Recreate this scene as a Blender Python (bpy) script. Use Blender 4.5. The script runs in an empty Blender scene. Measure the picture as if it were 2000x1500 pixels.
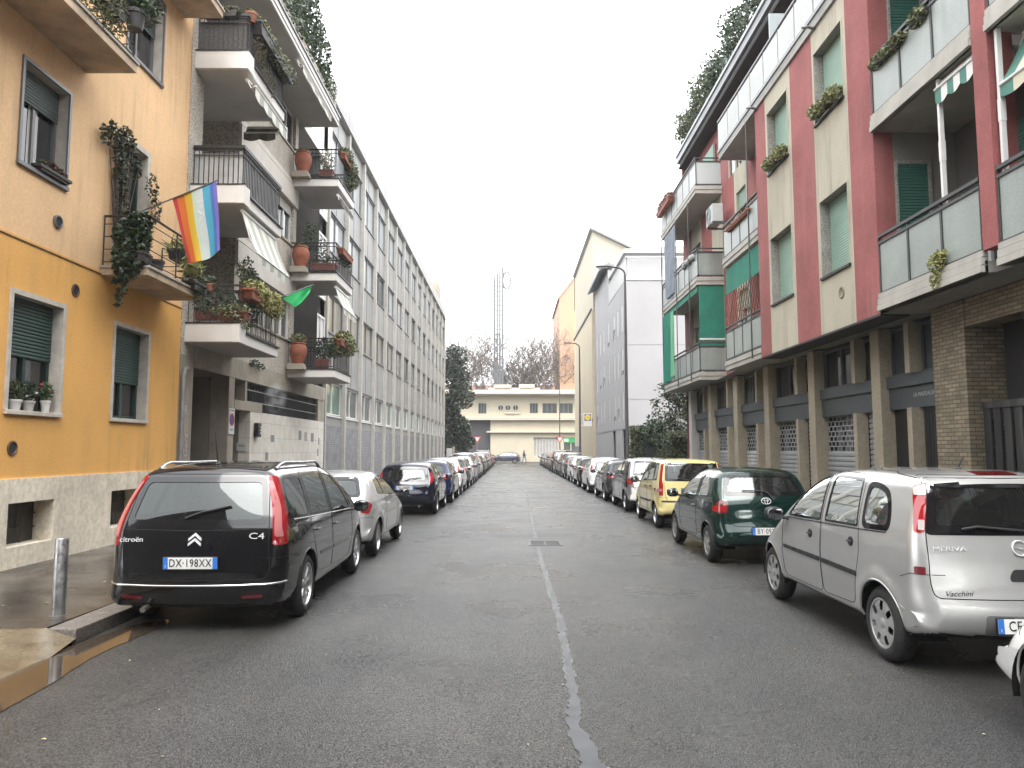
import bpy, bmesh, math, random
import numpy as np
from mathutils import Vector, Matrix
from mathutils.bvhtree import BVHTree
from mathutils.geometry import delaunay_2d_cdt
R = math.radians
SC = bpy.context.scene
COL = SC.collection
# ---------------------------------------------------------------- camera, world, sun, exposure
cam_data = bpy.data.cameras.new('camera')
cam_data.sensor_width = 36.0
cam_data.lens = 26.1
cam_data.clip_start = 0.05
cam_data.clip_end = 1000.0
cam = bpy.data.objects.new('camera', cam_data)
COL.objects.link(cam)
cam.location = (0, 0, 1.78)
cam.rotation_euler = (R(90 + 5.045), 0, 0)
SC.camera = cam
SUN_EL, SUN_ROT = R(60), R(178)
world = bpy.data.worlds.new('World')
SC.world = world
world.use_nodes = True
wn, wl = world.node_tree.nodes, world.node_tree.links
wn.clear()
w_out = wn.new('ShaderNodeOutputWorld')
w_bg = wn.new('ShaderNodeBackground')
w_sky = wn.new('ShaderNodeTexSky')
w_sky.sky_type = 'NISHITA'
w_sky.sun_disc = False
w_sky.sun_elevation = SUN_EL
w_sky.sun_rotation = SUN_ROT
w_sky.air_density = 1.0
w_sky.dust_density = 6.0
w_hs = wn.new('ShaderNodeHueSaturation')
w_hs.inputs['Saturation'].default_value = 0.12
w_mix = wn.new('ShaderNodeMixRGB')
w_mix.inputs['Fac'].default_value = 0.72            # an even layer of cloud over the clear sky
w_mix.inputs['Color2'].default_value = (10.4, 10.6, 10.9, 1)
w_bg.inputs['Strength'].default_value = 0.13
wl.new(w_sky.outputs[0], w_hs.inputs['Color'])
wl.new(w_hs.outputs[0], w_mix.inputs['Color1'])
wl.new(w_mix.outputs[0], w_bg.inputs['Color'])
wl.new(w_bg.outputs[0], w_out.inputs['Surface'])
sun_d = bpy.data.lights.new('sun', 'SUN')
sun_d.energy = 0.8
sun_d.angle = R(35)
sun_d.color = (1.0, 0.97, 0.93)
sun = bpy.data.objects.new('sun', sun_d)
COL.objects.link(sun)
_sd = Vector((math.sin(SUN_ROT) * math.cos(SUN_EL), math.cos(SUN_ROT) * math.cos(SUN_EL), math.sin(SUN_EL)))
sun.rotation_euler = _sd.to_track_quat('Z', 'Y').to_euler()
sun.location = (0, 0, 60)
SC.view_settings.view_transform = 'Standard'
SC.view_settings.look = 'None'
SC.view_settings.exposure = 1.8
SC.view_settings.gamma = 1.0
SC.cycles.max_bounces = 7
SC.cycles.diffuse_bounces = 4
SC.cycles.glossy_bounces = 4
SC.cycles.transmission_bounces = 4
SC.cycles.transparent_max_bounces = 16
SC.cycles.volume_bounces = 1
SC.cycles.caustics_reflective = False
SC.cycles.caustics_refractive = False
SC.cycles.use_denoising = True
# ---------------------------------------------------------------- materials
def srgb(r, g, b):
    return tuple(((c / 255.0) / 12.92 if c / 255.0 <= .04045 else ((c / 255.0 + .055) / 1.055) ** 2.4) for c in (r, g, b))
_MATS = {}
def pm(name, col, rough=.6, metal=0., spec=.5, coat=0., noise=None, bump=None, streak=None, island=None, rnoise=None, emit=None, grain=None):
    """Principled material: noise=(scale, amount) tone variation, streak=(amount, colour) runs of dirt down a wall,
    bump=(scale, strength, distance), island=second colour varied leaf by leaf, rnoise=(scale, lo, hi) uneven gloss, grain=(scale, amount)."""
    if name in _MATS:
        return _MATS[name]
    m = bpy.data.materials.new(name)
    m.use_nodes = True
    nt = m.node_tree
    N, Lk = nt.nodes, nt.links
    b = N['Principled BSDF']
    b.inputs['Base Color'].default_value = (*col, 1)
    b.inputs['Roughness'].default_value = rough
    b.inputs['Metallic'].default_value = metal
    b.inputs['Specular IOR Level'].default_value = spec
    b.inputs['Coat Weight'].default_value = coat
    b.inputs['Coat Roughness'].default_value = .04
    tc = N.new('ShaderNodeTexCoord')
    cur = None
    def noise_tex(scale, detail=4, vec=None, rough_=.6):
        t = N.new('ShaderNodeTexNoise')
        t.inputs['Scale'].default_value = scale
        t.inputs['Detail'].default_value = detail
        t.inputs['Roughness'].default_value = rough_
        Lk.new(vec or tc.outputs['Object'], t.inputs['Vector'])
        return t
    def ramp(src, lo, hi):
        r = N.new('ShaderNodeMapRange')
        r.inputs['From Min'].default_value = lo
        r.inputs['From Max'].default_value = hi
        Lk.new(src, r.inputs['Value'])
        return r.outputs[0]
    def mix(fac, c1, c2):
        x = N.new('ShaderNodeMixRGB')
        Lk.new(fac, x.inputs['Fac'])
        for k, c in (('Color1', c1), ('Color2', c2)):
            if isinstance(c, tuple):
                x.inputs[k].default_value = (*c[:3], 1)
            else:
                Lk.new(c, x.inputs[k])
        return x.outputs[0]
    if island:
        g = N.new('ShaderNodeNewGeometry')
        cur = mix(g.outputs['Random Per Island'], col, island)
    if noise:
        s, a = noise
        f = ramp(noise_tex(s, 5).outputs['Fac'], .3, .7)
        lo, hi = tuple(c * (1 - a) for c in col), tuple(min(1, c * (1 + a)) for c in col)
        cur = mix(f, lo, hi) if cur is None else mix(f, cur, tuple(c * (1 - a) for c in col))
    if grain:
        s, a = grain
        f = ramp(noise_tex(s, 2).outputs['Fac'], .35, .65)
        base = cur if cur is not None else col
        d = N.new('ShaderNodeMixRGB')
        d.blend_type = 'MULTIPLY'
        d.inputs['Fac'].default_value = 1
        if isinstance(base, tuple):
            d.inputs['Color1'].default_value = (*base, 1)
        else:
            Lk.new(base, d.inputs['Color1'])
        Lk.new(mix(f, (1 - a,) * 3, (1 + a,) * 3), d.inputs['Color2'])
        cur = d.outputs[0]
    if streak:
        a, sc_ = streak
        mp = N.new('ShaderNodeMapping')
        mp.inputs['Scale'].default_value = (5, 5, .35)
        Lk.new(tc.outputs['Object'], mp.inputs['Vector'])
        f1 = ramp(noise_tex(1.0, 6, mp.outputs[0]).outputs['Fac'], .48, .78)
        f2 = ramp(noise_tex(.5, 3).outputs['Fac'], .4, .65)
        mm = N.new('ShaderNodeMath')
        mm.operation = 'MULTIPLY'
        Lk.new(f1, mm.inputs[0])
        Lk.new(f2, mm.inputs[1])
        m2 = N.new('ShaderNodeMath')
        m2.operation = 'MULTIPLY'
        Lk.new(mm.outputs[0], m2.inputs[0])
        m2.inputs[1].default_value = a
        cur = mix(m2.outputs[0], cur if cur is not None else col, sc_)
    if cur is not None:
        Lk.new(cur, b.inputs['Base Color'])
    if rnoise:
        s, lo, hi = rnoise
        r = N.new('ShaderNodeMapRange')
        r.inputs['From Min'].default_value = .35
        r.inputs['From Max'].default_value = .65
        r.inputs['To Min'].default_value = lo
        r.inputs['To Max'].default_value = hi
        Lk.new(noise_tex(s, 4).outputs['Fac'], r.inputs['Value'])
        Lk.new(r.outputs[0], b.inputs['Roughness'])
    if bump:
        s, st, dist = bump
        bp = N.new('ShaderNodeBump')
        bp.inputs['Strength'].default_value = st
        bp.inputs['Distance'].default_value = dist
        Lk.new(noise_tex(s, 4).outputs['Fac'], bp.inputs['Height'])
        Lk.new(bp.outputs[0], b.inputs['Normal'])
    if emit:
        b.inputs['Emission Color'].default_value = (*emit[0], 1)
        b.inputs['Emission Strength'].default_value = emit[1]
    _MATS[name] = m
    return m
def brick_mat(name, c1, c2, mortar, bw, bh, ms=.012, axis='x', rough=.7, bump=.4, off=.5):
    if name in _MATS:
        return _MATS[name]
    m = bpy.data.materials.new(name)
    m.use_nodes = True
    N, Lk = m.node_tree.nodes, m.node_tree.links
    b = N['Principled BSDF']
    tc = N.new('ShaderNodeTexCoord')
    sep = N.new('ShaderNodeSeparateXYZ')
    cmb = N.new('ShaderNodeCombineXYZ')
    Lk.new(tc.outputs['Object'], sep.inputs[0])
    add = N.new('ShaderNodeMath')
    Lk.new(sep.outputs['X'], add.inputs[0])
    Lk.new(sep.outputs['Y'], add.inputs[1])
    Lk.new(add.outputs[0], cmb.inputs['X'])
    Lk.new(sep.outputs['Z'], cmb.inputs['Y'])
    br = N.new('ShaderNodeTexBrick')
    br.offset = off
    br.inputs['Color1'].default_value = (*c1, 1)
    br.inputs['Color2'].default_value = (*c2, 1)
    br.inputs['Mortar'].default_value = (*mortar, 1)
    br.inputs['Scale'].default_value = 1
    br.inputs['Mortar Size'].default_value = ms
    br.inputs['Brick Width'].default_value = bw
    br.inputs['Row Height'].default_value = bh
    Lk.new(cmb.outputs[0], br.inputs['Vector'])
    nz = N.new('ShaderNodeTexNoise')
    nz.inputs['Scale'].default_value = 3
    nz.inputs['Detail'].default_value = 6
    Lk.new(tc.outputs['Object'], nz.inputs['Vector'])
    mx = N.new('ShaderNodeMixRGB')
    mx.blend_type = 'OVERLAY'
    mx.inputs['Fac'].default_value = .5
    Lk.new(br.outputs['Color'], mx.inputs['Color1'])
    Lk.new(nz.outputs['Fac'], mx.inputs['Color2'])
    Lk.new(mx.outputs[0], b.inputs['Base Color'])
    b.inputs['Roughness'].default_value = rough
    bp = N.new('ShaderNodeBump')
    bp.inputs['Strength'].default_value = bump
    bp.inputs['Distance'].default_value = .01
    bp.invert = True
    Lk.new(br.outputs['Fac'], bp.inputs['Height'])
    Lk.new(bp.outputs[0], b.inputs['Normal'])
    _MATS[name] = m
    return m
def glass_mat(name, tint, gloss=.0, dust=.04):
    if name in _MATS:
        return _MATS[name]
    m = bpy.data.materials.new(name)
    m.use_nodes = True
    N, Lk = m.node_tree.nodes, m.node_tree.links
    N.clear()
    out = N.new('ShaderNodeOutputMaterial')
    tr = N.new('ShaderNodeBsdfTransparent')
    tr.inputs['Color'].default_value = (*tint, 1)
    gl = N.new('ShaderNodeBsdfGlossy')
    gl.inputs['Roughness'].default_value = .015
    gl.inputs['Color'].default_value = (.92, .97, .97, 1)
    fr = N.new('ShaderNodeFresnel')
    fr.inputs['IOR'].default_value = 1.6
    ad = N.new('ShaderNodeMath')
    ad.use_clamp = True
    ad.inputs[1].default_value = gloss
    Lk.new(fr.outputs[0], ad.inputs[0])
    mx = N.new('ShaderNodeMixShader')
    Lk.new(ad.outputs[0], mx.inputs[0])
    Lk.new(tr.outputs[0], mx.inputs[1])
    Lk.new(gl.outputs[0], mx.inputs[2])
    df = N.new('ShaderNodeBsdfDiffuse')
    df.inputs['Color'].default_value = (.5, .5, .48, 1)
    m2 = N.new('ShaderNodeMixShader')
    m2.inputs[0].default_value = dust
    Lk.new(mx.outputs[0], m2.inputs[1])
    Lk.new(df.outputs[0], m2.inputs[2])
    Lk.new(m2.outputs[0], out.inputs[0])
    _MATS[name] = m
    return m
# ---------------------------------------------------------------- mesh builder
class MB:
    def __init__(s):
        s.v, s.f, s.m, s.cur = [], [], [], 0
    def add(s, vs, fs, mi=None):
        o = len(s.v)
        s.v += [tuple(p) for p in vs]
        s.f += [tuple(i + o for i in f) for f in fs]
        s.m += [s.cur if mi is None else mi] * len(fs)
        return s
    def box(s, x0, x1, y0, y1, z0, z1, mi=None):
        x0, x1 = sorted((x0, x1)); y0, y1 = sorted((y0, y1)); z0, z1 = sorted((z0, z1))
        return s.add([(x0, y0, z0), (x1, y0, z0), (x1, y1, z0), (x0, y1, z0), (x0, y0, z1), (x1, y0, z1), (x1, y1, z1), (x0, y1, z1)],
                     [(0, 3, 2, 1), (4, 5, 6, 7), (0, 1, 5, 4), (1, 2, 6, 5), (2, 3, 7, 6), (3, 0, 4, 7)], mi)
    def quad(s, a, b, c, d, mi=None):
        return s.add([a, b, c, d], [(0, 1, 2, 3)], mi)
    def prism(s, poly, d, mi=None):
        """poly: 3-D points of a flat outline, d: extrusion vector"""
        n = len(poly)
        d = Vector(d)
        top = [tuple(Vector(p) + d) for p in poly]
        return s.add(list(poly) + top, [tuple(range(n - 1, -1, -1)), tuple(range(n, 2 * n))] + [(i, (i + 1) % n, n + (i + 1) % n, n + i) for i in range(n)], mi)
    def tube(s, pts, r, n=6, mi=None, cap=True):
        pts = [Vector(p) for p in pts]
        rs = r if isinstance(r, (list, tuple)) else [r] * len(pts)
        vs, fs = [], []
        ref = None
        for i, p in enumerate(pts):
            t = (pts[min(i + 1, len(pts) - 1)] - pts[max(i - 1, 0)])
            if t.length < 1e-9:
                t = Vector((0, 0, 1))
            t.normalize()
            if ref is None or abs(ref.dot(t)) > .95:
                ref = Vector((0, 0, 1)) if abs(t.z) < .9 else Vector((1, 0, 0))
            a = t.cross(ref).normalized()
            b = a.cross(t).normalized()
            for k in range(n):
                an = 2 * math.pi * k / n
                vs.append(tuple(p + (a * math.cos(an) + b * math.sin(an)) * rs[i]))
            ref = b
        for i in range(len(pts) - 1):
            for k in range(n):
                k2 = (k + 1) % n
                fs.append((i * n + k, i * n + k2, (i + 1) * n + k2, (i + 1) * n + k))
        if cap:
            fs.append(tuple(range(n - 1, -1, -1)))
            fs.append(tuple((len(pts) - 1) * n + k for k in range(n)))
        return s.add(vs, fs, mi)
    def lathe(s, prof, n=24, M=None, mi=None, close=False):
        """prof: (radius, height) pairs turned about Z, then moved by M"""
        M = M or Matrix()
        vs, fs = [], []
        for r, h in prof:
            for k in range(n):
                a = 2 * math.pi * k / n
                vs.append(tuple(M @ Vector((r * math.cos(a), r * math.sin(a), h))))
        P = len(prof)
        for i in range(P if close else P - 1):
            j = (i + 1) % P
            for k in range(n):
                k2 = (k + 1) % n
                fs.append((i * n + k, i * n + k2, j * n + k2, j * n + k))
        return s.add(vs, fs, mi)
    def blob(s, c, r, M=None, p=2.0, n=(12, 8), mi=None):
        """super-ellipsoid: p=2 ellipsoid, larger p boxier"""
        vs, fs = [], []
        nu, nv = n
        sg = lambda t, e: math.copysign(abs(t) ** e, t)
        e = 2.0 / p
        for j in range(nv + 1):
            ph = -math.pi / 2 + math.pi * j / nv
            for i in range(nu):
                th = 2 * math.pi * i / nu
                q = Vector((r[0] * sg(math.cos(ph), e) * sg(math.cos(th), e), r[1] * sg(math.cos(ph), e) * sg(math.sin(th), e), r[2] * sg(math.sin(ph), e)))
                if M:
                    q = M @ q
                vs.append(tuple(Vector(c) + q))
        for j in range(nv):
            for i in range(nu):
                i2 = (i + 1) % nu
                fs.append((j * nu + i, j * nu + i2, (j + 1) * nu + i2, (j + 1) * nu + i))
        return s.add(vs, fs, mi)
BASE = {}
def wbase(o):
    return BASE.get(o.name, Vector((0, 0, 0))) if o else Vector((0, 0, 0))
def thing(name, label, cat, loc=(0, 0, 0), group=None, kind=None):
    o = bpy.data.objects.new(name, None)
    COL.objects.link(o)
    o.empty_display_size = .2
    o.location = loc
    BASE[o.name] = Vector(loc)
    tag(o, label, cat, group, kind)
    return o
def tag(o, label=None, cat=None, group=None, kind=None):
    for k, v in (('label', label), ('category', cat), ('group', group), ('kind', kind)):
        if v:
            o[k] = v
    return o
def obj(name, mb, mats, parent=None, smooth=False, bevel=0, loc=None, angle=None):
    """links a builder as ONE mesh object; vertices are given in world space"""
    me = bpy.data.meshes.new(name)
    off = Vector(loc) if loc is not None else (wbase(parent) if parent else Vector((0, 0, 0)))
    vs = np.array(mb.v, dtype=float) - np.array(off) if mb.v else mb.v
    me.from_pydata([tuple(p) for p in vs], [], mb.f)
    if not isinstance(mats, (list, tuple)):
        mats = [mats]
    for m in mats:
        me.materials.append(m)
    if len(mats) > 1:
        me.polygons.foreach_set('material_index', mb.m)
    if smooth:
        me.polygons.foreach_set('use_smooth', [True] * len(me.polygons))
        if angle:
            me.set_sharp_from_angle(angle=R(angle))
    me.validate()
    o = bpy.data.objects.new(name, me)
    COL.objects.link(o)
    if parent:
        o.parent = parent
        o.location = off - wbase(parent)
    else:
        o.location = off
    BASE[o.name] = off.copy()
    if bevel:
        b = o.modifiers.new('bevel', 'BEVEL')
        b.width = bevel
        b.segments = 2
        b.limit_method = 'ANGLE'
        b.angle_limit = R(40)
    return o
def struct(name, mb, mats, **k):
    return tag(obj(name, mb, mats, **k), kind='structure')
def text_geo(s, size=1.0, ext=0.002, sx=1.0, shear=0.0, space=1.0):
    cu = bpy.data.curves.new('lettering', 'FONT')
    cu.body = s
    cu.size = size
    cu.extrude = ext
    cu.align_x = 'CENTER'
    cu.align_y = 'CENTER'
    cu.shear = shear
    cu.space_character = space
    cu.resolution_u = 3
    ob = bpy.data.objects.new('lettering', cu)
    COL.objects.link(ob)
    dg = bpy.context.evaluated_depsgraph_get()
    me = bpy.data.meshes.new_from_object(ob.evaluated_get(dg))
    vs = [(v.co.x * sx, v.co.y, v.co.z) for v in me.vertices]
    fs = [tuple(p.vertices) for p in me.polygons]
    bpy.data.objects.remove(ob)
    bpy.data.curves.remove(cu)
    bpy.data.meshes.remove(me)
    return vs, fs
def add_text(mb, s, M, size, ext=.002, sx=1., mi=None, **k):
    vs, fs = text_geo(s, size, ext, sx, **k)
    mb.add([tuple(M @ Vector(v)) for v in vs], fs, mi)
def frame_M(o, u, v):
    """matrix whose x runs along u, y along v, origin o"""
    u, v = Vector(u).normalized(), Vector(v).normalized()
    w = u.cross(v)
    M = Matrix((u, v, w)).transposed().to_4x4()
    M.translation = Vector(o)
    return M
def facade(mb, x, y0, y1, z0, z1, holes=(), depth=.25, sgn=1, mi=None, axis='x', mi_rev=None):
    """a wall sheet in the plane x (or y) facing sgn, holes (u0,u1,z0,z1) with reveals running back by depth"""
    us = sorted({y0, y1, *[h for q in holes for h in q[:2] if y0 < h < y1]})
    zs = sorted({z0, z1, *[h for q in holes for h in q[2:4] if z0 < h < z1]})
    def P(u, z, d=0):
        return (x - sgn * d, u, z) if axis == 'x' else (u, x - sgn * d, z)
    flip = (sgn < 0) if axis == 'x' else (sgn > 0)
    def q(a, b, c, d, m):
        mb.quad(*((a, b, c, d) if not flip else (d, c, b, a)), mi=m)
    for i in range(len(us) - 1):
        for j in range(len(zs) - 1):
            cu, cz = (us[i] + us[i + 1]) / 2, (zs[j] + zs[j + 1]) / 2
            if any(h[0] < cu < h[1] and h[2] < cz < h[3] for h in holes):
                continue
            q(P(us[i], zs[j]), P(us[i + 1], zs[j]), P(us[i + 1], zs[j + 1]), P(us[i], zs[j + 1]), mi)
    mr = mi if mi_rev is None else mi_rev
    for h in holes:
        a, b, c, d = h[:4]
        q(P(a, c), P(a, c, depth), P(b, c, depth), P(b, c), mr) if False else q(P(a, c, depth), P(b, c, depth), P(b, c), P(a, c), mr)
        q(P(a, d), P(b, d), P(b, d, depth), P(a, d, depth), mr)
        q(P(a, c, depth), P(a, c), P(a, d), P(a, d, depth), mr)
        q(P(b, c), P(b, c, depth), P(b, d, depth), P(b, d), mr)
    return mb
def leaves(mb, blobs, n, size, rng, droop=0., asp=.5, hollow=.5, mi=None, up=.3):
    """n single leaves spread through ellipsoids (cx,cy,cz,rx,ry,rz)"""
    vol = [b[3] * b[4] * b[5] for b in blobs]
    for _ in range(n):
        b = rng.choices(blobs, vol)[0]
        while True:
            p = Vector((rng.uniform(-1, 1), rng.uniform(-1, 1), rng.uniform(-1, 1)))
            l = p.length
            if l < 1 and rng.random() < hollow + (1 - hollow) * l * l:
                break
        c = Vector((b[0] + p.x * b[3], b[1] + p.y * b[4], b[2] + p.z * b[5]))
        d = Vector((rng.gauss(0, 1), rng.gauss(0, 1), rng.gauss(0, .7) + up - droop)) + p * .7
        d.normalize()
        sd = d.cross(Vector((rng.gauss(0, 1), rng.gauss(0, 1), rng.gauss(0, 1)))).normalized()
        s = size * rng.uniform(.6, 1.35)
        nrm = d.cross(sd)
        a = c - d * s * .5
        e = c + d * s * .5 - nrm * s * .12
        mb.add([tuple(a), tuple(c + sd * s * asp * .5 + nrm * s * .06), tuple(e), tuple(c - sd * s * asp * .5 + nrm * s * .06)], [(0, 1, 2, 3)], mi)
    return mb
# ---------------------------------------------------------------- parked cars
def densify(poly, step, closed=True):
    out = []
    n = len(poly)
    for i in range(n if closed else n - 1):
        a, b = Vector(poly[i]), Vector(poly[(i + 1) % n])
        k = max(1, int(math.ceil((b - a).length / step)))
        out += [tuple(a.lerp(b, j / k)) for j in range(k)]
    if not closed:
        out.append(tuple(poly[-1]))
    return out
def area2(p):
    return sum(p[i][0] * p[(i + 1) % len(p)][1] - p[(i + 1) % len(p)][0] * p[i][1] for i in range(len(p)))
def inset2(poly, d):
    if area2(poly) < 0:
        poly = poly[::-1]
    n = len(poly)
    out = []
    for i in range(n):
        p0, p1, p2 = (Vector(poly[k % n][:2]) for k in (i - 1, i, i + 1))
        e1, e2 = (p1 - p0).normalized(), (p2 - p1).normalized()
        n1, n2 = Vector((-e1.y, e1.x)), Vector((-e2.y, e2.x))
        m = n1 + n2
        k = m.length_squared
        m = m * (2 / k) if k > .15 else n1
        out.append(tuple(p1 + m * d))
    return out
def round2(poly, r, seg=4):
    n = len(poly)
    out = []
    for i in range(n):
        p0, p1, p2 = (Vector(poly[k % n][:2]) for k in (i - 1, i, i + 1))
        a, b = p0 - p1, p2 - p1
        rr = min(r, a.length * .45, b.length * .45)
        A, B = p1 + a.normalized() * rr, p1 + b.normalized() * rr
        for k in range(seg + 1):
            t = k / seg
            out.append(tuple((1 - t) ** 2 * A + 2 * t * (1 - t) * p1 + t * t * B))
    return out
def inside2(px, py, poly):
    c = np.zeros(len(px), dtype=bool)
    n = len(poly)
    for i in range(n):
        x0, y0 = poly[i]
        x1, y1 = poly[(i + 1) % n]
        if y0 == y1:
            continue
        m = ((y0 > py) != (y1 > py)) & (px < (x1 - x0) * (py - y0) / (y1 - y0) + x0)
        c ^= m
    return c
class View:
    """a direction the car's skin is looked at from: 'side' (sgn), 'rear', 'front', 'top' or 'corner' (45 degrees, rear)"""
    def __init__(s, kind, sgn=1):
        s.kind, s.sgn = kind, sgn
        k = math.sqrt(.5)
        s.d = {'side': Vector((-sgn, 0, 0)), 'rear': Vector((0, 1, 0)), 'front': Vector((0, -1, 0)), 'corner': Vector((-sgn * k, k, 0)), 'top': Vector((0, 0, -1)), 'fcorner': Vector((-sgn * k, -k, 0))}[kind]
        s.u = {'side': Vector((0, 1, 0)), 'rear': Vector((1, 0, 0)), 'front': Vector((1, 0, 0)), 'corner': Vector((sgn * k, k, 0)), 'top': Vector((1, 0, 0)), 'fcorner': Vector((sgn * k, -k, 0))}[kind]
        s.v = Vector((0, 1, 0)) if kind == 'top' else Vector((0, 0, 1))
    def hit(s, bvh, p):
        o = s.u * p[0] + s.v * p[1] - s.d * 12
        h = bvh.ray_cast(o, s.d)
        return (h[0], h[1]) if h[0] is not None else (None, None)
def corner_poly(bvh, pts, sgn):
    """pts: ('r', x, z) read off the rear or ('s', y, z) off the side, turned into the corner view's plane"""
    V = View('corner', sgn)
    out = []
    for k, a, z in pts:
        if k == 's':
            p, zz = None, z
            while zz > z - .3:
                p, _ = View('side', sgn).hit(bvh, (a, zz))
                if p is not None and p.x * sgn > .3:
                    break
                zz -= .01
        else:                                            # 'e': measured inwards from the outer edge
            x = 1.1 if k == 'e' else a
            p = None
            while x > .2:
                p, _ = View('rear').hit(bvh, (x * sgn, z))
                if p is not None and p.y < .62:
                    break
                x -= .01
            if k == 'e':
                p, _ = View('rear').hit(bvh, ((x - a) * sgn, z))
        if p is None:
            continue
        out.append((p.dot(V.u), z))
    return V, out
def patch(bvh, view, poly, off=.003, res=.03, hole=None, rim=.012, mb=None, mi=None):
    """lays a flat outline on the car's skin as a thin curved sheet with a rim"""
    mb = mb or MB()
    edge = densify(poly, res)
    pts = [Vector(p) for p in edge]
    n0 = len(pts)
    edges = [(i, (i + 1) % n0) for i in range(n0)]
    loops = [(0, n0)]
    if hole:
        h = densify(hole, res)
        k = len(pts)
        pts += [Vector(p) for p in h]
        edges += [(k + i, k + (i + 1) % len(h)) for i in range(len(h))]
        loops.append((k, len(h)))
    xs, ys = [p[0] for p in edge], [p[1] for p in edge]
    gx, gy = np.meshgrid(np.arange(min(xs) + res / 2, max(xs), res), np.arange(min(ys) + res / 2, max(ys), res))
    gx, gy = gx.ravel(), gy.ravel()
    small = inset2(poly, res * .45)
    ok = inside2(gx, gy, small)
    if hole:
        ok &= ~inside2(gx, gy, inset2(hole, -res * .45))
    pts += [Vector((x, y)) for x, y in zip(gx[ok], gy[ok])]
    vo, eo, fo, ov, oe, of = delaunay_2d_cdt(pts, edges, [], 0, 1e-6)
    V3, keep = [], []
    for p in vo:
        q, nrm = view.hit(bvh, p)
        if q is None:
            V3.append(None)
        else:
            if nrm.dot(view.d) > 0:
                nrm = -nrm
            V3.append((q + nrm * off, nrm))
    cx = np.array([sum(vo[i][0] for i in f) / len(f) for f in fo])
    cy = np.array([sum(vo[i][1] for i in f) / len(f) for f in fo])
    m = inside2(cx, cy, edge)
    if hole:
        m &= ~inside2(cx, cy, hole)
    fs = []
    for f, k in zip(fo, m):
        if not k or any(V3[i] is None for i in f):
            continue
        L = [(V3[f[i]][0] - V3[f[i - 1]][0]).length for i in range(3)]
        if max(L) > .35:
            continue
        fs.append(tuple(f))
    if not fs:
        return mb
    used = sorted({i for f in fs for i in f})
    idx = {i: k for k, i in enumerate(used)}
    vs = [tuple(V3[i][0]) for i in used]
    ff = [tuple(idx[i] for i in f) for f in fs]
    cnt = {}
    for f in ff:
        for i in range(3):
            e = (f[i], f[(i + 1) % 3])
            cnt[tuple(sorted(e))] = cnt.get(tuple(sorted(e)), 0) + 1
    if rim:
        base = len(vs)
        bm = {}
        for f in list(ff):
            for i in range(3):
                a, b = f[i], f[(i + 1) % 3]
                if cnt[tuple(sorted((a, b)))] == 1:
                    for q in (a, b):
                        if q not in bm:
                            bm[q] = len(vs)
                            vs.append(tuple(Vector(vs[q]) - V3[used[q]][1] * rim))
                    ff.append((b, a, bm[a], bm[b]))
    return mb.add(vs, ff, mi)
def surf_line(bvh, view, pts, r=.004, off=0., closed=False, mb=None, mi=None, n=4, step=.04):
    mb = mb or MB()
    out = []
    for p in densify(pts, step, closed) + ([pts[0]] if closed else []):
        q, nrm = view.hit(bvh, p)
        if q is not None:
            out.append(q + (nrm if nrm.dot(view.d) < 0 else -nrm) * off)
    if len(out) > 1:
        mb.tube(out, r, n, mi)
    return mb
def chaikin(P, it=2):
    P = [np.array(p, float) for p in P]
    for _ in range(it):
        Q = [P[0]]
        for a, b in zip(P[:-1], P[1:]):
            Q += [a * .75 + b * .25, a * .25 + b * .75]
        Q.append(P[-1])
        P = Q
    return P
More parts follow.
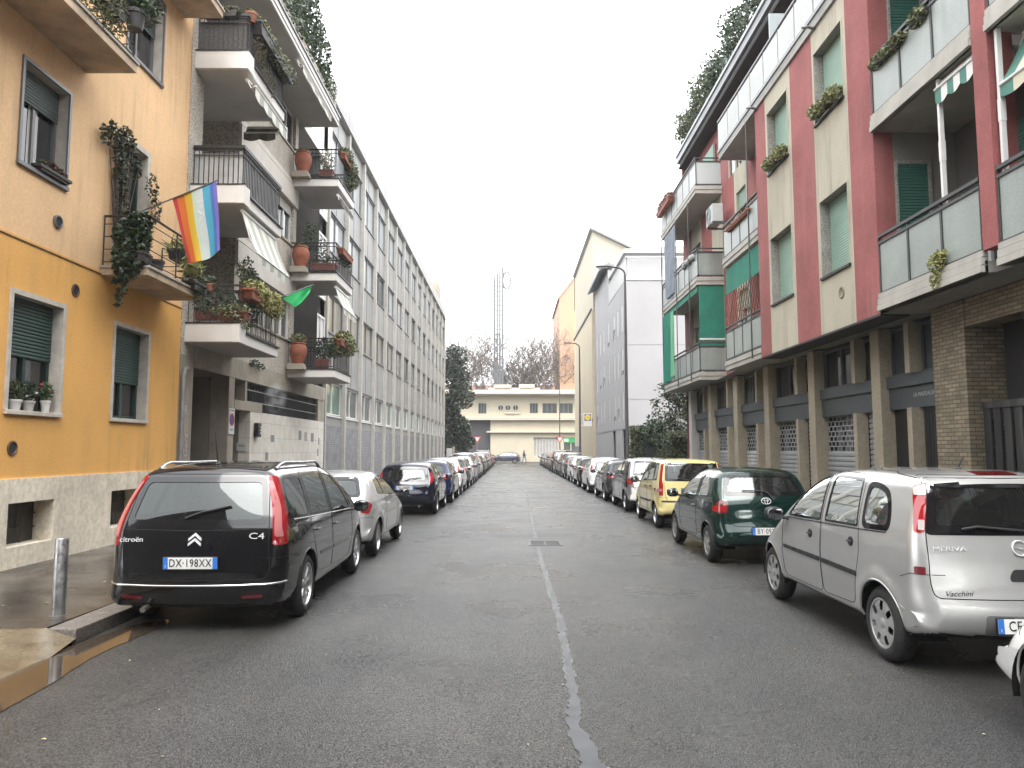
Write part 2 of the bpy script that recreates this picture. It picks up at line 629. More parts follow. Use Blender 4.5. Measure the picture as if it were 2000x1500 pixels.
def car_skin(D):
    """the painted skin: a side outline swept across the width, rounded at its edges, tucked in at glass and sills"""
    L, sil = D['L'], [tuple(p) + (.1, .03)[len(p) - 2:] if len(p) < 4 else p for p in D['sil']]
    zb = sil[0][1]
    P = chaikin(sil, 2)
    bot = [np.array((sil[-1][0] - (sil[-1][0] - sil[0][0]) * t, zb, .05, .0)) for t in np.linspace(0, 1, 40)[1:-1]]
    P = np.array(P + bot + [P[0]])
    seg = np.r_[0, np.cumsum(np.hypot(*np.diff(P[:, :2], axis=0).T))]
    N = D.get('N', 340)
    t = np.linspace(0, seg[-1], N, endpoint=False)
    S = np.stack([np.interp(t, seg, P[:, k]) for k in range(4)], 1)
    yz = S[:, :2]
    tan = np.roll(yz, -2, 0) - np.roll(yz, 2, 0)
    tan /= np.maximum(1e-9, np.linalg.norm(tan, axis=1))[:, None]
    nrm = np.stack([tan[:, 1], -tan[:, 0]], 1)          # inward: the outline runs rear - roof - front - floor
    for k in (2, 3):
        S[:, k] = np.convolve(np.r_[S[-6:, k], S[:, k], S[:6, k]], np.ones(13) / 13, 'valid')
    r, cr = S[:, 2:3], S[:, 3:4]
    wz = np.array(D['w'])
    yr, ar, yf, af = D['plan']
    hz = np.linspace(.1, 2.0, 96)
    hw = np.interp(hz, wz[:, 0], wz[:, 1])
    hw = np.convolve(np.r_[[hw[0]] * 2, hw, [hw[-1]] * 2], np.ones(5) / 5, 'valid')
    def W(q):
        y, z = q[..., 0], q[..., 1]
        w = np.interp(z, hz, hw)
        w = w * (1 - ar * np.clip((yr - y) / yr, 0, 1.2) ** 2.2)
        w = w * (1 - af * np.clip((y - yf) / (L - yf), 0, 1.2) ** 2.2)
        for (yc, zc, Ra, bulge) in D.get('flare', []):
            d = np.hypot(y - yc, z - zc)
            w = w + bulge * np.exp(-((d - Ra) / .07) ** 2) * (z < zc + Ra + .1)
        for (y0, y1, zc, hh, dep) in D.get('crease', []):
            w = w - dep * np.exp(-((z - zc) / hh) ** 2) * np.clip((y - y0) / .3, 0, 1) * np.clip((y1 - y) / .3, 0, 1)
        return w
    rings = []
    J, A, K = D.get('J', 26), 9, D.get('K', 34)
    Wc = W(yz + nrm * (r * .7))
    for j in range(J + 1):
        f = j / J
        rings.append(np.concatenate([(f * np.maximum(.02, Wc[:, None] - r)), yz + nrm * cr * f * f], 1))
    for a in range(1, A + 1):
        an = math.pi / 2 * a / A
        q = yz + nrm * (cr + r * (1 - math.cos(an)))
        ww = Wc * (1 - a / A) + W(q) * (a / A)
        rings.append(np.concatenate([(ww[:, None] - r + r * math.sin(an)), q], 1))
    q0 = yz + nrm * (cr + r)
    y1, y2, zs = D['spine']
    sp = np.stack([np.clip(q0[:, 0], y1, y2), np.full(N, zs)], 1)
    for k in range(1, K + 1):
        q = q0 + (sp - q0) * (k / K)
        rings.append(np.concatenate([W(q)[:, None], q], 1))
    V = np.stack(rings)                                 # ring, station, xyz
    # a wheel opening: pull the cut edge onto a clean circle later
    nr = V.shape[0]
    vs = V.reshape(-1, 3)
    i = np.arange(nr - 1)[:, None] * N
    j = np.arange(N)[None, :]
    j2 = (j + 1) % N
    F = np.stack([i + j, i + j2, i + N + j2, i + N + j], -1).reshape(-1, 4)
    vm = vs * np.array((-1, 1, 1))
    allv = np.concatenate([vs, vm])
    allf = np.concatenate([F[:, ::-1], F + len(vs)])
    return allv, allf
def split_faces(V, F, masks):
    """masks: [(name, bool array)] in order of claim; the rest stays 'body'"""
    left = np.ones(len(F), bool)
    out = []
    for name, m in masks:
        m = m & left
        left &= ~m
        out.append((name, F[m]))
    return out, F[left]
def mesh_from(name, V, F, VN, mat):
    used, inv = np.unique(F, return_inverse=True)
    me = bpy.data.meshes.new(name)
    me.from_pydata(V[used].tolist(), [], inv.reshape(F.shape).tolist())
    me.materials.append(mat)
    me.polygons.foreach_set('use_smooth', [True] * len(me.polygons))
    me.normals_split_custom_set_from_vertices([tuple(n) for n in VN[used]])
    return me
def mesh_mb(name, mb, mats, smooth=True, angle=40):
    me = bpy.data.meshes.new(name)
    me.from_pydata(mb.v, [], mb.f)
    mats = mats if isinstance(mats, (list, tuple)) else [mats]
    for m in mats:
        me.materials.append(m)
    if len(mats) > 1:
        me.polygons.foreach_set('material_index', mb.m)
    if smooth:
        me.polygons.foreach_set('use_smooth', [True] * len(me.polygons))
        me.set_sharp_from_angle(angle=R(angle))
    return me
PAINT = pm('car_paint', (.02, .02, .02), .3, coat=1)     # replaced car by car
M_GLASS = glass_mat('car_glass', (.42, .49, .46), .01, .02)
M_GLASSD = glass_mat('car_glass_privacy', (.10, .12, .12), .0, .01)
M_BLACK = pm('black_plastic', (.018, .018, .019), .5, rnoise=(9, .38, .62))
M_GLOSSB = pm('gloss_black_trim', (.008, .008, .009), .08)
M_RUBBER = pm('tyre_rubber', (.02, .02, .02), .75, noise=(14, .35), rnoise=(8, .55, .85))
M_ALLOY = pm('alloy_rim', (.46, .46, .47), .32, metal=.85, noise=(9, .25))
M_HUBCAP = pm('silver_hubcap', (.36, .36, .355), .45, metal=.35, noise=(12, .2))
M_CHROME = pm('chrome', (.8, .8, .8), .12, metal=1)
M_RED = pm('red_lamp', (.27, .008, .012), .06, coat=1)
M_DRED = pm('dark_red_lamp', (.12, .008, .012), .07, coat=1)
M_CLEAR = pm('clear_lamp', (.42, .38, .37), .06, coat=1)
M_PINK = pm('pale_red_lamp', (.42, .15, .15), .07, coat=1)
M_AMBER = pm('amber_lamp', (.6, .2, .03), .08, coat=1)
M_SEAT = pm('seat_cloth', (.045, .046, .05), .9)
M_CABIN = pm('cabin_plastic', (.03, .03, .032), .7)
M_PLATE = pm('plate_white', (.70, .70, .68), .35)
M_PBLUE = pm('plate_blue', (.03, .16, .52), .35)
M_INK = pm('plate_ink', (.012, .012, .014), .5)
M_SEAM = pm('door_gap', (.004, .004, .004), .9)
def paint(name, col, metal=.35, rough=.32, flake=.03):
    return pm(name, col, rough, metal=metal, spec=.15, coat=1.0, noise=(3, flake), rnoise=(2.2, rough - .015, rough + .035))
def wheel_meshes(Rw, rim_r, width, style, mat):
    """tyre and rim turned about X, outer face to +x"""
    M = Matrix.Rotation(R(90), 4, 'Y')
    w = width / 2
    ty = MB()
    prof = [(rim_r - .005, -w + .02), (rim_r + .02, -w), (Rw - .045, -w + .004), (Rw - .012, -w + .03), (Rw, -w + .06), (Rw, -.005), (Rw - .008, -.003), (Rw - .008, .003), (Rw, .005), (Rw, w - .06), (Rw - .012, w - .03), (Rw - .045, w - .004), (rim_r + .02, w), (rim_r + .004, w - .006), (rim_r - .006, w - .02)]
    ty.lathe(prof, 40, M)
    rm = MB()
    rr = rim_r
    rm.lathe([(rr - .004, -w + .02), (rr, w - .018), (rr + .004, w - .008), (rr - .012, w - .008), (rr - .022, w - .03), (rr - .03, -w + .03)], 40, M)
    kind, n = style
    if kind == 'cap':
        depth = w - .022
        rm.lathe([(0, depth + .014), (.03, depth + .014), (.045, depth + .004), (.07, depth + .008), (rr * .52, depth + .012)], 40, M)
        rm.lathe([(rr * .90, depth + .008), (rr - .004, depth + .002)], 40, M)
        for k in range(n):
            a0 = 2 * math.pi * k / n
            dw = 2 * math.pi / n * .32
            ring = []
            for (ra, hh, f) in ((rr * .50, depth + .012, .95), (rr * .70, depth + .014, .86), (rr * .92, depth + .008, 1.15)):
                ring.append([tuple(M @ Vector((ra * math.cos(a0 + s_ * dw * f), ra * math.sin(a0 + s_ * dw * f), hh))) for s_ in (-1, -.5, 0, .5, 1)])
            vs = [p for r_ in ring for p in r_]
            rm.add(vs, [(i * 5 + j, i * 5 + j + 1, i * 5 + 5 + j + 1, i * 5 + 5 + j) for i in range(2) for j in range(4)])
        back = MB().lathe([(0, depth - .03), (rr - .01, depth - .03)], 32, M)
        rm.add(back.v, back.f, 1)
    else:
        depth = w - .03
        rm.lathe([(0, depth + .012), (.028, depth + .012), (.034, depth + .004), (.075, depth), (.08, depth - .03)], 32, M)
        pair = [0] if kind == 'spoke' else [-.13, .13]
        for k in range(n):
            for dp in pair:
                a0 = 2 * math.pi * k / n + dp * (5.0 / n)
                pts = []
                for ra, hw_, hh in ((.05, .020 if kind == 'spoke' else .012, depth), (rr * .6, .017 if kind == 'spoke' else .010, depth + .006), (rr - .012, .024 if kind == 'spoke' else .013, depth + .004)):
                    ca, sa = math.cos(a0), math.sin(a0)
                    pts.append([(ra * ca - s_ * hw_ * sa, ra * sa + s_ * hw_ * ca, hh - dz) for s_, dz in ((-1, .012), (-.6, 0), (.6, 0), (1, .012))])
                vs = [tuple(M @ Vector(p)) for q in pts for p in q]
                rm.add(vs, [(i * 4 + j, i * 4 + j + 1, i * 4 + 4 + j + 1, i * 4 + 4 + j) for i in range(2) for j in range(3)])
        back = MB().lathe([(0, -.02), (rr - .01, -.02)], 32, M)
        rm.add(back.v, back.f, 1)
        dk = MB().lathe([(.02, depth - .05), (rr * .62, depth - .05), (rr * .62, depth - .06)], 32, M)
        rm.add(dk.v, dk.f, 2)
    return mesh_mb('tyre', ty, M_RUBBER, angle=50), mesh_mb('rim', rm, [mat, M_BLACK, pm('brake_disc', (.2, .2, .2), .4, metal=.8)], angle=35)
DESIGNS = {}
def build_design(key, D):
    """returns the car's pieces as [(name, mesh, child pieces, location)] in the car's own space"""
    V, F = car_skin(D)
    c = V[F].mean(1)
    e1, e2 = V[F[:, 2]] - V[F[:, 0]], V[F[:, 3]] - V[F[:, 1]]
    fn = np.cross(e1, e2)
    fn /= np.maximum(1e-12, np.linalg.norm(fn, axis=1))[:, None]
    VN = np.zeros_like(V)
    for k in range(4):
        np.add.at(VN, F[:, k], fn)
    # seams between the two halves and along the spine share a normal
    key3 = np.round(V * 2000).astype(np.int64)
    _, inv = np.unique(key3, axis=0, return_inverse=True)
    inv = inv.ravel()
    acc = np.zeros((inv.max() + 1, 3))
    np.add.at(acc, inv, VN)
    VN = acc[inv]
    VN /= np.maximum(1e-12, np.linalg.norm(VN, axis=1))[:, None]
    bvh = BVHTree.FromPolygons(V.tolist(), F.tolist())
    pieces = []
    L = D['L']
    sideN = np.abs(fn[:, 0]) > .35
    # openings
    hole = np.zeros(len(F), bool)
    for w in D['win']:
        fr = D.get('frit', .03)
        p = inset2(w['p'], w.get('f', fr) * .55)
        p = round2(p, w.get('r', .04))
        if w['v'] == 'side':
            hole |= inside2(c[:, 1], c[:, 2], p) & sideN
        elif w['v'] == 'rear':
            hole |= inside2(c[:, 0], c[:, 2], p) & (fn[:, 1] < -.12) & (c[:, 1] < L * .4)
        else:
            hole |= inside2(c[:, 0], c[:, 2], p) & (fn[:, 1] > .12) & (c[:, 1] > L * .4)
    for yc, _w in D['wheels']:
        Ra, zc = D['Ra'], D['R'] + .005
        d = np.hypot(V[:, 1] - yc, V[:, 2] - zc)
        dist = np.hypot(c[:, 1] - yc, c[:, 2] - zc)
        low = (dist < Ra) & (np.abs(c[:, 0]) > D['w'][1][1] - .34)
        hole |= low
        edge = (d < Ra) & (d > Ra - .05) & (np.abs(V[:, 0]) > D['w'][1][1] - .34)
        k = np.where(edge)[0]
        s = (Ra / np.maximum(d[k], 1e-6))[:, None]
        V[k, 1:] = np.array([yc, zc]) + (V[k, 1:] - np.array([yc, zc])) * s
    masks = [('hole', hole)]
    for dn, poly in D['doors']:
        pp = round2(poly, .08)
        for sg in (1, -1):
            masks.append(('door', inside2(c[:, 1], c[:, 2], pp) & sideN & (c[:, 0] * sg > 0)))
    if 'gate' in D:
        masks.append(('tailgate', inside2(c[:, 0], c[:, 2], round2(D['gate'], .1)) & (fn[:, 1] < .1) & (c[:, 1] < L * .3)))
    zr, zf = D['bump']
    masks.append(('rear_bumper', (c[:, 1] < D['wheels'][0][0] - D['Ra'] - .03) & (c[:, 2] < zr) & (c[:, 2] > D['sil'][0][1] + .02)))
    masks.append(('front_bumper', (c[:, 1] > D['wheels'][1][0] + D['Ra'] + .03) & (c[:, 2] < zf) & (c[:, 2] > D['sil'][0][1] + .02)))
    if 'bonnet' in D:
        masks.append(('bonnet', (c[:, 1] > D['bonnet']) & (c[:, 2] > zf + .04) & (fn[:, 2] > .5) & (np.abs(c[:, 0]) < .62)))
    under = (fn[:, 2] < -.7) & (c[:, 2] < D['sil'][0][1] + .06)
    masks.insert(1, ('floor_pan', under))
    parts, rest = split_faces(V, F, masks)
    pieces.append(('body', mesh_from('body', V, rest, VN, PAINT), [], None))
    di = 0
    two = D.get('two_tone', {})
    for name, ff in parts:
        if name == 'hole' or len(ff) == 0:
            continue
        mat = M_BLACK if name == 'floor_pan' else PAINT
        ch = []
        if name == 'door':
            hy, hz_ = D['handles'][di // 2]
            sg = 1 if di % 2 == 0 else -1
            di += 1
            hm = MB()
            q, nm = View('side', sg).hit(bvh, (hy, hz_))
            if D.get('round_handle'):
                hm.blob(q - nm * .005, (.014, .062, .052), p=2.2, mi=0)
                hm.tube([q + nm * .012 + Vector((0, -.05, .004)), q + nm * .016, q + nm * .012 + Vector((0, .05, .004))], .009, 6, 0)
            else:
                hm.tube([q + Vector((0, -.09, -.004)), q + nm * .022 + Vector((0, -.075, 0)), q + nm * .03, q + nm * .022 + Vector((0, .075, 0)), q + Vector((0, .09, -.004))], [.008, .012, .013, .012, .008], 8, 0)
                hm.blob(q - nm * .004, (.008, .07, .022), p=3, mi=1)
            ch.append(('handle', mesh_mb('handle', hm, [M_BLACK if D.get('black_handle', False) else PAINT, M_BLACK]), [], None))
        pieces.append((name, mesh_from(name, V, ff, VN, mat), ch, None))
    # glass with its dark surround
    for w in D['win']:
        fr = w.get('f', D.get('frit', .03))
        outer = round2(w['p'], w.get('r', .04))
        inner = round2(inset2(w['p'], fr), w.get('r', .04) * .8)
        for sg in ((1, -1) if w['v'] == 'side' else (1,)):
            vw = View(w['v'], sg)
            fm = patch(bvh, vw, outer, .0025, .045, hole=inner)
            gm = patch(bvh, vw, round2(inset2(w['p'], fr * .6), .04), -.004, .06, rim=0)
            if not fm.v:
                continue
            nm = {'side': 'side_window', 'rear': 'rear_window', 'front': 'windscreen'}[w['v']]
            pieces.append((nm, mesh_mb(nm, gm, M_GLASSD if w.get('dark') else M_GLASS, angle=80), [('window_frame', mesh_mb('window_frame', fm, w.get('fm', M_GLOSSB), angle=50), [], None)], None))
    # seams
    sm = MB()
    for dn, poly in D['doors']:
        for sg in (1, -1):
            surf_line(bvh, View('side', sg), round2(poly, .08), .0045, -.001, True, sm)
    if 'gate' in D:
        surf_line(bvh, View('rear'), round2(D['gate'], .1), .005, -.001, True, sm)
    for sg in (1, -1):
        yw = D['wheels'][0][0] - D['Ra'] - .0
        surf_line(bvh, View('side', sg), [(yw + .02, zr - .04), (yw - .1, zr), (.12, zr)], .004, -.001, False, sm)
        yw = D['wheels'][1][0] + D['Ra']
        surf_line(bvh, View('side', sg), [(yw - .02, zf - .06), (yw + .1, zf), (L - .25, zf)], .004, -.001, False, sm)
    if 'gate' in D:
        gx = max(p[0] for p in D['gate'])
        gz = min(p[1] for p in D['gate'])
        for sg in (1, -1):
            surf_line(bvh, View('corner', sg), [((gx * .7071), zr), (gx * .7071 + .24, zr)], .004, -.001, False, sm)
    pieces.append(('panel_seam', mesh_mb('panel_seam', sm, M_SEAM), [], None))
    # patches of trim, lamps, emblems: (name, view, poly, material, offset)
    for t in D.get('trim', []):
        nm, vk, poly, mat = t[:4]
        off = t[4] if len(t) > 4 else .004
        rr = t[5] if len(t) > 5 else .02
        for sg in ((1, -1) if vk in ('side', 'corner', 'fcorner', 'rear2', 'front2') else (1,)):
            if vk == 'corner':
                vw, pp = corner_poly(bvh, poly, sg)
            elif vk in ('rear2', 'front2'):
                vw, pp = View('rear' if vk == 'rear2' else 'front'), [(x * sg, z) for x, z in poly]
            else:
                vw, pp = View(vk, sg), poly
            if len(pp) < 3:
                continue
            if rr:
                pp = round2(pp, rr)
            mb = patch(bvh, vw, pp, off, .035, rim=off + .012)
            if mb.v:
                pieces.append((nm, mesh_mb(nm, mb, mat, angle=50), [], None))
    for t in D.get('lines', []):
        nm, vk, pts, r_, mat = t[:5]
        off = t[5] if len(t) > 5 else 0
        for sg in ((1, -1) if vk == 'side' else (1,)):
            mb = surf_line(bvh, View(vk, sg), pts, r_, off, n=8)
            if mb.v:
                pieces.append((nm, mesh_mb(nm, mb, mat, angle=80), [], None))
    # wheel wells and arch lips
    xo = D['w'][2][1]
    for yc, _w in D['wheels']:
        Ra, zc = D['Ra'], D['R'] + .005
        for sg in (1, -1):
            lip, well, pr = MB(), MB(), []
            for k in range(25):
                a = R(-32 + 244 * k / 24)
                pr.append((yc + (Ra + .004) * math.cos(a), zc + (Ra + .004) * math.sin(a)))
            pts = []
            for p in pr:
                q, nm = View('side', sg).hit(bvh, p)
                if q is not None and abs(q.x) > xo - .25 and p[1] > D['sil'][0][1] - .01:
                    pts.append(q)
            if len(pts) > 3:
                lip.tube([q + Vector((-.006 * sg, 0, 0)) for q in pts], .011, 6)
            arc = [(yc + Ra * math.cos(R(-12 + 204 * k / 20)), zc + Ra * math.sin(R(-12 + 204 * k / 20))) for k in range(21)]
            xa, xb = sg * (xo - .03), sg * (xo - .38)
            well.add([(xa, *p) for p in arc] + [(xb, *p) for p in arc], [(k, k + 1, 22 + k, 21 + k) for k in range(20)] + [tuple(range(21, 42))])
            pieces.append(('arch_lip', mesh_mb('arch_lip', lip, D.get('lip_mat', PAINT)), [], None))
            pieces.append(('wheel_well', mesh_mb('wheel_well', well, M_SEAM), [], None))
    ty, rm = wheel_meshes(D['R'], D['rim'], .195, D['style'], D.get('rim_mat', M_ALLOY))
    for yc, _w in D['wheels']:
        for sg in (1, -1):
            pieces.append(('wheel', rm, [('tyre', ty, [], None)], Matrix.Translation((sg * (xo - .115), yc, D['R'])) @ (Matrix() if sg > 0 else Matrix.Rotation(R(180), 4, 'Z'))))
    # mirrors
    my, mz = D['mirror']
    for sg in (1, -1):
        q, nm = View('side', sg).hit(bvh, (my, mz - .05))
        if q is None:
            continue
        mb = MB()
        mb.tube([q + Vector((-.02 * sg, 0, .0)), q + Vector((.09 * sg, -.01, .02))], .022, 6, 1)
        mb.blob(q + Vector((.16 * sg, 0, .055)), (.105, .07, .08), p=2.7, n=(14, 10), mi=0)
        mb.blob(q + Vector((.16 * sg, -.062, .055)), (.088, .012, .064), p=3.2, n=(12, 8), mi=2)
        pieces.append(('mirror', mesh_mb('mirror', mb, [D.get('mirror_mat', PAINT), M_BLACK, pm('mirror_glass', (.22, .23, .24), .05, metal=1)]), [], None))
    # cabin
    fl, y1, y2, hw = D['cabin']
    zt = D['roof_in']
    it = MB()
    it.box(-hw, hw, y1, y2 + .35, fl - .05, fl)
    it.box(-hw, hw, y1 - .02, y1 + .04, fl, D['belt'] - .05)
    it.blob((0, y2 + .22, D['belt'] - .16), (hw - .02, .26, .14), p=3.5)
    pieces.append(('dashboard', mesh_mb('dashboard', it, M_CABIN), [], None))
    wh = MB()
    rot = Matrix.Translation((-.34, y2 - .12, D['belt'] - .06)) @ Matrix.Rotation(R(-62), 4, 'X')
    wh.lathe([(.185, 0), (.172, .012), (.172, -.012)], 24, rot, close=True)
    wh.tube([rot @ Vector((-.17, 0, 0)), rot @ Vector((.17, 0, 0))], .012, 6)
    pieces.append(('steering_wheel', mesh_mb('steering_wheel', wh, M_CABIN), [], None))
    for sg in (1, -1):
        st = MB()
        ys = y2 - .78
        st.blob((sg * .36, ys + .2, fl + .32), (.25, .27, .11), p=3)
        Mr = Matrix.Rotation(R(14), 3, 'X')
        st.blob((sg * .36, ys - .08, fl + .62), (.24, .085, .36), M=Mr, p=3)
        st.blob((sg * .36, ys - .17, min(fl + 1.02, zt - .12)), (.14, .055, .09), M=Mr, p=3)
        pieces.append(('front_seat', mesh_mb('front_seat', st, M_SEAT), [], None))
    rb = MB()
    yb = y1 + D.get('bench', .55)
    rb.blob((0, yb + .25, fl + .3), (hw - .08, .26, .12), p=4)
    rb.blob((0, yb, fl + .58), (hw - .08, .085, .33), M=Matrix.Rotation(R(15), 3, 'X'), p=4)
    for x in (-.4, .4):
        rb.blob((x, yb - .1, fl + .95), (.125, .045, .08), p=3)
    pieces.append(('rear_seat', mesh_mb('rear_seat', rb, M_SEAT), [], None))
    D['_bvh'] = bvh
    for fnc in D.get('extra', []):
        pieces += fnc(bvh, D)
    DESIGNS[key] = pieces
    return pieces
def plate(D, text, x=0., z=.55, mats=None, w=.52, h=.11, tilt=6, y=None):
    def f(bvh, DD):
        q, nm = View('rear').hit(bvh, (x, z))
        yy = q.y - .012 if y is None else y
        M = Matrix.Translation((x, yy, z)) @ Matrix.Rotation(R(90 - tilt), 4, 'X')
        mb = MB()
        def bx(x0, x1, y0, y1, z0, z1, mi):
            b = MB().box(x0, x1, y0, y1, z0, z1)
            mb.add([tuple(M @ Vector(p)) for p in b.v], b.f, mi)
        bx(-w / 2 - .008, w / 2 + .008, -h / 2 - .008, h / 2 + .008, -.012, 0, 2)
        bx(-w / 2, w / 2, -h / 2, h / 2, 0, .003, 0)
        bx(-w / 2, -w / 2 + .045, -h / 2, h / 2, .003, .0045, 1)
        bx(w / 2 - .045, w / 2, -h / 2, h / 2, .003, .0045, 1)
        add_text(mb, text, M @ Matrix.Translation((0, -.001, .0052)), h * .98, .0012, .78, 2, space=1.08)
        add_text(mb, 'I', M @ Matrix.Translation((-w / 2 + .022, -h * .27, .0052)), h * .3, .001, 1., 0)
        return [('number_plate', mesh_mb('number_plate', mb, [M_PLATE, M_PBLUE, M_INK], smooth=False), [], None)]
    return f
def badge_text(text, x, z, size, mat=None, sx=1., shear=0., ext=.003):
    def f(bvh, DD):
        q, nm = View('rear').hit(bvh, (x, z))
        if q is None:
            return []
        up = Vector((0, -nm.y * nm.z, nm.y * nm.y)) if False else Vector((0, 0, 1)) - nm * nm.z
        u = Vector((1, 0, 0)) - nm * nm.x
        M = frame_M(q + nm * .004, u, up)
        mb = MB()
        add_text(mb, text, M, size, ext, sx, shear=shear)
        return [('badge', mesh_mb('badge', mb, mat or pm('badge_silver', (.62, .62, .62), .35, metal=.3), smooth=False), [], None)]
    return f
def put_car(key, name, label, cat, x, y, paint_mat, group=None, rot=0., skip=(), repaint=None):
    """the design's pieces as one car: an Empty at its base, a part for each piece, sub-parts below"""
    root = thing(name, label, cat, (x, y, 0), group)
    root.rotation_euler = (0, 0, rot)
    def link(p, parent):
        nm, me, ch, M = p
        o = bpy.data.objects.new(nm, me)
        COL.objects.link(o)
        o.parent = parent
        if M is not None:
            o.matrix_local = M
        pmx = (repaint or {}).get(nm, paint_mat)
        for sl, mm in zip(o.material_slots, me.materials):
            if mm == PAINT:
                sl.link = 'OBJECT'
                sl.material = pmx
        for q in ch:
            link(q, o)
    for p in DESIGNS[key]:
        if p[0] not in skip:
            link(p, root)
    return root
def chevrons(x, z):
    def f(bvh, D):
        mb = MB()
        for dz in (0, -.048):
            P = [(x - .062, z + dz - .038), (x, z + dz + .012), (x + .062, z + dz - .038), (x + .062, z + dz - .012), (x, z + dz + .040), (x - .062, z + dz - .012)]
            pts = []
            for p in P:
                q, nm = View('rear').hit(bvh, p)
                pts.append(q + Vector((0, -.010, 0)))
            mb.prism([tuple(p) for p in pts], (0, .014, 0))
        return [('emblem', mesh_mb('emblem', mb, pm('badge_silver', (.62, .62, .62), .35, metal=.3), smooth=False), [], None)]
    return f
def ring_emblem(x, z, r, kind):
    def f(bvh, D):
        q, nm = View('rear').hit(bvh, (x, z))
        up = Vector((0, 0, 1)) - nm * nm.z
        M = frame_M(q + nm * .008, Vector((1, 0, 0)) - nm * nm.x, up)
        mb = MB()
        def loop(cx, cy, a, b, t):
            mb.tube([M @ Vector((cx + a * math.cos(k * math.pi / 12), cy + b * math.sin(k * math.pi / 12), 0)) for k in range(25)], t, 6, cap=False)
        if kind == 'bolt':
            loop(0, 0, r, r, r * .13)
            mb.prism([tuple(M @ Vector((a * r, b * r, -.002))) for a, b in ((-1.35, .12), (.1, .1), (.02, -.02), (1.35, -.16), (-.1, -.12), (-.02, .0))], M.to_3x3() @ Vector((0, 0, .008)))
        else:
            loop(0, 0, r * 1.35, r * .9, r * .09)
            loop(0, 0, r * .42, r * .88, r * .08)
            loop(0, r * .42, r * .95, r * .42, r * .08)
        return [('emblem', mesh_mb('emblem', mb, pm('badge_silver', (.62, .62, .62), .35, metal=.3), angle=80), [], None)]
    return f
def roof_rails(y0, y1, x, lift, r=.014, mat=None):
    def f(bvh, D):
        out = []
        for sg in (1, -1):
            mb = MB()
            pts = []
            for k in range(15):
                t = k / 14
                q, nm = View('top').hit(bvh, (sg * (x + .03 * math.sin(math.pi * t)), y0 + (y1 - y0) * t))
                e = min(1, min(t, 1 - t) / .16)
                pts.append(q + Vector((0, 0, -.005 + lift * (e * (2 - e)))))
            mb.tube(pts, [r * 1.5] + [r] * 13 + [r * 1.5], 8)
            out.append(('roof_rail', mesh_mb('roof_rail', mb, mat or M_ALLOY, angle=80), [], None))
        return out
    return f
def aerial(y, length, lean=.5, x=0., base=True):
    def f(bvh, D):
        q, nm = View('top').hit(bvh, (x, y))
        mb = MB()
        mb.blob(q, (.025, .05, .022), p=2)
        d = Vector((0, -lean, 1)).normalized()
        mb.tube([q, q + d * length * .4, q + d * length], [.008, .005, .003], 6)
        return [('aerial', mesh_mb('aerial', mb, M_BLACK), [], None)]
    return f
def wiper(pts, off=.022):
    def f(bvh, D):
        mb = surf_line(bvh, View('rear'), pts, .011, off, n=6)
        return [('rear_wiper', mesh_mb('rear_wiper', mb, M_BLACK, angle=80), [], None)]
    return f
def front_lamps(y0, y1, z0, z1):
    return [('headlight', 'fcorner', [], M_CLEAR)]
def exhaust(x, z=.24):
    def f(bvh, D):
        mb = MB()
        mb.tube([(x, .02, z), (x, .25, z + .02), (x, .6, z + .02)], .028, 10)
        mb.blob((x, .9, z + .02), (.12, .3, .07), p=3)
        return [('exhaust', mesh_mb('exhaust', mb, pm('exhaust_steel', (.2, .19, .18), .5, metal=.8)), [], None)]
    return f
def std_front(L, W, z=.66):
    y = L
    return [('headlight', 'front2', [(W * .42, z - .05), (W * .86, z + .03), (W * .88, z + .13), (W * .5, z + .07)], M_CLEAR)]
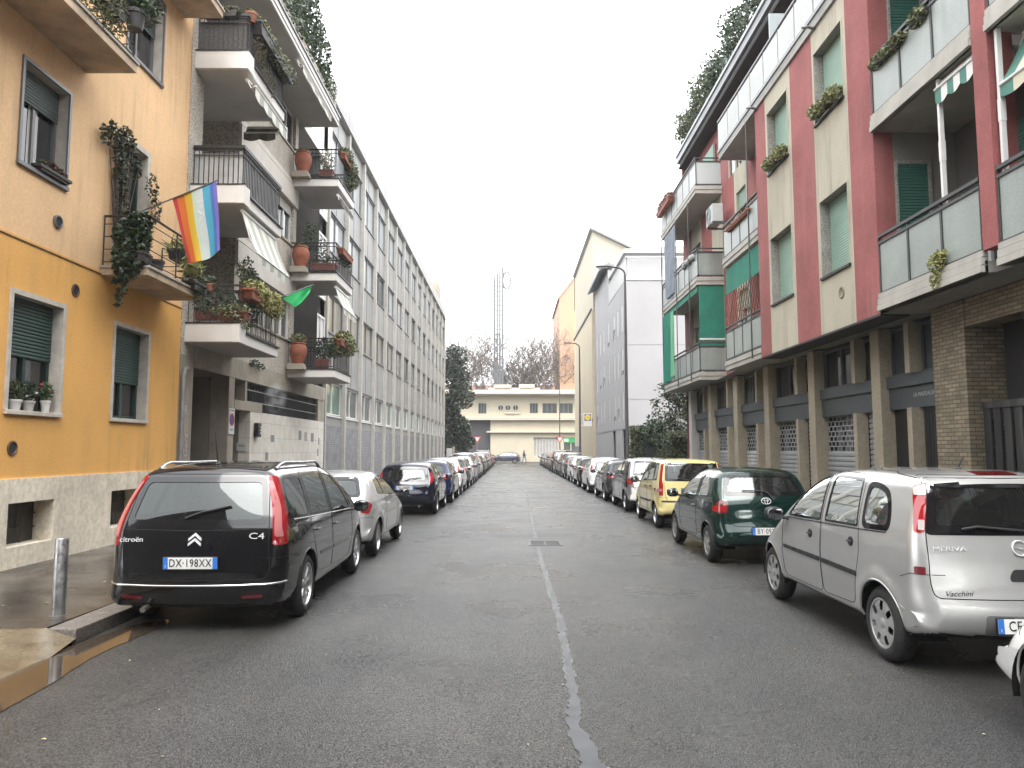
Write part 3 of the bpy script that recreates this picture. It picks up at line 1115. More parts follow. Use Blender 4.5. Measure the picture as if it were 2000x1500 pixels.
# -- the black people carrier
A = dict(L=4.59, R=.325, rim=.225, Ra=.375, wheels=[(.93, 0), (3.66, 0)], style=('double', 7),
    sil=[(.14, .24, .06, .02), (.06, .30, .16, .04), (0, .44, .24, .06), (0, .60, .24, .07), (.02, .74, .2, .07), (.05, .95, .14, .06), (.10, 1.10, .11, .06), (.24, 1.40, .09, .06), (.33, 1.54, .08, .05), (.36, 1.585, .07, .04), (.46, 1.615, .08, .04), (.9, 1.645, .1, .03), (1.7, 1.655, .1, .03), (2.45, 1.62, .1, .04), (2.95, 1.51, .1, .07), (3.45, 1.24, .1, .1), (3.85, 1.03, .12, .1), (4.15, .93, .2, .08), (4.42, .79, .25, .1), (4.55, .60, .28, .14), (4.58, .42, .25, .14), (4.5, .24, .06, .04)],
    w=[(.2, .84), (.35, .895), (.6, .915), (.8, .905), (1.0, .885), (1.1, .86), (1.3, .79), (1.5, .70), (1.62, .63)], plan=(1.1, .085, 3.4, .2), spine=(.75, 3.85, .62),
    win=[dict(v='side', p=[(.40, 1.08), (1.03, 1.05), (1.17, 1.49), (.60, 1.50), (.50, 1.44)], r=.06, f=.026), dict(v='side', p=[(1.11, 1.045), (2.0, 1.015), (2.11, 1.52), (1.24, 1.505)], f=.026),
         dict(v='side', p=[(2.07, 1.012), (3.14, .98), (2.86, 1.28), (2.55, 1.47), (2.18, 1.52)], f=.026, r=.05), dict(v='side', p=[(3.2, .98), (3.55, .965), (3.25, 1.15), (2.98, 1.29)], r=.03, f=.022),
         dict(v='rear', p=[(-.70, 1.04), (.70, 1.04), (.61, 1.50), (-.61, 1.50)], f=.05, r=.07, dark=True), dict(v='front', p=[(-.72, 1.06), (.72, 1.06), (.58, 1.52), (-.58, 1.52)], f=.05, r=.08)],
    doors=[('rear', [(1.34, .40), (2.02, .36), (2.04, 1.0), (2.15, 1.55), (1.2, 1.54), (1.06, 1.02), (1.12, .86)]), ('front', [(2.03, .36), (3.05, .36), (3.2, .62), (3.22, .96), (2.85, 1.32), (2.52, 1.52), (2.16, 1.555), (2.05, 1.0)])],
    gate=[(-.74, .52), (.74, .52), (.71, 1.0), (.635, 1.53), (-.635, 1.53), (-.71, 1.0)], bump=(.72, .72), bonnet=3.85, handles=[(1.3, .88), (2.22, .86)], mirror=(3.12, 1.0), cabin=(.36, .75, 3.0, .76), roof_in=1.56, belt=1.0, bench=.75,
    trim=[('tail_light', 'corner', [('e', .08, 1.52), ('e', .095, 1.25), ('e', .13, 1.0), ('e', .13, .84), ('s', .26, .84), ('s', .30, 1.0), ('s', .36, 1.12), ('s', .47, 1.5)], M_RED, .006, .03),
          ('reversing_lamp', 'corner', [('e', .07, 1.46), ('e', .085, 1.2), ('e', .115, 1.0), ('e', .115, .92), ('e', .05, .92), ('e', .05, 1.02), ('e', .035, 1.2), ('e', .04, 1.46)], M_PINK, .009, .02),
          ('rear_reflector', 'rear2', [(.48, .335), (.68, .345), (.68, .375), (.48, .365)], M_DRED, .004, .01),
          ('side_strip', 'side', [(1.42, .58), (2.0, .57), (2.0, .605), (1.43, .615)], M_GLOSSB, .008, .01), ('side_strip', 'side', [(2.06, .57), (2.95, .56), (2.95, .595), (2.06, .605)], M_GLOSSB, .008, .01),
          ('pillar_trim', 'side', [(2.01, 1.03), (2.06, 1.03), (2.165, 1.51), (2.12, 1.51)], M_GLOSSB, .002, .01), ('pillar_trim', 'side', [(1.04, 1.06), (1.10, 1.06), (1.225, 1.49), (1.175, 1.49)], M_GLOSSB, .002, .01),
          ('headlight', 'front2', [(.4, .64), (.80, .72), (.84, .86), (.5, .76)], M_CLEAR, .006, .03)],
    lines=[('chrome_strip', 'rear', [(-.86, .475), (-.4, .468), (.4, .468), (.86, .475)], .011, M_CHROME, .002), ('tailgate_crease', 'rear', [(-.72, 1.0), (0, .985), (.72, 1.0)], .005, M_SEAM, -.001), ('chrome_strip', 'side', [(.48, 1.06), (1.2, 1.035), (2.2, 1.0), (3.2, .965)], .006, M_CHROME, .003)],
    extra=[roof_rails(.62, 2.45, .61, .062, .017), chevrons(.02, .93), wiper([(-.1, 1.1), (.05, 1.155), (.32, 1.215)]), badge_text('C4', .60, .93, .085, sx=1.5), badge_text('citroën', -.62, .90, .07, sx=1.25), aerial(.62, .36, .35), exhaust(-.45)])
A['extra'].append(plate(A, 'DX·198XX', 0.0, .685, tilt=-4))
# -- the silver people carrier with round handles
B = dict(L=4.04, R=.312, rim=.205, Ra=.352, wheels=[(.67, 0), (3.30, 0)], style=('cap', 7), rim_mat=M_HUBCAP,
    sil=[(.16, .30, .06, .02), (.06, .33, .16, .06), (.0, .44, .22, .08), (0, .55, .22, .08), (.03, .64, .2, .07), (.06, .72, .14, .06), (.08, .95, .12, .05), (.11, 1.08, .11, .05), (.17, 1.36, .09, .05), (.22, 1.53, .08, .04), (.34, 1.595, .08, .04), (.7, 1.605, .1, .03), (1.3, 1.62, .1, .03), (1.9, 1.60, .1, .04), (2.3, 1.53, .1, .07), (2.75, 1.30, .1, .1), (3.12, 1.07, .12, .1), (3.35, .97, .2, .08), (3.72, .87, .25, .1), (3.94, .70, .28, .14), (4.03, .52, .28, .14), (4.03, .40, .2, .1), (3.92, .26, .05, .03)],
    w=[(.2, .78), (.35, .82), (.6, .845), (.8, .845), (1.0, .83), (1.12, .81), (1.3, .755), (1.5, .68), (1.6, .62)], plan=(.95, .085, 3.0, .2), spine=(.6, 3.4, .62), flare=[(.67, .317, .37, .016), (3.30, .317, .37, .016)],
    win=[dict(v='side', p=[(.50, 1.09), (.98, 1.075), (1.06, 1.49), (.86, 1.49), (.66, 1.44), (.55, 1.30)], r=.10, f=.05), dict(v='side', p=[(1.05, 1.08), (1.76, 1.065), (1.80, 1.53), (1.17, 1.515)], r=.035, f=.022),
         dict(v='side', p=[(1.86, 1.06), (2.74, 1.04), (2.52, 1.27), (2.25, 1.46), (1.91, 1.53)], r=.05, f=.022), dict(v='side', p=[(2.82, 1.04), (3.06, 1.03), (2.78, 1.2), (2.62, 1.28)], r=.02, f=.02),
         dict(v='rear', p=[(-.69, 1.105), (.69, 1.105), (.60, 1.55), (-.60, 1.55)], f=.075, r=.05), dict(v='front', p=[(-.68, 1.1), (.68, 1.1), (.55, 1.54), (-.55, 1.54)], f=.05, r=.08)],
    doors=[('rear', [(1.13, .38), (1.83, .36), (1.83, 1.0), (1.86, 1.565), (1.13, 1.55), (1.02, 1.0), (1.0, .84), (1.08, .62)]), ('front', [(1.84, .36), (2.86, .36), (2.9, .6), (2.88, 1.0), (2.52, 1.32), (2.27, 1.5), (1.90, 1.57), (1.85, 1.0)])],
    gate=[(-.665, .625), (.665, .625), (.69, .75), (.69, 1.08), (.615, 1.57), (-.615, 1.57), (-.69, 1.08), (-.69, .75)], bump=(.80, .7), bonnet=3.35, handles=[(1.17, .935), (2.1, .905)], round_handle=True, black_handle=True, mirror=(2.74, 1.05), mirror_mat=M_BLACK, cabin=(.36, .6, 2.55, .70), roof_in=1.52, belt=1.04, bench=.62,
    trim=[('tail_light', 'corner', [('e', .06, 1.51), ('e', .08, 1.40), ('e', .10, 1.25), ('e', .11, 1.12), ('s', .22, 1.12), ('s', .27, 1.3), ('s', .36, 1.48)], M_RED, .006, .02),
          ('indicator_lamp', 'corner', [('e', .055, 1.50), ('e', .072, 1.41), ('s', .31, 1.41), ('s', .35, 1.47)], M_CLEAR, .009, .015), ('reversing_lamp', 'corner', [('e', .095, 1.22), ('e', .1, 1.14), ('s', .2, 1.14), ('s', .22, 1.22)], M_CLEAR, .009, .012),
          ('rear_reflector', 'corner', [('e', .115, .86), ('e', .115, .80), ('s', .19, .80), ('s', .19, .86)], M_DRED, .005, .01),
          ('brake_lamp', 'rear', [(-.17, 1.572), (.17, 1.572), (.165, 1.595), (-.165, 1.595)], M_DRED, .006, .008),
          ('side_strip', 'side', [(1.05, .64), (1.82, .655), (1.82, .70), (1.06, .685)], M_BLACK, .012, .012), ('side_strip', 'side', [(1.86, .655), (2.84, .67), (2.84, .71), (1.86, .70)], M_BLACK, .012, .012),
          ('plate_recess', 'rear', [(-.33, .36), (.33, .36), (.33, .51), (-.33, .51)], pm('recess_grey', (.12, .12, .12), .5), .003, .03),
          ('gate_handle', 'rear', [(-.10, .76), (.10, .76), (.10, .80), (.07, .85), (-.07, .85), (-.10, .80)], M_BLACK, .006, .02),
          ('bumper_scrape', 'corner', [('e', .03, .385), ('s', .25, .375), ('s', .2, .39), ('s', .16, .41)], pm('scraped_paint', (.05, .05, .05), .8), .001, .006),
          ('headlight', 'front2', [(.38, .64), (.72, .70), (.75, .86), (.5, .80)], M_CLEAR, .006, .03)],
    lines=[('belt_strip', 'side', [(.56, 1.085), (1.1, 1.065), (1.86, 1.045), (2.76, 1.025)], .008, M_BLACK, .002), ('roof_channel', 'side', [(.42, 1.545), (.9, 1.585), (1.5, 1.6)], .005, M_SEAM, 0)],
    extra=[ring_emblem(0, 1.01, .058, 'bolt'), wiper([(.05, 1.14), (-.3, 1.17), (-.42, 1.15)]), badge_text('MERIVA', -.53, 1.0, .05, sx=1.5), badge_text('Vacchini', -.50, .662, .055, mat=M_INK, sx=1.1, shear=.4, ext=.001), aerial(.85, .16, .9), exhaust(.3)])
B['extra'].append(plate(B, 'CE·924RL', 0.0, .435, tilt=4))
# -- the small green hatchback
C = dict(L=3.62, R=.295, rim=.185, Ra=.34, wheels=[(.60, 0), (2.97, 0)], style=('cap', 6), rim_mat=M_HUBCAP, frit=.03,
    sil=[(.14, .28, .05, .02), (.05, .33, .16, .06), (0, .42, .22, .08), (0, .52, .22, .08), (.04, .60, .18, .08), (.08, .70, .16, .07), (.10, .92, .15, .07), (.15, 1.06, .14, .08), (.32, 1.30, .13, .08), (.42, 1.42, .12, .06), (.58, 1.475, .12, .04), (1.0, 1.50, .13, .04), (1.5, 1.49, .13, .04), (1.9, 1.43, .12, .07), (2.3, 1.24, .12, .1), (2.7, 1.03, .14, .1), (2.95, .95, .2, .08), (3.3, .83, .25, .1), (3.52, .68, .28, .14), (3.61, .5, .28, .14), (3.6, .38, .2, .1), (3.5, .25, .05, .03)],
    w=[(.2, .77), (.35, .81), (.6, .83), (.8, .825), (.98, .805), (1.1, .775), (1.3, .70), (1.45, .62), (1.52, .58)], plan=(.95, .12, 2.7, .2), spine=(.6, 3.0, .58),
    win=[dict(v='side', p=[(.56, 1.02), (1.16, 1.0), (1.18, 1.38), (.86, 1.37), (.68, 1.27)], r=.07, f=.022), dict(v='side', p=[(1.25, .995), (2.36, .965), (2.12, 1.18), (1.86, 1.34), (1.28, 1.385)], r=.06, f=.022),
         dict(v='rear', p=[(-.62, 1.06), (.62, 1.06), (.60, 1.20), (.49, 1.405), (-.49, 1.405), (-.60, 1.20)], f=.06, r=.10), dict(v='front', p=[(-.66, 1.04), (.66, 1.04), (.54, 1.42), (-.54, 1.42)], f=.05, r=.08)],
    doors=[('front', [(1.2, .36), (2.36, .34), (2.44, .6), (2.45, .95), (2.1, 1.24), (1.88, 1.385), (1.24, 1.42), (1.2, 1.0)])],
    gate=[(-.54, .60), (.54, .60), (.60, .95), (.63, 1.06), (.52, 1.43), (-.52, 1.43), (-.63, 1.06), (-.60, .95)], bump=(.66, .66), bonnet=2.95, handles=[(1.4, .84)], mirror=(2.34, .99), cabin=(.33, .55, 2.15, .68), roof_in=1.42, belt=.97, bench=.5,
    trim=[('tail_light', 'corner', [('e', .20, 1.0), ('e', .235, .93), ('e', .225, .80), ('e', .1, .785), ('s', .22, .80), ('s', .27, .94), ('s', .22, 1.01)], M_DRED, .006, .03), ('lamp_lens', 'corner', [('e', .205, .90), ('e', .2, .815), ('e', .03, .815), ('e', .03, .91)], M_RED, .009, .02),
          ('side_strip', 'side', [(1.22, .55), (2.34, .56), (2.34, .59), (1.22, .58)], PAINT, .01, .01), ('headlight', 'front2', [(.4, .62), (.70, .68), (.72, .82), (.5, .78)], M_CLEAR, .006, .03)],
    extra=[ring_emblem(0, .985, .055, 'ovals'), wiper([(.12, .99), (.05, 1.09), (-.02, 1.125), (-.34, 1.13)]), exhaust(.35)])
C['extra'].append(plate(C, 'BY·093KZ', 0.0, .535, tilt=2))
# -- the boxy yellow hatchback
Dd = dict(L=3.54, R=.29, rim=.185, Ra=.335, wheels=[(.60, 0), (2.90, 0)], style=('double', 5), frit=.03,
    sil=[(.14, .28, .05, .02), (.05, .33, .14, .05), (0, .42, .2, .06), (0, .56, .2, .06), (.03, .64, .16, .05), (.06, .75, .10, .04), (.09, 1.02, .09, .04), (.16, 1.3, .08, .04), (.22, 1.50, .07, .04), (.36, 1.55, .08, .03), (.8, 1.575, .09, .03), (1.4, 1.58, .09, .03), (1.85, 1.54, .09, .05), (2.25, 1.33, .1, .1), (2.6, 1.08, .12, .1), (2.8, 1.0, .2, .06), (3.2, .90, .22, .08), (3.45, .76, .24, .12), (3.53, .56, .24, .12), (3.53, .4, .2, .08), (3.44, .26, .05, .03)],
    w=[(.2, .74), (.35, .775), (.6, .79), (.8, .79), (1.0, .775), (1.1, .76), (1.3, .715), (1.48, .66), (1.58, .62)], plan=(.8, .07, 2.6, .16), spine=(.55, 2.95, .6), flare=[(.60, .295, .36, .012), (2.9, .295, .36, .012)],
    win=[dict(v='side', p=[(.40, 1.08), (.74, 1.07), (.80, 1.47), (.46, 1.47)], r=.05, f=.04, dark=True), dict(v='side', p=[(.78, 1.065), (1.40, 1.045), (1.42, 1.49), (.85, 1.48)], r=.06, f=.024), dict(v='side', p=[(1.48, 1.04), (2.32, 1.01), (2.12, 1.22), (1.85, 1.44), (1.50, 1.49)], r=.05, f=.024),
         dict(v='rear', p=[(-.62, 1.07), (.62, 1.07), (.58, 1.5), (-.58, 1.5)], f=.06, r=.05), dict(v='front', p=[(-.63, 1.05), (.63, 1.05), (.55, 1.5), (-.55, 1.5)], f=.05, r=.08)],
    doors=[('rear', [(1.0, .38), (1.44, .36), (1.46, 1.52), (.82, 1.51), (.76, 1.0), (.82, .74)]), ('front', [(1.45, .36), (2.38, .36), (2.44, .6), (2.42, 1.0), (2.12, 1.28), (1.88, 1.48), (1.47, 1.52)])],
    gate=[(-.60, .62), (.60, .62), (.64, 1.0), (.60, 1.52), (-.60, 1.52), (-.64, 1.0)], bump=(.70, .7), bonnet=2.8, handles=[(.98, .93), (1.62, .92)], black_handle=True, mirror=(2.3, 1.03), mirror_mat=M_BLACK, cabin=(.36, .5, 2.15, .66), roof_in=1.5, belt=1.02, bench=.45,
    trim=[('tail_light', 'corner', [('e', .06, 1.46), ('e', .08, 1.1), ('e', .115, .98), ('e', .115, .75), ('s', .17, .75), ('s', .20, 1.08), ('s', .32, 1.45)], M_RED, .006, .02), ('reversing_lamp', 'corner', [('e', .1, .90), ('e', .1, .84), ('e', .0, .84), ('e', .0, .90)], M_PINK, .009, .01),
          ('bumper_strip', 'rear', [(-.70, .60), (.70, .60), (.70, .64), (-.70, .64)], M_BLACK, .008, .012), ('side_strip', 'side', [(.98, .56), (1.44, .555), (1.44, .60), (.98, .605)], M_BLACK, .012, .01), ('side_strip', 'side', [(1.47, .555), (2.36, .55), (2.36, .595), (1.47, .60)], M_BLACK, .012, .01),
          ('headlight', 'front2', [(.4, .66), (.68, .70), (.70, .88), (.5, .86)], M_CLEAR, .006, .03)],
    extra=[wiper([(0, 1.08), (-.3, 1.12), (-.4, 1.1)]), badge_text('PANDA', -.42, .76, .045, mat=M_INK, sx=1.4), aerial(.6, .12, .3), exhaust(.3)])
Dd['extra'].append(plate(Dd, 'CX·471DB', 0, .85, tilt=-4))
# -- the silver three-door hatchback
Ee = dict(L=4.03, R=.305, rim=.21, Ra=.35, wheels=[(.74, 0), (3.21, 0)], style=('spoke', 5), frit=.03,
    sil=[(.16, .27, .05, .02), (.06, .32, .18, .06), (0, .44, .25, .09), (.0, .60, .25, .09), (.04, .78, .2, .09), (.07, .93, .17, .08), (.18, 1.08, .14, .08), (.45, 1.29, .12, .07), (.56, 1.365, .1, .05), (.75, 1.40, .12, .04), (1.2, 1.43, .13, .04), (1.8, 1.42, .13, .04), (2.25, 1.34, .12, .08), (2.7, 1.13, .12, .1), (3.05, .97, .14, .1), (3.3, .90, .2, .08), (3.7, .79, .25, .1), (3.95, .62, .28, .14), (4.02, .46, .26, .14), (4.0, .36, .2, .1), (3.9, .25, .05, .03)],
    w=[(.2, .78), (.35, .825), (.6, .845), (.8, .84), (.92, .815), (1.05, .765), (1.2, .69), (1.35, .60), (1.43, .56)], plan=(1.1, .12, 3.0, .2), spine=(.7, 3.4, .56), flare=[(.74, .31, .42, .02), (3.21, .31, .38, .014)], crease=[(.9, 3.0, .70, .035, .012)],
    win=[dict(v='side', p=[(.86, 1.03), (1.42, .985), (1.46, 1.33), (1.02, 1.27)], r=.06, f=.022), dict(v='side', p=[(1.5, .98), (2.66, .925), (2.4, 1.12), (2.1, 1.29), (1.54, 1.335)], r=.05, f=.022),
         dict(v='rear', p=[(-.62, 1.0), (.62, 1.0), (.50, 1.325), (-.50, 1.325)], f=.05, r=.08), dict(v='front', p=[(-.68, .98), (.68, .98), (.54, 1.36), (-.54, 1.36)], f=.05, r=.08)],
    doors=[('front', [(1.46, .36), (2.64, .35), (2.74, .6), (2.74, .92), (2.38, 1.17), (2.1, 1.32), (1.5, 1.36), (1.44, 1.0)])],
    gate=[(-.52, .62), (.52, .62), (.64, 1.0), (.53, 1.35), (-.53, 1.35), (-.64, 1.0)], bump=(.68, .66), bonnet=3.25, handles=[(1.66, .82)], mirror=(2.6, .95), mirror_mat=M_BLACK, cabin=(.3, .7, 2.35, .68), roof_in=1.35, belt=.95, bench=.6,
    trim=[('tail_light', 'corner', [('e', .2, .90), ('e', .19, .76), ('s', .22, .74), ('s', .34, .88), ('s', .24, .95)], M_RED, .006, .03), ('headlight', 'front2', [(.4, .60), (.74, .66), (.76, .80), (.5, .72)], M_CLEAR, .006, .03)],
    extra=[wiper([(0, 1.0), (-.3, 1.05), (-.4, 1.04)]), exhaust(.4)])
Ee['extra'].append(plate(Ee, 'EJ·305MT', 0, .72, tilt=-4))
# -- the dark five-door hatchback with high tail lights
Ff = dict(L=3.95, R=.30, rim=.2, Ra=.345, wheels=[(.68, 0), (3.17, 0)], style=('spoke', 5), frit=.03,
    sil=[(.16, .27, .05, .02), (.06, .32, .18, .06), (0, .44, .25, .09), (.0, .58, .25, .09), (.04, .66, .2, .08), (.07, .82, .17, .08), (.16, .96, .14, .08), (.36, 1.22, .12, .07), (.42, 1.345, .1, .05), (.6, 1.41, .12, .04), (1.1, 1.46, .13, .04), (1.6, 1.46, .13, .04), (2.1, 1.38, .12, .08), (2.6, 1.15, .12, .1), (2.95, .99, .14, .1), (3.2, .92, .2, .08), (3.6, .80, .25, .1), (3.86, .62, .28, .14), (3.94, .46, .26, .14), (3.92, .36, .2, .1), (3.82, .25, .05, .03)],
    w=[(.2, .79), (.35, .84), (.6, .86), (.8, .85), (.95, .825), (1.05, .785), (1.2, .715), (1.35, .635), (1.46, .58)], plan=(1.0, .12, 2.9, .2), spine=(.65, 3.3, .56),
    win=[dict(v='side', p=[(.62, 1.1), (.98, 1.06), (1.06, 1.34), (.8, 1.28)], r=.05, f=.024), dict(v='side', p=[(1.02, 1.05), (1.68, .99), (1.74, 1.38), (1.1, 1.345)], r=.04, f=.022), dict(v='side', p=[(1.74, .985), (2.66, .925), (2.36, 1.15), (2.08, 1.31), (1.79, 1.38)], r=.05, f=.022),
         dict(v='rear', p=[(-.60, .90), (.60, .90), (.52, 1.27), (-.52, 1.27)], f=.05, r=.08), dict(v='front', p=[(-.68, 1.0), (.68, 1.0), (.55, 1.4), (-.55, 1.4)], f=.05, r=.08)],
    doors=[('rear', [(1.12, .36), (1.7, .35), (1.71, .98), (1.76, 1.405), (1.08, 1.37), (.98, 1.0), (.96, .74)]), ('front', [(1.71, .35), (2.64, .35), (2.72, .6), (2.7, .92), (2.35, 1.18), (2.1, 1.34), (1.77, 1.405), (1.72, .98)])],
    gate=[(-.58, .60), (.58, .60), (.64, .9), (.545, 1.33), (-.545, 1.33), (-.64, .9)], bump=(.64, .66), bonnet=3.1, handles=[(1.16, .86), (1.88, .83)], mirror=(2.6, .97), cabin=(.31, .65, 2.25, .68), roof_in=1.38, belt=.95, bench=.55,
    trim=[('tail_light', 'corner', [('e', .05, 1.17), ('e', .12, 1.04), ('e', .15, .86), ('s', .22, .86), ('s', .36, .96), ('s', .46, 1.17)], M_RED, .006, .03), ('headlight', 'front2', [(.4, .62), (.74, .68), (.76, .84), (.5, .74)], M_CLEAR, .006, .03)],
    lines=[('chrome_strip', 'rear', [(-.12, .865), (.12, .865)], .008, M_CHROME, .004)],
    extra=[wiper([(.0, .92), (.14, .97), (.42, 1.0)]), exhaust(.4)])
Ff['extra'].append(plate(Ff, 'EL 499PL', 0, .74, tilt=-6))
# -- the short two-tone car
Gg = dict(L=3.50, R=.30, rim=.195, Ra=.345, wheels=[(.46, 0), (2.95, 0)], style=('double', 5), frit=.03,
    sil=[(.1, .28, .05, .02), (.03, .33, .16, .05), (0, .44, .2, .07), (0, .60, .2, .07), (.02, .74, .16, .06), (.05, .95, .12, .06), (.10, 1.1, .11, .06), (.24, 1.36, .1, .05), (.32, 1.48, .1, .04), (.5, 1.53, .1, .03), (1.0, 1.555, .1, .03), (1.6, 1.54, .1, .04), (2.0, 1.46, .1, .07), (2.4, 1.26, .1, .1), (2.75, 1.04, .12, .1), (2.95, .96, .2, .06), (3.2, .88, .22, .08), (3.42, .74, .24, .12), (3.49, .56, .24, .12), (3.49, .4, .2, .08), (3.4, .26, .05, .03)],
    w=[(.2, .78), (.35, .815), (.6, .833), (.8, .83), (1.0, .81), (1.1, .785), (1.3, .72), (1.46, .65), (1.55, .60)], plan=(.8, .09, 2.7, .16), spine=(.5, 3.0, .6), flare=[(.46, .305, .37, .012), (2.95, .305, .37, .012)],
    win=[dict(v='side', p=[(.72, 1.06), (1.30, 1.03), (1.34, 1.44), (.92, 1.42)], r=.06, f=.024), dict(v='side', p=[(1.38, 1.025), (2.44, .99), (2.18, 1.22), (1.92, 1.4), (1.41, 1.445)], r=.05, f=.024),
         dict(v='rear', p=[(-.62, 1.04), (.62, 1.04), (.54, 1.45), (-.54, 1.45)], f=.05, r=.07), dict(v='front', p=[(-.66, 1.04), (.66, 1.04), (.56, 1.46), (-.56, 1.46)], f=.05, r=.08)],
    doors=[('rear', [(.86, .38), (1.34, .36), (1.37, 1.475), (.9, 1.455), (.70, 1.05), (.76, .74)]), ('front', [(1.35, .36), (2.46, .36), (2.52, .6), (2.5, .98), (2.18, 1.25), (1.94, 1.43), (1.38, 1.475)])],
    gate=[(-.58, .64), (.58, .64), (.64, 1.0), (.56, 1.48), (-.56, 1.48), (-.64, 1.0)], bump=(.70, .7), bonnet=2.98, handles=[(.98, .90), (1.54, .90)], mirror=(2.42, 1.0), mirror_mat=M_BLACK, cabin=(.36, .4, 2.2, .68), roof_in=1.48, belt=1.0, bench=.45,
    trim=[('tail_light', 'corner', [('e', .2, .95), ('e', .2, .78), ('s', .17, .78), ('s', .19, .95)], M_RED, .008, .05), ('safety_frame', 'side', [(.16, .70), (.62, .70), (.66, 1.06), (.9, 1.46), (.4, 1.44), (.2, 1.08)], M_GLOSSB, .003, .05), ('headlight', 'front2', [(.42, .68), (.70, .70), (.72, .86), (.5, .86)], M_CLEAR, .006, .05)],
    extra=[wiper([(0, 1.06), (-.3, 1.1), (-.38, 1.08)]), aerial(.45, .14, .2)])
Gg['extra'].append(plate(Gg, 'FB·618VN', 0, .54))
# -- a plain five-door hatchback
Hh = dict(L=4.3, R=.312, rim=.215, Ra=.355, wheels=[(.80, 0), (3.45, 0)], style=('spoke', 5), frit=.03, N=260, J=18, K=22,
    sil=[(.16, .27, .05, .02), (.06, .32, .18, .06), (0, .46, .25, .09), (.0, .62, .25, .09), (.04, .78, .2, .08), (.07, .92, .17, .08), (.2, 1.04, .14, .08), (.46, 1.27, .12, .07), (.54, 1.365, .1, .05), (.72, 1.41, .12, .04), (1.2, 1.45, .13, .04), (1.8, 1.45, .13, .04), (2.3, 1.37, .12, .08), (2.8, 1.15, .12, .1), (3.15, 1.0, .14, .1), (3.4, .94, .2, .08), (3.9, .83, .25, .1), (4.2, .66, .28, .14), (4.29, .5, .26, .14), (4.27, .38, .2, .1), (4.16, .25, .05, .03)],
    w=[(.2, .80), (.35, .865), (.6, .885), (.8, .875), (.95, .85), (1.05, .805), (1.2, .73), (1.35, .65), (1.45, .60)], plan=(1.1, .11, 3.2, .2), spine=(.75, 3.6, .58),
    win=[dict(v='side', p=[(.72, 1.08), (1.1, 1.05), (1.16, 1.33), (.96, 1.28)], r=.05, f=.024), dict(v='side', p=[(1.15, 1.04), (1.84, 1.0), (1.9, 1.37), (1.22, 1.335)], r=.04, f=.022), dict(v='side', p=[(1.9, .995), (2.86, .95), (2.54, 1.16), (2.26, 1.32), (1.95, 1.37)], r=.05, f=.022),
         dict(v='rear', p=[(-.64, 1.0), (.64, 1.0), (.54, 1.31), (-.54, 1.31)], f=.05, r=.08), dict(v='front', p=[(-.7, 1.02), (.7, 1.02), (.57, 1.39), (-.57, 1.39)], f=.05, r=.08)],
    doors=[('rear', [(1.26, .36), (1.86, .35), (1.87, .98), (1.93, 1.395), (1.18, 1.36), (1.08, 1.0), (1.12, .74)]), ('front', [(1.87, .35), (2.84, .35), (2.92, .6), (2.9, .94), (2.54, 1.19), (2.28, 1.35), (1.94, 1.395), (1.88, .98)])],
    gate=[(-.56, .64), (.56, .64), (.66, 1.0), (.56, 1.34), (-.56, 1.34), (-.66, 1.0)], bump=(.66, .68), bonnet=3.3, handles=[(1.3, .88), (2.04, .86)], mirror=(2.8, .98), cabin=(.32, .75, 2.45, .70), roof_in=1.37, belt=.97, bench=.6,
    trim=[('tail_light', 'corner', [('e', .25, .96), ('e', .27, .86), ('e', .2, .80), ('s', .22, .82), ('s', .38, .92), ('s', .28, .99)], M_RED, .006, .03), ('headlight', 'front2', [(.42, .64), (.76, .68), (.79, .80), (.5, .74)], M_CLEAR, .006, .03)],
    extra=[wiper([(0, 1.0), (-.3, 1.05), (-.4, 1.04)]), exhaust(.4)])
Hh['extra'].append(plate(Hh, 'FR 260CS', 0, .74, tilt=-4))
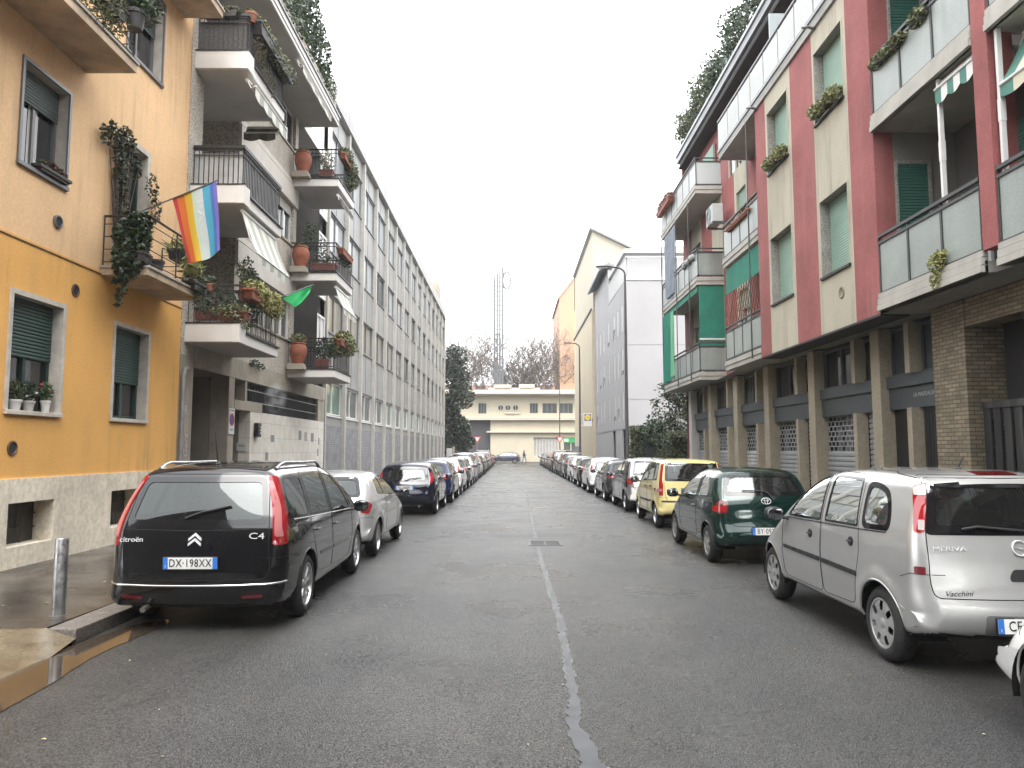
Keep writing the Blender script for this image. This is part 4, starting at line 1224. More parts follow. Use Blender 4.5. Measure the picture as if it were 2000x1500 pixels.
# -- an upright off-roader
Ii = dict(L=4.45, R=.35, rim=.225, Ra=.40, wheels=[(.86, 0), (3.5, 0)], style=('spoke', 6), frit=.03, N=260, J=18, K=22,
    sil=[(.14, .36, .05, .02), (.04, .42, .14, .05), (0, .54, .2, .06), (0, .66, .2, .06), (.03, .78, .14, .05), (.06, 1.1, .1, .05), (.12, 1.3, .1, .05), (.3, 1.62, .1, .05), (.4, 1.70, .1, .04), (.7, 1.74, .1, .03), (1.4, 1.76, .1, .03), (2.2, 1.72, .1, .05), (2.6, 1.5, .1, .1), (3.0, 1.18, .12, .1), (3.3, 1.1, .2, .06), (3.9, 1.02, .22, .08), (4.3, .86, .24, .12), (4.43, .66, .24, .12), (4.44, .5, .2, .08), (4.34, .34, .05, .03)],
    w=[(.3, .85), (.45, .90), (.7, .92), (.9, .915), (1.1, .895), (1.25, .86), (1.45, .78), (1.65, .70), (1.76, .64)], plan=(.9, .08, 3.3, .15), spine=(.7, 3.8, .7),
    win=[dict(v='side', p=[(.5, 1.2), (1.0, 1.18), (1.06, 1.6), (.68, 1.58)], r=.05, f=.026), dict(v='side', p=[(1.06, 1.175), (1.82, 1.155), (1.86, 1.63), (1.13, 1.61)], r=.04, f=.024), dict(v='side', p=[(1.89, 1.15), (2.82, 1.13), (2.56, 1.38), (2.32, 1.58), (1.93, 1.63)], r=.05, f=.024),
         dict(v='rear', p=[(-.66, 1.16), (.66, 1.16), (.58, 1.62), (-.58, 1.62)], f=.06, r=.06), dict(v='front', p=[(-.7, 1.2), (.7, 1.2), (.6, 1.66), (-.6, 1.66)], f=.05, r=.08)],
    doors=[('rear', [(1.34, .48), (1.84, .46), (1.89, 1.66), (1.1, 1.64), (1.02, 1.15), (1.12, .86)]), ('front', [(1.85, .46), (2.86, .46), (2.92, .7), (2.9, 1.12), (2.56, 1.41), (2.34, 1.61), (1.9, 1.66)])],
    gate=[(-.66, .70), (.66, .70), (.69, 1.15), (.6, 1.66), (-.6, 1.66), (-.69, 1.15)], bump=(.78, .8), bonnet=3.3, handles=[(1.28, 1.04), (2.02, 1.03)], mirror=(2.78, 1.16), mirror_mat=M_BLACK, cabin=(.46, .65, 2.6, .74), roof_in=1.66, belt=1.14, bench=.6,
    trim=[('tail_light', 'corner', [('e', .1, 1.34), ('e', .12, .94), ('s', .19, .94), ('s', .27, 1.34)], M_RED, .006, .02), ('sill_guard', 'side', [(1.3, .42), (3.06, .42), (3.06, .52), (1.3, .52)], M_BLACK, .01, .02), ('headlight', 'front2', [(.45, .8), (.76, .82), (.78, .98), (.5, .98)], M_CLEAR, .006, .03)],
    extra=[roof_rails(.6, 2.2, .58, .05), wiper([(0, 1.18), (-.3, 1.22), (-.4, 1.2)])])
Ii['extra'].append(plate(Ii, 'EW 715GH', 0, .86, tilt=-4))
for k, D in (('carrier', A), ('silver_carrier', B), ('green', C), ('boxy', Dd), ('three_door', Ee), ('high_lamp', Ff), ('two_tone', Gg), ('hatch', Hh), ('offroad', Ii)):
    # lamps at the front are drawn on the front view, one each side
    D['trim'] = [(t[0], 'front2', *t[2:]) if t[1] == 'front2' else t for t in D['trim']]
# ---------------------------------------------------------------- ground
def road_material():
    m = bpy.data.materials.new('wet_asphalt')
    m.use_nodes = True
    N, Lk = m.node_tree.nodes, m.node_tree.links
    b = N['Principled BSDF']
    tc = N.new('ShaderNodeTexCoord')
    def nz(s, d, r=.6, scale=None):
        t = N.new('ShaderNodeTexNoise')
        t.inputs['Scale'].default_value = s
        t.inputs['Detail'].default_value = d
        t.inputs['Roughness'].default_value = r
        if scale:
            mp = N.new('ShaderNodeMapping')
            mp.inputs['Scale'].default_value = scale
            Lk.new(tc.outputs['Object'], mp.inputs['Vector'])
            Lk.new(mp.outputs[0], t.inputs['Vector'])
        else:
            Lk.new(tc.outputs['Object'], t.inputs['Vector'])
        return t.outputs['Fac']
    def mr(src, a, b_, c, d):
        r = N.new('ShaderNodeMapRange')
        for k, v in zip(('From Min', 'From Max', 'To Min', 'To Max'), (a, b_, c, d)):
            r.inputs[k].default_value = v
        Lk.new(src, r.inputs['Value'])
        return r.outputs[0]
    def mix(f, a, b_, mode='MIX'):
        x = N.new('ShaderNodeMixRGB')
        x.blend_type = mode
        for k, v in (('Fac', f), ('Color1', a), ('Color2', b_)):
            if isinstance(v, tuple):
                x.inputs[k].default_value = (*v, 1)
            elif isinstance(v, (int, float)):
                x.inputs[k].default_value = v
            else:
                Lk.new(v, x.inputs[k])
        return x.outputs[0]
    vo = N.new('ShaderNodeTexVoronoi')
    vo.inputs['Scale'].default_value = 105
    Lk.new(tc.outputs['Object'], vo.inputs['Vector'])
    stone = mix(vo.outputs['Color'], (.004, .004, .0042), (.074, .072, .068))
    patch_ = mix(mr(nz(.35, 5), .38, .62, 0, 1), (.72, .72, .72), (1.15, 1.13, 1.08))
    c = mix(1., stone, patch_, 'MULTIPLY')
    lanes = mix(mr(nz(1., 3, .5, (1.1, .05, 1)), .4, .62, 0, 1), (.85, .85, .85), (1.12, 1.12, 1.12))
    c = mix(1., c, lanes, 'MULTIPLY')
    stain = mr(nz(1.6, 6, .7), .64, .74, 0, .7)
    c = mix(stain, c, (.016, .014, .013))
    spk = mr(nz(60, 1, .5), .73, .76, 0, .6)
    c = mix(spk, c, (.2, .2, .19))
    Lk.new(c, b.inputs['Base Color'])
    rough = mr(nz(.5, 5), .35, .65, .21, .44)
    Lk.new(rough, b.inputs['Roughness'])
    sp = N.new('ShaderNodeSeparateXYZ')
    Lk.new(vo.outputs['Color'], sp.inputs[0])
    Lk.new(mr(sp.outputs['Y'], .1, .9, .34, .78), b.inputs['Specular IOR Level'])
    bp = N.new('ShaderNodeBump')
    bp.inputs['Strength'].default_value = .75
    bp.inputs['Distance'].default_value = .0085
    Lk.new(vo.outputs['Distance'], bp.inputs['Height'])
    Lk.new(bp.outputs[0], b.inputs['Normal'])
    return m
m = MB()
m.quad((-220, -120, -.02), (220, -120, -.02), (220, 320, -.02), (-220, 320, -.02))
struct('ground', m, pm('far_ground', (.16, .155, .15), .8, noise=(.05, .2)))
m = MB()
m.quad((-4.0, -40, 0), (4.95, -40, 0), (4.95, 90, 0), (-4.0, 90, 0))
m.quad((-90, 90, 0), (90, 90, 0), (90, 98.2, 0), (-90, 98.2, 0))
m.quad((-60, -6.0, .0), (-4.0, -6.0, 0), (-4.0, 3.4, 0), (-60, 3.4, 0))
M_ROAD = road_material()
struct('road', m, M_ROAD)
M_PAVE = pm('wet_pavement', (.034, .028, .024), .3, noise=(1.3, .45), rnoise=(.9, .10, .36), bump=(90, .25, .004), grain=(140, .35))
M_KERB = pm('kerb_granite', (.13, .115, .10), .5, noise=(40, .35), bump=(70, .9, .012), rnoise=(5, .3, .6), grain=(60, .4))
def slab_poly(name, pts, z0, z1, mat, bevel=0):
    mb = MB().prism([(x, y, z0) for x, y in pts], (0, 0, z1 - z0))
    return struct(name, mb, mat, bevel=bevel)
slab_poly('pavement', [(-7.3, 6.9), (-5.2, 6.95), (-4.35, 7.07), (-4.32, 8.4), (-4.32, 89), (-7.3, 89)], -.01, .125, M_PAVE)
slab_poly('pavement', [(5.12, -40), (9, -40), (9, 89), (5.12, 89)], -.01, .14, M_PAVE)
slab_poly('pavement', [(-90, 98.35), (90, 98.35), (90, 103), (-90, 103)], -.01, .13, M_PAVE)
kb = MB()
y = 8.45
while y < 89:
    kb.box(-4.31, -4.0, y, min(89, y + 1.19), -.01, .13)
    y += 1.2
kb.prism([(-4.30, 7.06, -.01), (-4.02, 7.02, -.01), (-4.0, 8.44, -.01), (-4.31, 8.44, -.01)], (0, 0, .14))
y = -40
while y < 89:
    kb.box(4.95, 5.11, y, y + 1.19, -.01, .145)
    y += 1.2
for x in range(-60, 60, 2):
    kb.box(x, x + 1.99, 98.2, 98.345, -.01, .135)
struct('kerb', kb, M_KERB, bevel=.012)
# dropped corner of the pavement: a worn concrete ramp and muddy water along it
M_RAMP = pm('wet_worn_concrete', (.125, .10, .066), .22, noise=(3.5, .4), rnoise=(2.0, .12, .34), bump=(60, .25, .006), grain=(80, .25))
rp = MB()
rp.add([(-7.3, 6.91, .128), (-5.2, 6.96, .128), (-4.33, 7.08, .128), (-4.02, 7.05, .05), (-3.94, 6.45, .001), (-3.92, 5.6, -.004), (-3.92, 3.4, -.008), (-7.3, 3.4, .05), (-4.7, 6.2, .10), (-4.6, 4.8, .06)], [(0, 8, 1), (1, 8, 2), (2, 8, 3), (3, 8, 4), (4, 8, 5), (5, 8, 9), (5, 9, 6), (6, 9, 7), (7, 9, 8), (7, 8, 0)])
struct('pavement_ramp', rp, M_RAMP)
def water_mat(name, col, rough=.02, alpha_scale=None):
    mm = pm(name, col, rough, spec=.6)
    return mm
def puddle(name, pts, z, mat, rng):
    """a shallow film of water with a ragged edge"""
    P = chaikin([*pts, pts[0]], 2)
    out = []
    for p in P[:-1]:
        out.append((p[0] + rng.uniform(-.012, .012), p[1] + rng.uniform(-.03, .03), z))
    mb = MB().add(out, [tuple(range(len(out)))])
    return struct(name, mb, mat)
rg = random.Random(5)
M_MUD = pm('muddy_water', (.040, .030, .021), .05, spec=.42, noise=(1.2, .3))
M_WATER = pm('clear_puddle', (.030, .032, .035), .36, spec=.22, rnoise=(3, .3, .44))
puddle('puddle', [(-3.72, 7.95), (-3.98, 7.3), (-4.0, 6.6), (-3.96, 5.7), (-3.95, 4.6), (-3.62, 4.4), (-3.46, 5.1), (-3.52, 5.9), (-3.6, 6.6), (-3.56, 7.3), (-3.5, 7.9)], .006, M_MUD, rg)
def seam_strip():
    """the long shallow joint in the carriageway that holds water"""
    r = random.Random(11)
    mb = MB()
    ctl = [(3.9, .47, .10), (4.35, .46, .085), (4.75, .425, .07), (5.0, .40, .045), (5.2, .42, .06), (5.5, .45, .05), (5.7, .45, .018), (6.1, .465, .035), (6.5, .47, .024), (7.2, .485, .010), (8.0, .50, .02), (9., .50, .018), (11., .475, .013), (13.6, .48, .010)]
    ys = [3.9 + .05 * k for k in range(int((13.6 - 3.9) / .05))]
    cy = [c[0] for c in ctl]
    L_, R_ = [], []
    for y_ in ys:
        cx, w = np.interp(y_, cy, [c[1] for c in ctl]), np.interp(y_, cy, [c[2] for c in ctl])
        L_.append((cx - w * r.uniform(.55, 1.15), y_, .004))
        R_.append((cx + w * r.uniform(.55, 1.15), y_, .004))
    n = len(ys)
    mb.add(L_ + R_, [(i, n + i, n + i + 1, i + 1) for i in range(n - 1)])
    struct('puddle', mb, M_WATER)
seam_strip()
w2 = MB()
r_ = random.Random(4)
for y_ in np.arange(5.6, 30, .1):
    if y_ < 13.8 or y_ > 14.9:
        cx = np.interp(y_, [5.6, 6.5, 8, 11, 14.9, 18.5, 28.4], [.45, .47, .5, .475, .47, .5, .58])
        w2.quad((cx - .045 * r_.uniform(.5, 1.3), y_, .002), (cx + .045 * r_.uniform(.5, 1.3), y_, .002), (cx + .045 * r_.uniform(.5, 1.3), y_ + .1, .002), (cx - .045 * r_.uniform(.5, 1.3), y_ + .1, .002))
struct('road_joint', w2, pm('road_joint_filler', (.042, .042, .041), .46, noise=(6, .5), rnoise=(4, .38, .55)))
# drain cover in the carriageway
t = thing('drain_cover', 'square cast iron drain cover with grating set in the wet road', 'drain cover', (.63, 14.33, 0))
m = MB()
for a in ((.31, .95, 13.98, 14.03), (.31, .95, 14.63, 14.68), (.31, .36, 14.03, 14.63), (.90, .95, 14.03, 14.63)):
    m.box(a[0], a[1], a[2], a[3], -.02, .008)
obj('frame', m, pm('worn_iron', (.055, .053, .05), .45, metal=.5, noise=(20, .3)), t)
m = MB()
m.box(.36, .90, 14.03, 14.63, -.02, -.012)
obj('pit', m, M_SEAM, t)
m = MB()
for k in range(6):
    m.box(.36, .9, 14.05 + k * .097, 14.10 + k * .097, -.011, .005)
m.box(.615, .645, 14.03, 14.63, -.011, .0045)
obj('grating', m, _MATS['worn_iron'], t)
t = thing('manhole_cover', 'round flat manhole cover far up the middle of the road', 'manhole cover', (.55, 23.4, 0))
m = MB().lathe([(0, .006), (.36, .006), (.36, -.01)], 28, Matrix.Translation((.3, 28.5, 0)))
obj('lid', m, pm('dull_iron', (.09, .088, .085), .4, metal=.4), t)
# litter and fallen leaves near the bollard
lf = MB()
r_ = random.Random(21)
for _ in range(46):
    px_, py_ = r_.uniform(-6.9, -4.5), r_.uniform(7.2, 12)
    a, s = r_.uniform(0, 6.28), r_.uniform(.012, .035)
    z_ = .128
    if r_.random() < .5:
        px_, py_, z_ = r_.uniform(-3.5, 3.0), r_.uniform(4.2, 10), .004
        s *= .7
    c, d = math.cos(a) * s, math.sin(a) * s
    lf.add([(px_ - c, py_ - d, z_), (px_ + d * .5, py_ - c * .5, z_ + .004), (px_ + c, py_ + d, z_), (px_ - d * .5, py_ + c * .5, z_ + .006)], [(0, 1, 2, 3)])
tag(obj('litter', lf, pm('pale_scraps', (.36, .33, .24), .6, island=(.22, .17, .06))), kind='stuff')
# ---------------------------------------------------------------- building pieces
class Wall:
    """a facade plane: u runs along it, d outwards from it"""
    def __init__(s, axis, pos, sgn):
        s.a, s.p, s.s = axis, pos, sgn
    def P(s, d, u, z):
        return (s.p + s.s * d, u, z) if s.a == 'x' else (u, s.p + s.s * d, z)
    def box(s, mb, d0, d1, u0, u1, z0, z1, mi=None):
        a, b = s.P(d0, u0, z0), s.P(d1, u1, z1)
        return mb.box(a[0], b[0], a[1], b[1], a[2], b[2], mi)
    def sheet(s, mb, u0, u1, z0, z1, holes=(), depth=.2, mi=None, d=0, mi_rev=None):
        return facade(mb, s.p + s.s * d, u0, u1, z0, z1, holes, depth, s.s, mi, s.a, mi_rev)
def slats(mb, W, d, u0, u1, z0, z1, pitch=.05, deep=.012, mi=None):
    n = max(1, int(round((z1 - z0) / pitch)))
    h = (z1 - z0) / n
    vs = []
    for k in range(n):
        for dz, dd in ((0, 0), (.12, deep * .8), (.5, deep), (.82, deep * .7), (.9, -.004)):
            z = z0 + (k + dz) * h
            vs += [W.P(d + dd, u0, z), W.P(d + dd, u1, z)]
    vs += [W.P(d, u0, z1), W.P(d, u1, z1)]
    return mb.add(vs, [(2 * i, 2 * i + 1, 2 * i + 3, 2 * i + 2) for i in range(len(vs) // 2 - 1)], mi)
M_PANE = pm('window_glass', (.016, .019, .021), .05, spec=.9, noise=(.7, .4))
M_PANE2 = pm('window_glass_pale', (.06, .075, .075), .06, spec=.9, noise=(.5, .4))
M_DARK = pm('dark_recess', (.02, .02, .021), .8)
M_WHITEF = pm('white_frame', (.70, .69, .67), .45, noise=(4, .08))
M_CURTAIN = pm('net_curtain', (.62, .61, .58), .9, noise=(8, .12))
def window(parent, W, u0, u1, z0, z1, depth=.18, frame=None, pane=None, shutter=0., smat=None, sill=None, sdep=.06, bars=1, fw=.055, box_top=0., curtain=False, transom=None, sfwd=.06):
    """glass set back in an opening; its frame, shutter and sill are pieces of it"""
    frame = frame or M_WHITEF
    p = MB()
    W.box(p, -depth - .02, -depth, u0, u1, z0, z1)
    win = obj('window', p, pane or M_PANE, parent)
    f = MB()
    W.box(f, -depth, -depth + .05, u0, u0 + fw, z0, z1)
    W.box(f, -depth, -depth + .05, u1 - fw, u1, z0, z1)
    W.box(f, -depth, -depth + .05, u0 + fw, u1 - fw, z1 - fw, z1)
    W.box(f, -depth, -depth + .05, u0 + fw, u1 - fw, z0, z0 + fw)
    for k in range(bars):
        c = u0 + (u1 - u0) * (k + 1) / (bars + 1)
        W.box(f, -depth, -depth + .045, c - fw * .6, c + fw * .6, z0 + fw, z1 - fw)
    if transom:
        W.box(f, -depth, -depth + .043, u0 + fw, u1 - fw, transom - fw / 2, transom + fw / 2)
    obj('window_frame', f, frame, win)
    if curtain:
        c = MB()
        for a, b in ((.08, .30), (.42, .62)):
            n = 8
            us = [u0 + (u1 - u0) * (a + (b - a) * i / n) for i in range(n + 1)]
            vs = [W.P(-depth + .006 + .008 * (i % 2), u, z) for z in (z0 + .08, z1 - .1) for i, u in enumerate(us)]
            c.add(vs, [(i, i + 1, n + 2 + i, n + 1 + i) for i in range(n)])
        obj('curtain', c, M_CURTAIN, win)
    if shutter > 0:
        s = MB()
        slats(s, W, -depth + sfwd, u0 + .01, u1 - .01, z1 - (z1 - z0) * shutter, z1, .052, .014)
        obj('roller_shutter', s, smat, win)
    if sill:
        s = MB()
        W.box(s, -depth, sdep, u0 - .06, u1 + .06, z0 - .06, z0 + .004)
        obj('sill', s, sill, win, bevel=.006)
    return win
def bar_railing(parent, pts, z0, z1, mat, pitch=.11, r=.008, top=.02, name='railing_grille', mid=True):
    """upright bars between two rails along a path of (x, y) points"""
    mb = MB()
    for (xa, ya), (xb, yb) in zip(pts[:-1], pts[1:]):
        a, b = Vector((xa, ya, 0)), Vector((xb, yb, 0))
        L = (b - a).length
        d = (b - a) / L
        nrm = Vector((-d.y, d.x, 0))
        def bar(zc, hw, hh):
            q = [a + nrm * hw, a - nrm * hw, b - nrm * hw, b + nrm * hw]
            mb.prism([(p.x, p.y, zc - hh) for p in q], (0, 0, 2 * hh))
        bar(z1, top, .018)
        bar(z0 + .06, .012, .012)
        if mid:
            bar(z1 - .12, .010, .010)
        n = int(L / pitch)
        for k in range(n + 1):
            p = a + d * (L * k / max(1, n))
            mb.tube([(p.x, p.y, z0), (p.x, p.y, z1)], r, 4, cap=False)
    return obj(name, mb, mat, parent)
def awning(parent, p0, p1, q0, q1, mats, nstripe=8, val=.22, name='awning', scallop=True):
    """striped cloth from the line p0-p1 down to q0-q1, with a scalloped valance"""
    p0, p1, q0, q1 = (Vector(v) for v in (p0, p1, q0, q1))
    mb = MB()
    n = nstripe * 6
    for i in range(n):
        t0, t1 = i / n, (i + 1) / n
        mi = (i // 6) % 2
        a, b, c, d = p0.lerp(p1, t0), p0.lerp(p1, t1), q0.lerp(q1, t1), q0.lerp(q1, t0)
        mid1, mid2 = a.lerp(d, .5) + Vector((0, 0, -.03)), b.lerp(c, .5) + Vector((0, 0, -.03))
        mb.quad(a, b, mid2, mid1, mi)
        mb.quad(mid1, mid2, c, d, mi)
        sc = lambda t: val * (.78 + .22 * abs(math.sin(t * nstripe * math.pi / 2))) if scallop else val
        mb.quad(d, c, c - Vector((0, 0, sc(t1))), d - Vector((0, 0, sc(t0))), mi)
    aw = obj(name, mb, mats, parent)
    fr = MB()
    fr.tube([q0, q1], .022, 8)
    fr.tube([p0, p1], .045, 8)
    for a, b in ((p0, q0), (p1, q1)):
        fr.tube([a, a.lerp(b, .5) + Vector((0, 0, -.12)), b], .016, 6)
    obj('awning_frame', fr, M_WHITEF, aw)
    return aw
# ---------------------------------------------------------------- planting
LEAF = dict(
    box=pm('grey_green_leaf', (.09, .11, .05), .55, island=(.24, .25, .12)),
    lime=pm('yellow_green_leaf', (.20, .22, .06), .5, island=(.40, .38, .16)),
    dark=pm('dark_leaf', (.018, .040, .018), .45, island=(.06, .095, .04)),
    ivy=pm('ivy_leaf', (.016, .032, .015), .35, island=(.055, .085, .04)),
    dry=pm('dry_leaf', (.10, .06, .03), .7, island=(.05, .06, .025)),
    olive=pm('olive_leaf', (.045, .065, .03), .5, island=(.11, .13, .06)),
    green=pm('fresh_leaf', (.02, .075, .025), .5, island=(.06, .14, .05)),
    magnolia=pm('glossy_leaf', (.010, .022, .011), .28, island=(.03, .05, .024)),
    bloom=pm('red_bloom', (.30, .03, .03), .6, island=(.16, .03, .03)),
    white=pm('white_bloom', (.7, .68, .66), .6, island=(.5, .42, .4)))
M_STEM = pm('bark', (.06, .045, .034), .8, noise=(20, .3))
M_TERRA = pm('terracotta', (.27, .082, .042), .7, noise=(6, .3), streak=(.5, (.2, .17, .14)))
M_PLAST = pm('brown_planter', (.14, .045, .035), .6, noise=(6, .2))
M_POTG = pm('dark_pot', (.035, .032, .03), .6)
M_POTW = pm('white_pot', (.62, .61, .58), .5, noise=(6, .15))
SEED = [100]
def plant(name, label, cat, loc, blobs, n, size, leaf, group=None, pot=None, potmat=None, stems=0, droop=0., asp=.5, extra=None, hollow=.5):
    """blobs are offsets from loc; pot: ('round', r, h), ('urn', r, h) or ('box', lx, ly, h)"""
    SEED[0] += 1
    rng = random.Random(SEED[0])
    loc = Vector(loc)
    t = thing(name, label, cat, loc, group)
    mb = MB()
    bl = [(b[0] + loc.x, b[1] + loc.y, b[2] + loc.z, *b[3:]) for b in blobs]
    leaves(mb, bl, n, size, rng, droop, asp, hollow)
    obj('foliage', mb, LEAF[leaf], t)
    if extra:
        e = MB()
        leaves(e, bl, extra[1], extra[2], rng, 0, .7, .0)
        obj('blossom', e, LEAF[extra[0]], t)
    if stems:
        s = MB()
        for _ in range(stems):
            b = rng.choice(bl)
            e = Vector((b[0] + rng.uniform(-.7, .7) * b[3], b[1] + rng.uniform(-.7, .7) * b[4], b[2] + rng.uniform(-.2, .8) * b[5]))
            p0 = loc + Vector((rng.uniform(-.04, .04), rng.uniform(-.04, .04), 0))
            s.tube([p0, p0.lerp(e, .5) + Vector((rng.uniform(-.05, .05), rng.uniform(-.05, .05), .05)), e], [.012, .009, .004], 5)
        obj('stem', s, M_STEM, t)
    if pot:
        q = MB()
        if pot[0] == 'box':
            lx, ly, h = pot[1:4]
            a = [(-lx / 2 * .9, -ly / 2 * .9, -h), (lx / 2 * .9, -ly / 2 * .9, -h), (lx / 2 * .9, ly / 2 * .9, -h), (-lx / 2 * .9, ly / 2 * .9, -h)]
            b = [(-lx / 2, -ly / 2, 0), (lx / 2, -ly / 2, 0), (lx / 2, ly / 2, 0), (-lx / 2, ly / 2, 0)]
            q.add([tuple(loc + Vector(v)) for v in a + b], [(0, 3, 2, 1), (0, 1, 5, 4), (1, 2, 6, 5), (2, 3, 7, 6), (3, 0, 4, 7), (4, 5, 6, 7)])
            w = .015
            q.box(loc.x - lx / 2 - w, loc.x + lx / 2 + w, loc.y - ly / 2 - w, loc.y + ly / 2 + w, loc.z - .03, loc.z + .012)
        elif pot[0] == 'urn':
            r, h = pot[1:3]
            q.lathe([(0, -h), (r * .62, -h), (r * .66, -h * .93), (r * .7, -h * .86), (r * .93, -h * .55), (r, -h * .36), (r * .95, -h * .18), (r * .78, -h * .05), (r * .86, -.0), (r * .84, .03), (r * .72, .02), (r * .66, -.06), (0, -.06)], 24, Matrix.Translation(loc))
        else:
            r, h = pot[1:3]
            q.lathe([(0, -h), (r * .72, -h), (r * .95, -h * .2), (r * 1.06, -h * .2), (r * 1.06, 0), (r * .94, 0), (r * .9, -.04), (0, -.04)], 20, Matrix.Translation(loc))
        obj('pot', q, potmat or M_TERRA, t, smooth=(pot[0] != 'box'), angle=40 if pot[0] != 'box' else None)
    return t
# ---------------------------------------------------------------- left side of the street
WL = Wall('x', -7.0, 1)
M_OCHRE = pm('ochre_render', (.75, .405, .112), .85, noise=(.6, .10), streak=(.7, (.36, .22, .10)), grain=(30, .06), bump=(70, .15, .004))
M_PEACH = pm('peach_render', (.74, .49, .265), .85, noise=(.6, .10), streak=(.8, (.36, .25, .16)), grain=(30, .06), bump=(70, .15, .004))
M_PLINTH = pm('plinth_stone', (.72, .65, .525), .8, noise=(1.2, .18), streak=(.8, (.30, .23, .15)), grain=(14, .12), bump=(40, .25, .006))
M_SURR = pm('window_stone', (.50, .46, .40), .8, noise=(5, .2), streak=(.6, (.2, .16, .12)))
M_SHUTG = pm('green_shutter', (.022, .060, .048), .5, noise=(2, .25), streak=(.5, (.05, .07, .06)))
M_SHUTGREY = pm('grey_green_shutter', (.075, .10, .092), .55, noise=(2, .2))
M_FRGREEN = pm('green_window_frame', (.012, .035, .028), .4)
M_FRGREY = pm('grey_metal_frame', (.16, .16, .165), .4, metal=.3)
M_IRON = pm('black_iron', (.016, .016, .017), .5)
M_SOFF_Y = pm('stained_soffit', (.46, .36, .25), .85, noise=(1.1, .2), streak=(.3, (.3, .25, .2)), grain=(3, .18))
M_SLABEDGE = pm('weathered_stone_edge', (.36, .33, .28), .75, noise=(4, .25))
yb = thing('ochre_building', 'ochre yellow rendered apartment house with peach upper storeys and green roller shutters', 'building', (-7, 12, 0))
m = MB()
low = [(10.27, 11.43, 2.33, 3.97), (12.97, 14.15, 2.33, 3.97)] + [(y, y + 1.18, 2.33, 3.97) for y in (7.5,)]
upp = [(10.24, 11.32, 5.88, 7.38), (12.86, 13.88, 4.87, 7.40), (12.95, 14.25, 9.05, 10.7)] + [(y, y + 1.1, z, z + 1.5) for y in (7.4,) for z in (5.88, 9.1)]
WL.sheet(m, 6.9, 15.53, 1.37, 4.80, low, .24, 0, 0, 2)
WL.sheet(m, 6.9, 15.53, 4.80, 12.9, upp, .24, 1, -.02, 2)
m.quad((-7.02, 6.9, 4.80), (-7.02, 15.53, 4.80), (-7, 15.53, 4.80), (-7, 6.9, 4.80), 0)
m.quad((-7.0, 15.53, 1.37), (-9, 15.53, 1.37), (-9, 15.53, 12.9), (-7.0, 15.53, 12.9), 1)
m.quad((-7.02, 6.9, 12.9), (-7.02, 15.53, 12.9), (-18, 15.53, 12.9), (-18, 6.9, 12.9), 1)
m.quad((-7.02, 6.9, .1), (-18, 6.9, .1), (-18, 6.9, 12.9), (-7.02, 6.9, 12.9), 0)
obj('wall', m, [M_OCHRE, M_PEACH, M_SURR], yb)
m = MB()
WL.box(m, -.016, .012, 6.9, 15.53, 4.745, 4.765)
obj('string_course', m, pm('dark_line', (.10, .06, .03), .9), yb)  # thin dark line along the change of storey
m = MB()
bas = [(10.38, 11.42, .42, 1.03), (13.04, 14.08, .42, 1.06)] + [(y, y + 1.04, .42, 1.05) for y in (7.5,)]
WL.sheet(m, 6.88, 15.53, .10, 1.37, bas, .32, 0, .03)
m.quad((-7, 6.88, 1.37), (-7, 15.53, 1.37), (-6.97, 15.53, 1.37), (-6.97, 6.88, 1.37))
obj('plinth', m, M_PLINTH, yb)
for (a, b, c, d) in bas:
    p = MB()
    WL.box(p, -.34, -.28, a, b, c, d)
    w = obj('basement_window', p, pm('dusty_dark_glass', (.022, .022, .022), .3, noise=(5, .5)), yb)
    g = MB()
    for k in (1, 2):
        WL.box(g, -.27, -.25, a, b, c + (d - c) * k / 3 - .011, c + (d - c) * k / 3 + .011)
    for k in (1, 2):
        WL.box(g, -.25, -.232, a + (b - a) * k / 3 - .011, a + (b - a) * k / 3 + .011, c, d)
    obj('window_grille', g, pm('rusty_iron', (.05, .04, .034), .7), w)
def stone_surround(par, a, b, c, d, t=.075, pr=.018):
    s = MB()
    WL.box(s, 0, pr, a - t, a, c, d + t)
    WL.box(s, 0, pr, b, b + t, c, d + t)
    WL.box(s, 0, pr, a, b, d, d + t)
    obj('stone_surround', s, M_SURR, par)
for i, (a, b, c, d) in enumerate(low):
    w = window(yb, WL, a, b, c, d, .22, M_FRGREEN, M_PANE, (.52, .60, .4)[i], M_SHUTG, M_SURR, .05, 1, .06)
    stone_surround(w, a, b, c, d)
WU = Wall('x', -7.02, 1)
for i, (a, b, c, d) in enumerate(upp):
    door = i == 1
    w = window(yb, WU, a, b, c, d, .22, M_FRGREY if not door else M_FRGREEN, M_PANE, (.33, 0, .45, .4, .5)[i], M_SHUTGREY, M_FRGREY if not door else None, .05, 1, .05, curtain=(i == 0))
    s = MB()
    t = .05 if not door else .10
    for q in ((a - t, a, c, d + t), (b, b + t, c, d + t), (a, b, d, d + t)):
        WU.box(s, 0, .03 if not door else .012, *q)
    obj('window_surround', s, M_FRGREY if not door else M_SURR, w)
for (y, z) in ((11.19, 5.28), (11.72, 4.32), (10.43, 1.80)):
    v = MB()
    Mv = Matrix.Translation((-7.03, y, z)) @ Matrix.Rotation(R(90), 4, 'Y')
    v.lathe([(.105, 0), (.105, .045), (.085, .05), (.078, .035)], 20, Mv, 0)
    v.lathe([(0, .036), (.08, .036)], 20, Mv, 1)
    obj('vent', v, [M_FRGREY if z > 5 else pm('brown_vent', (.12, .06, .03), .6), M_DARK], yb, smooth=True, angle=40)
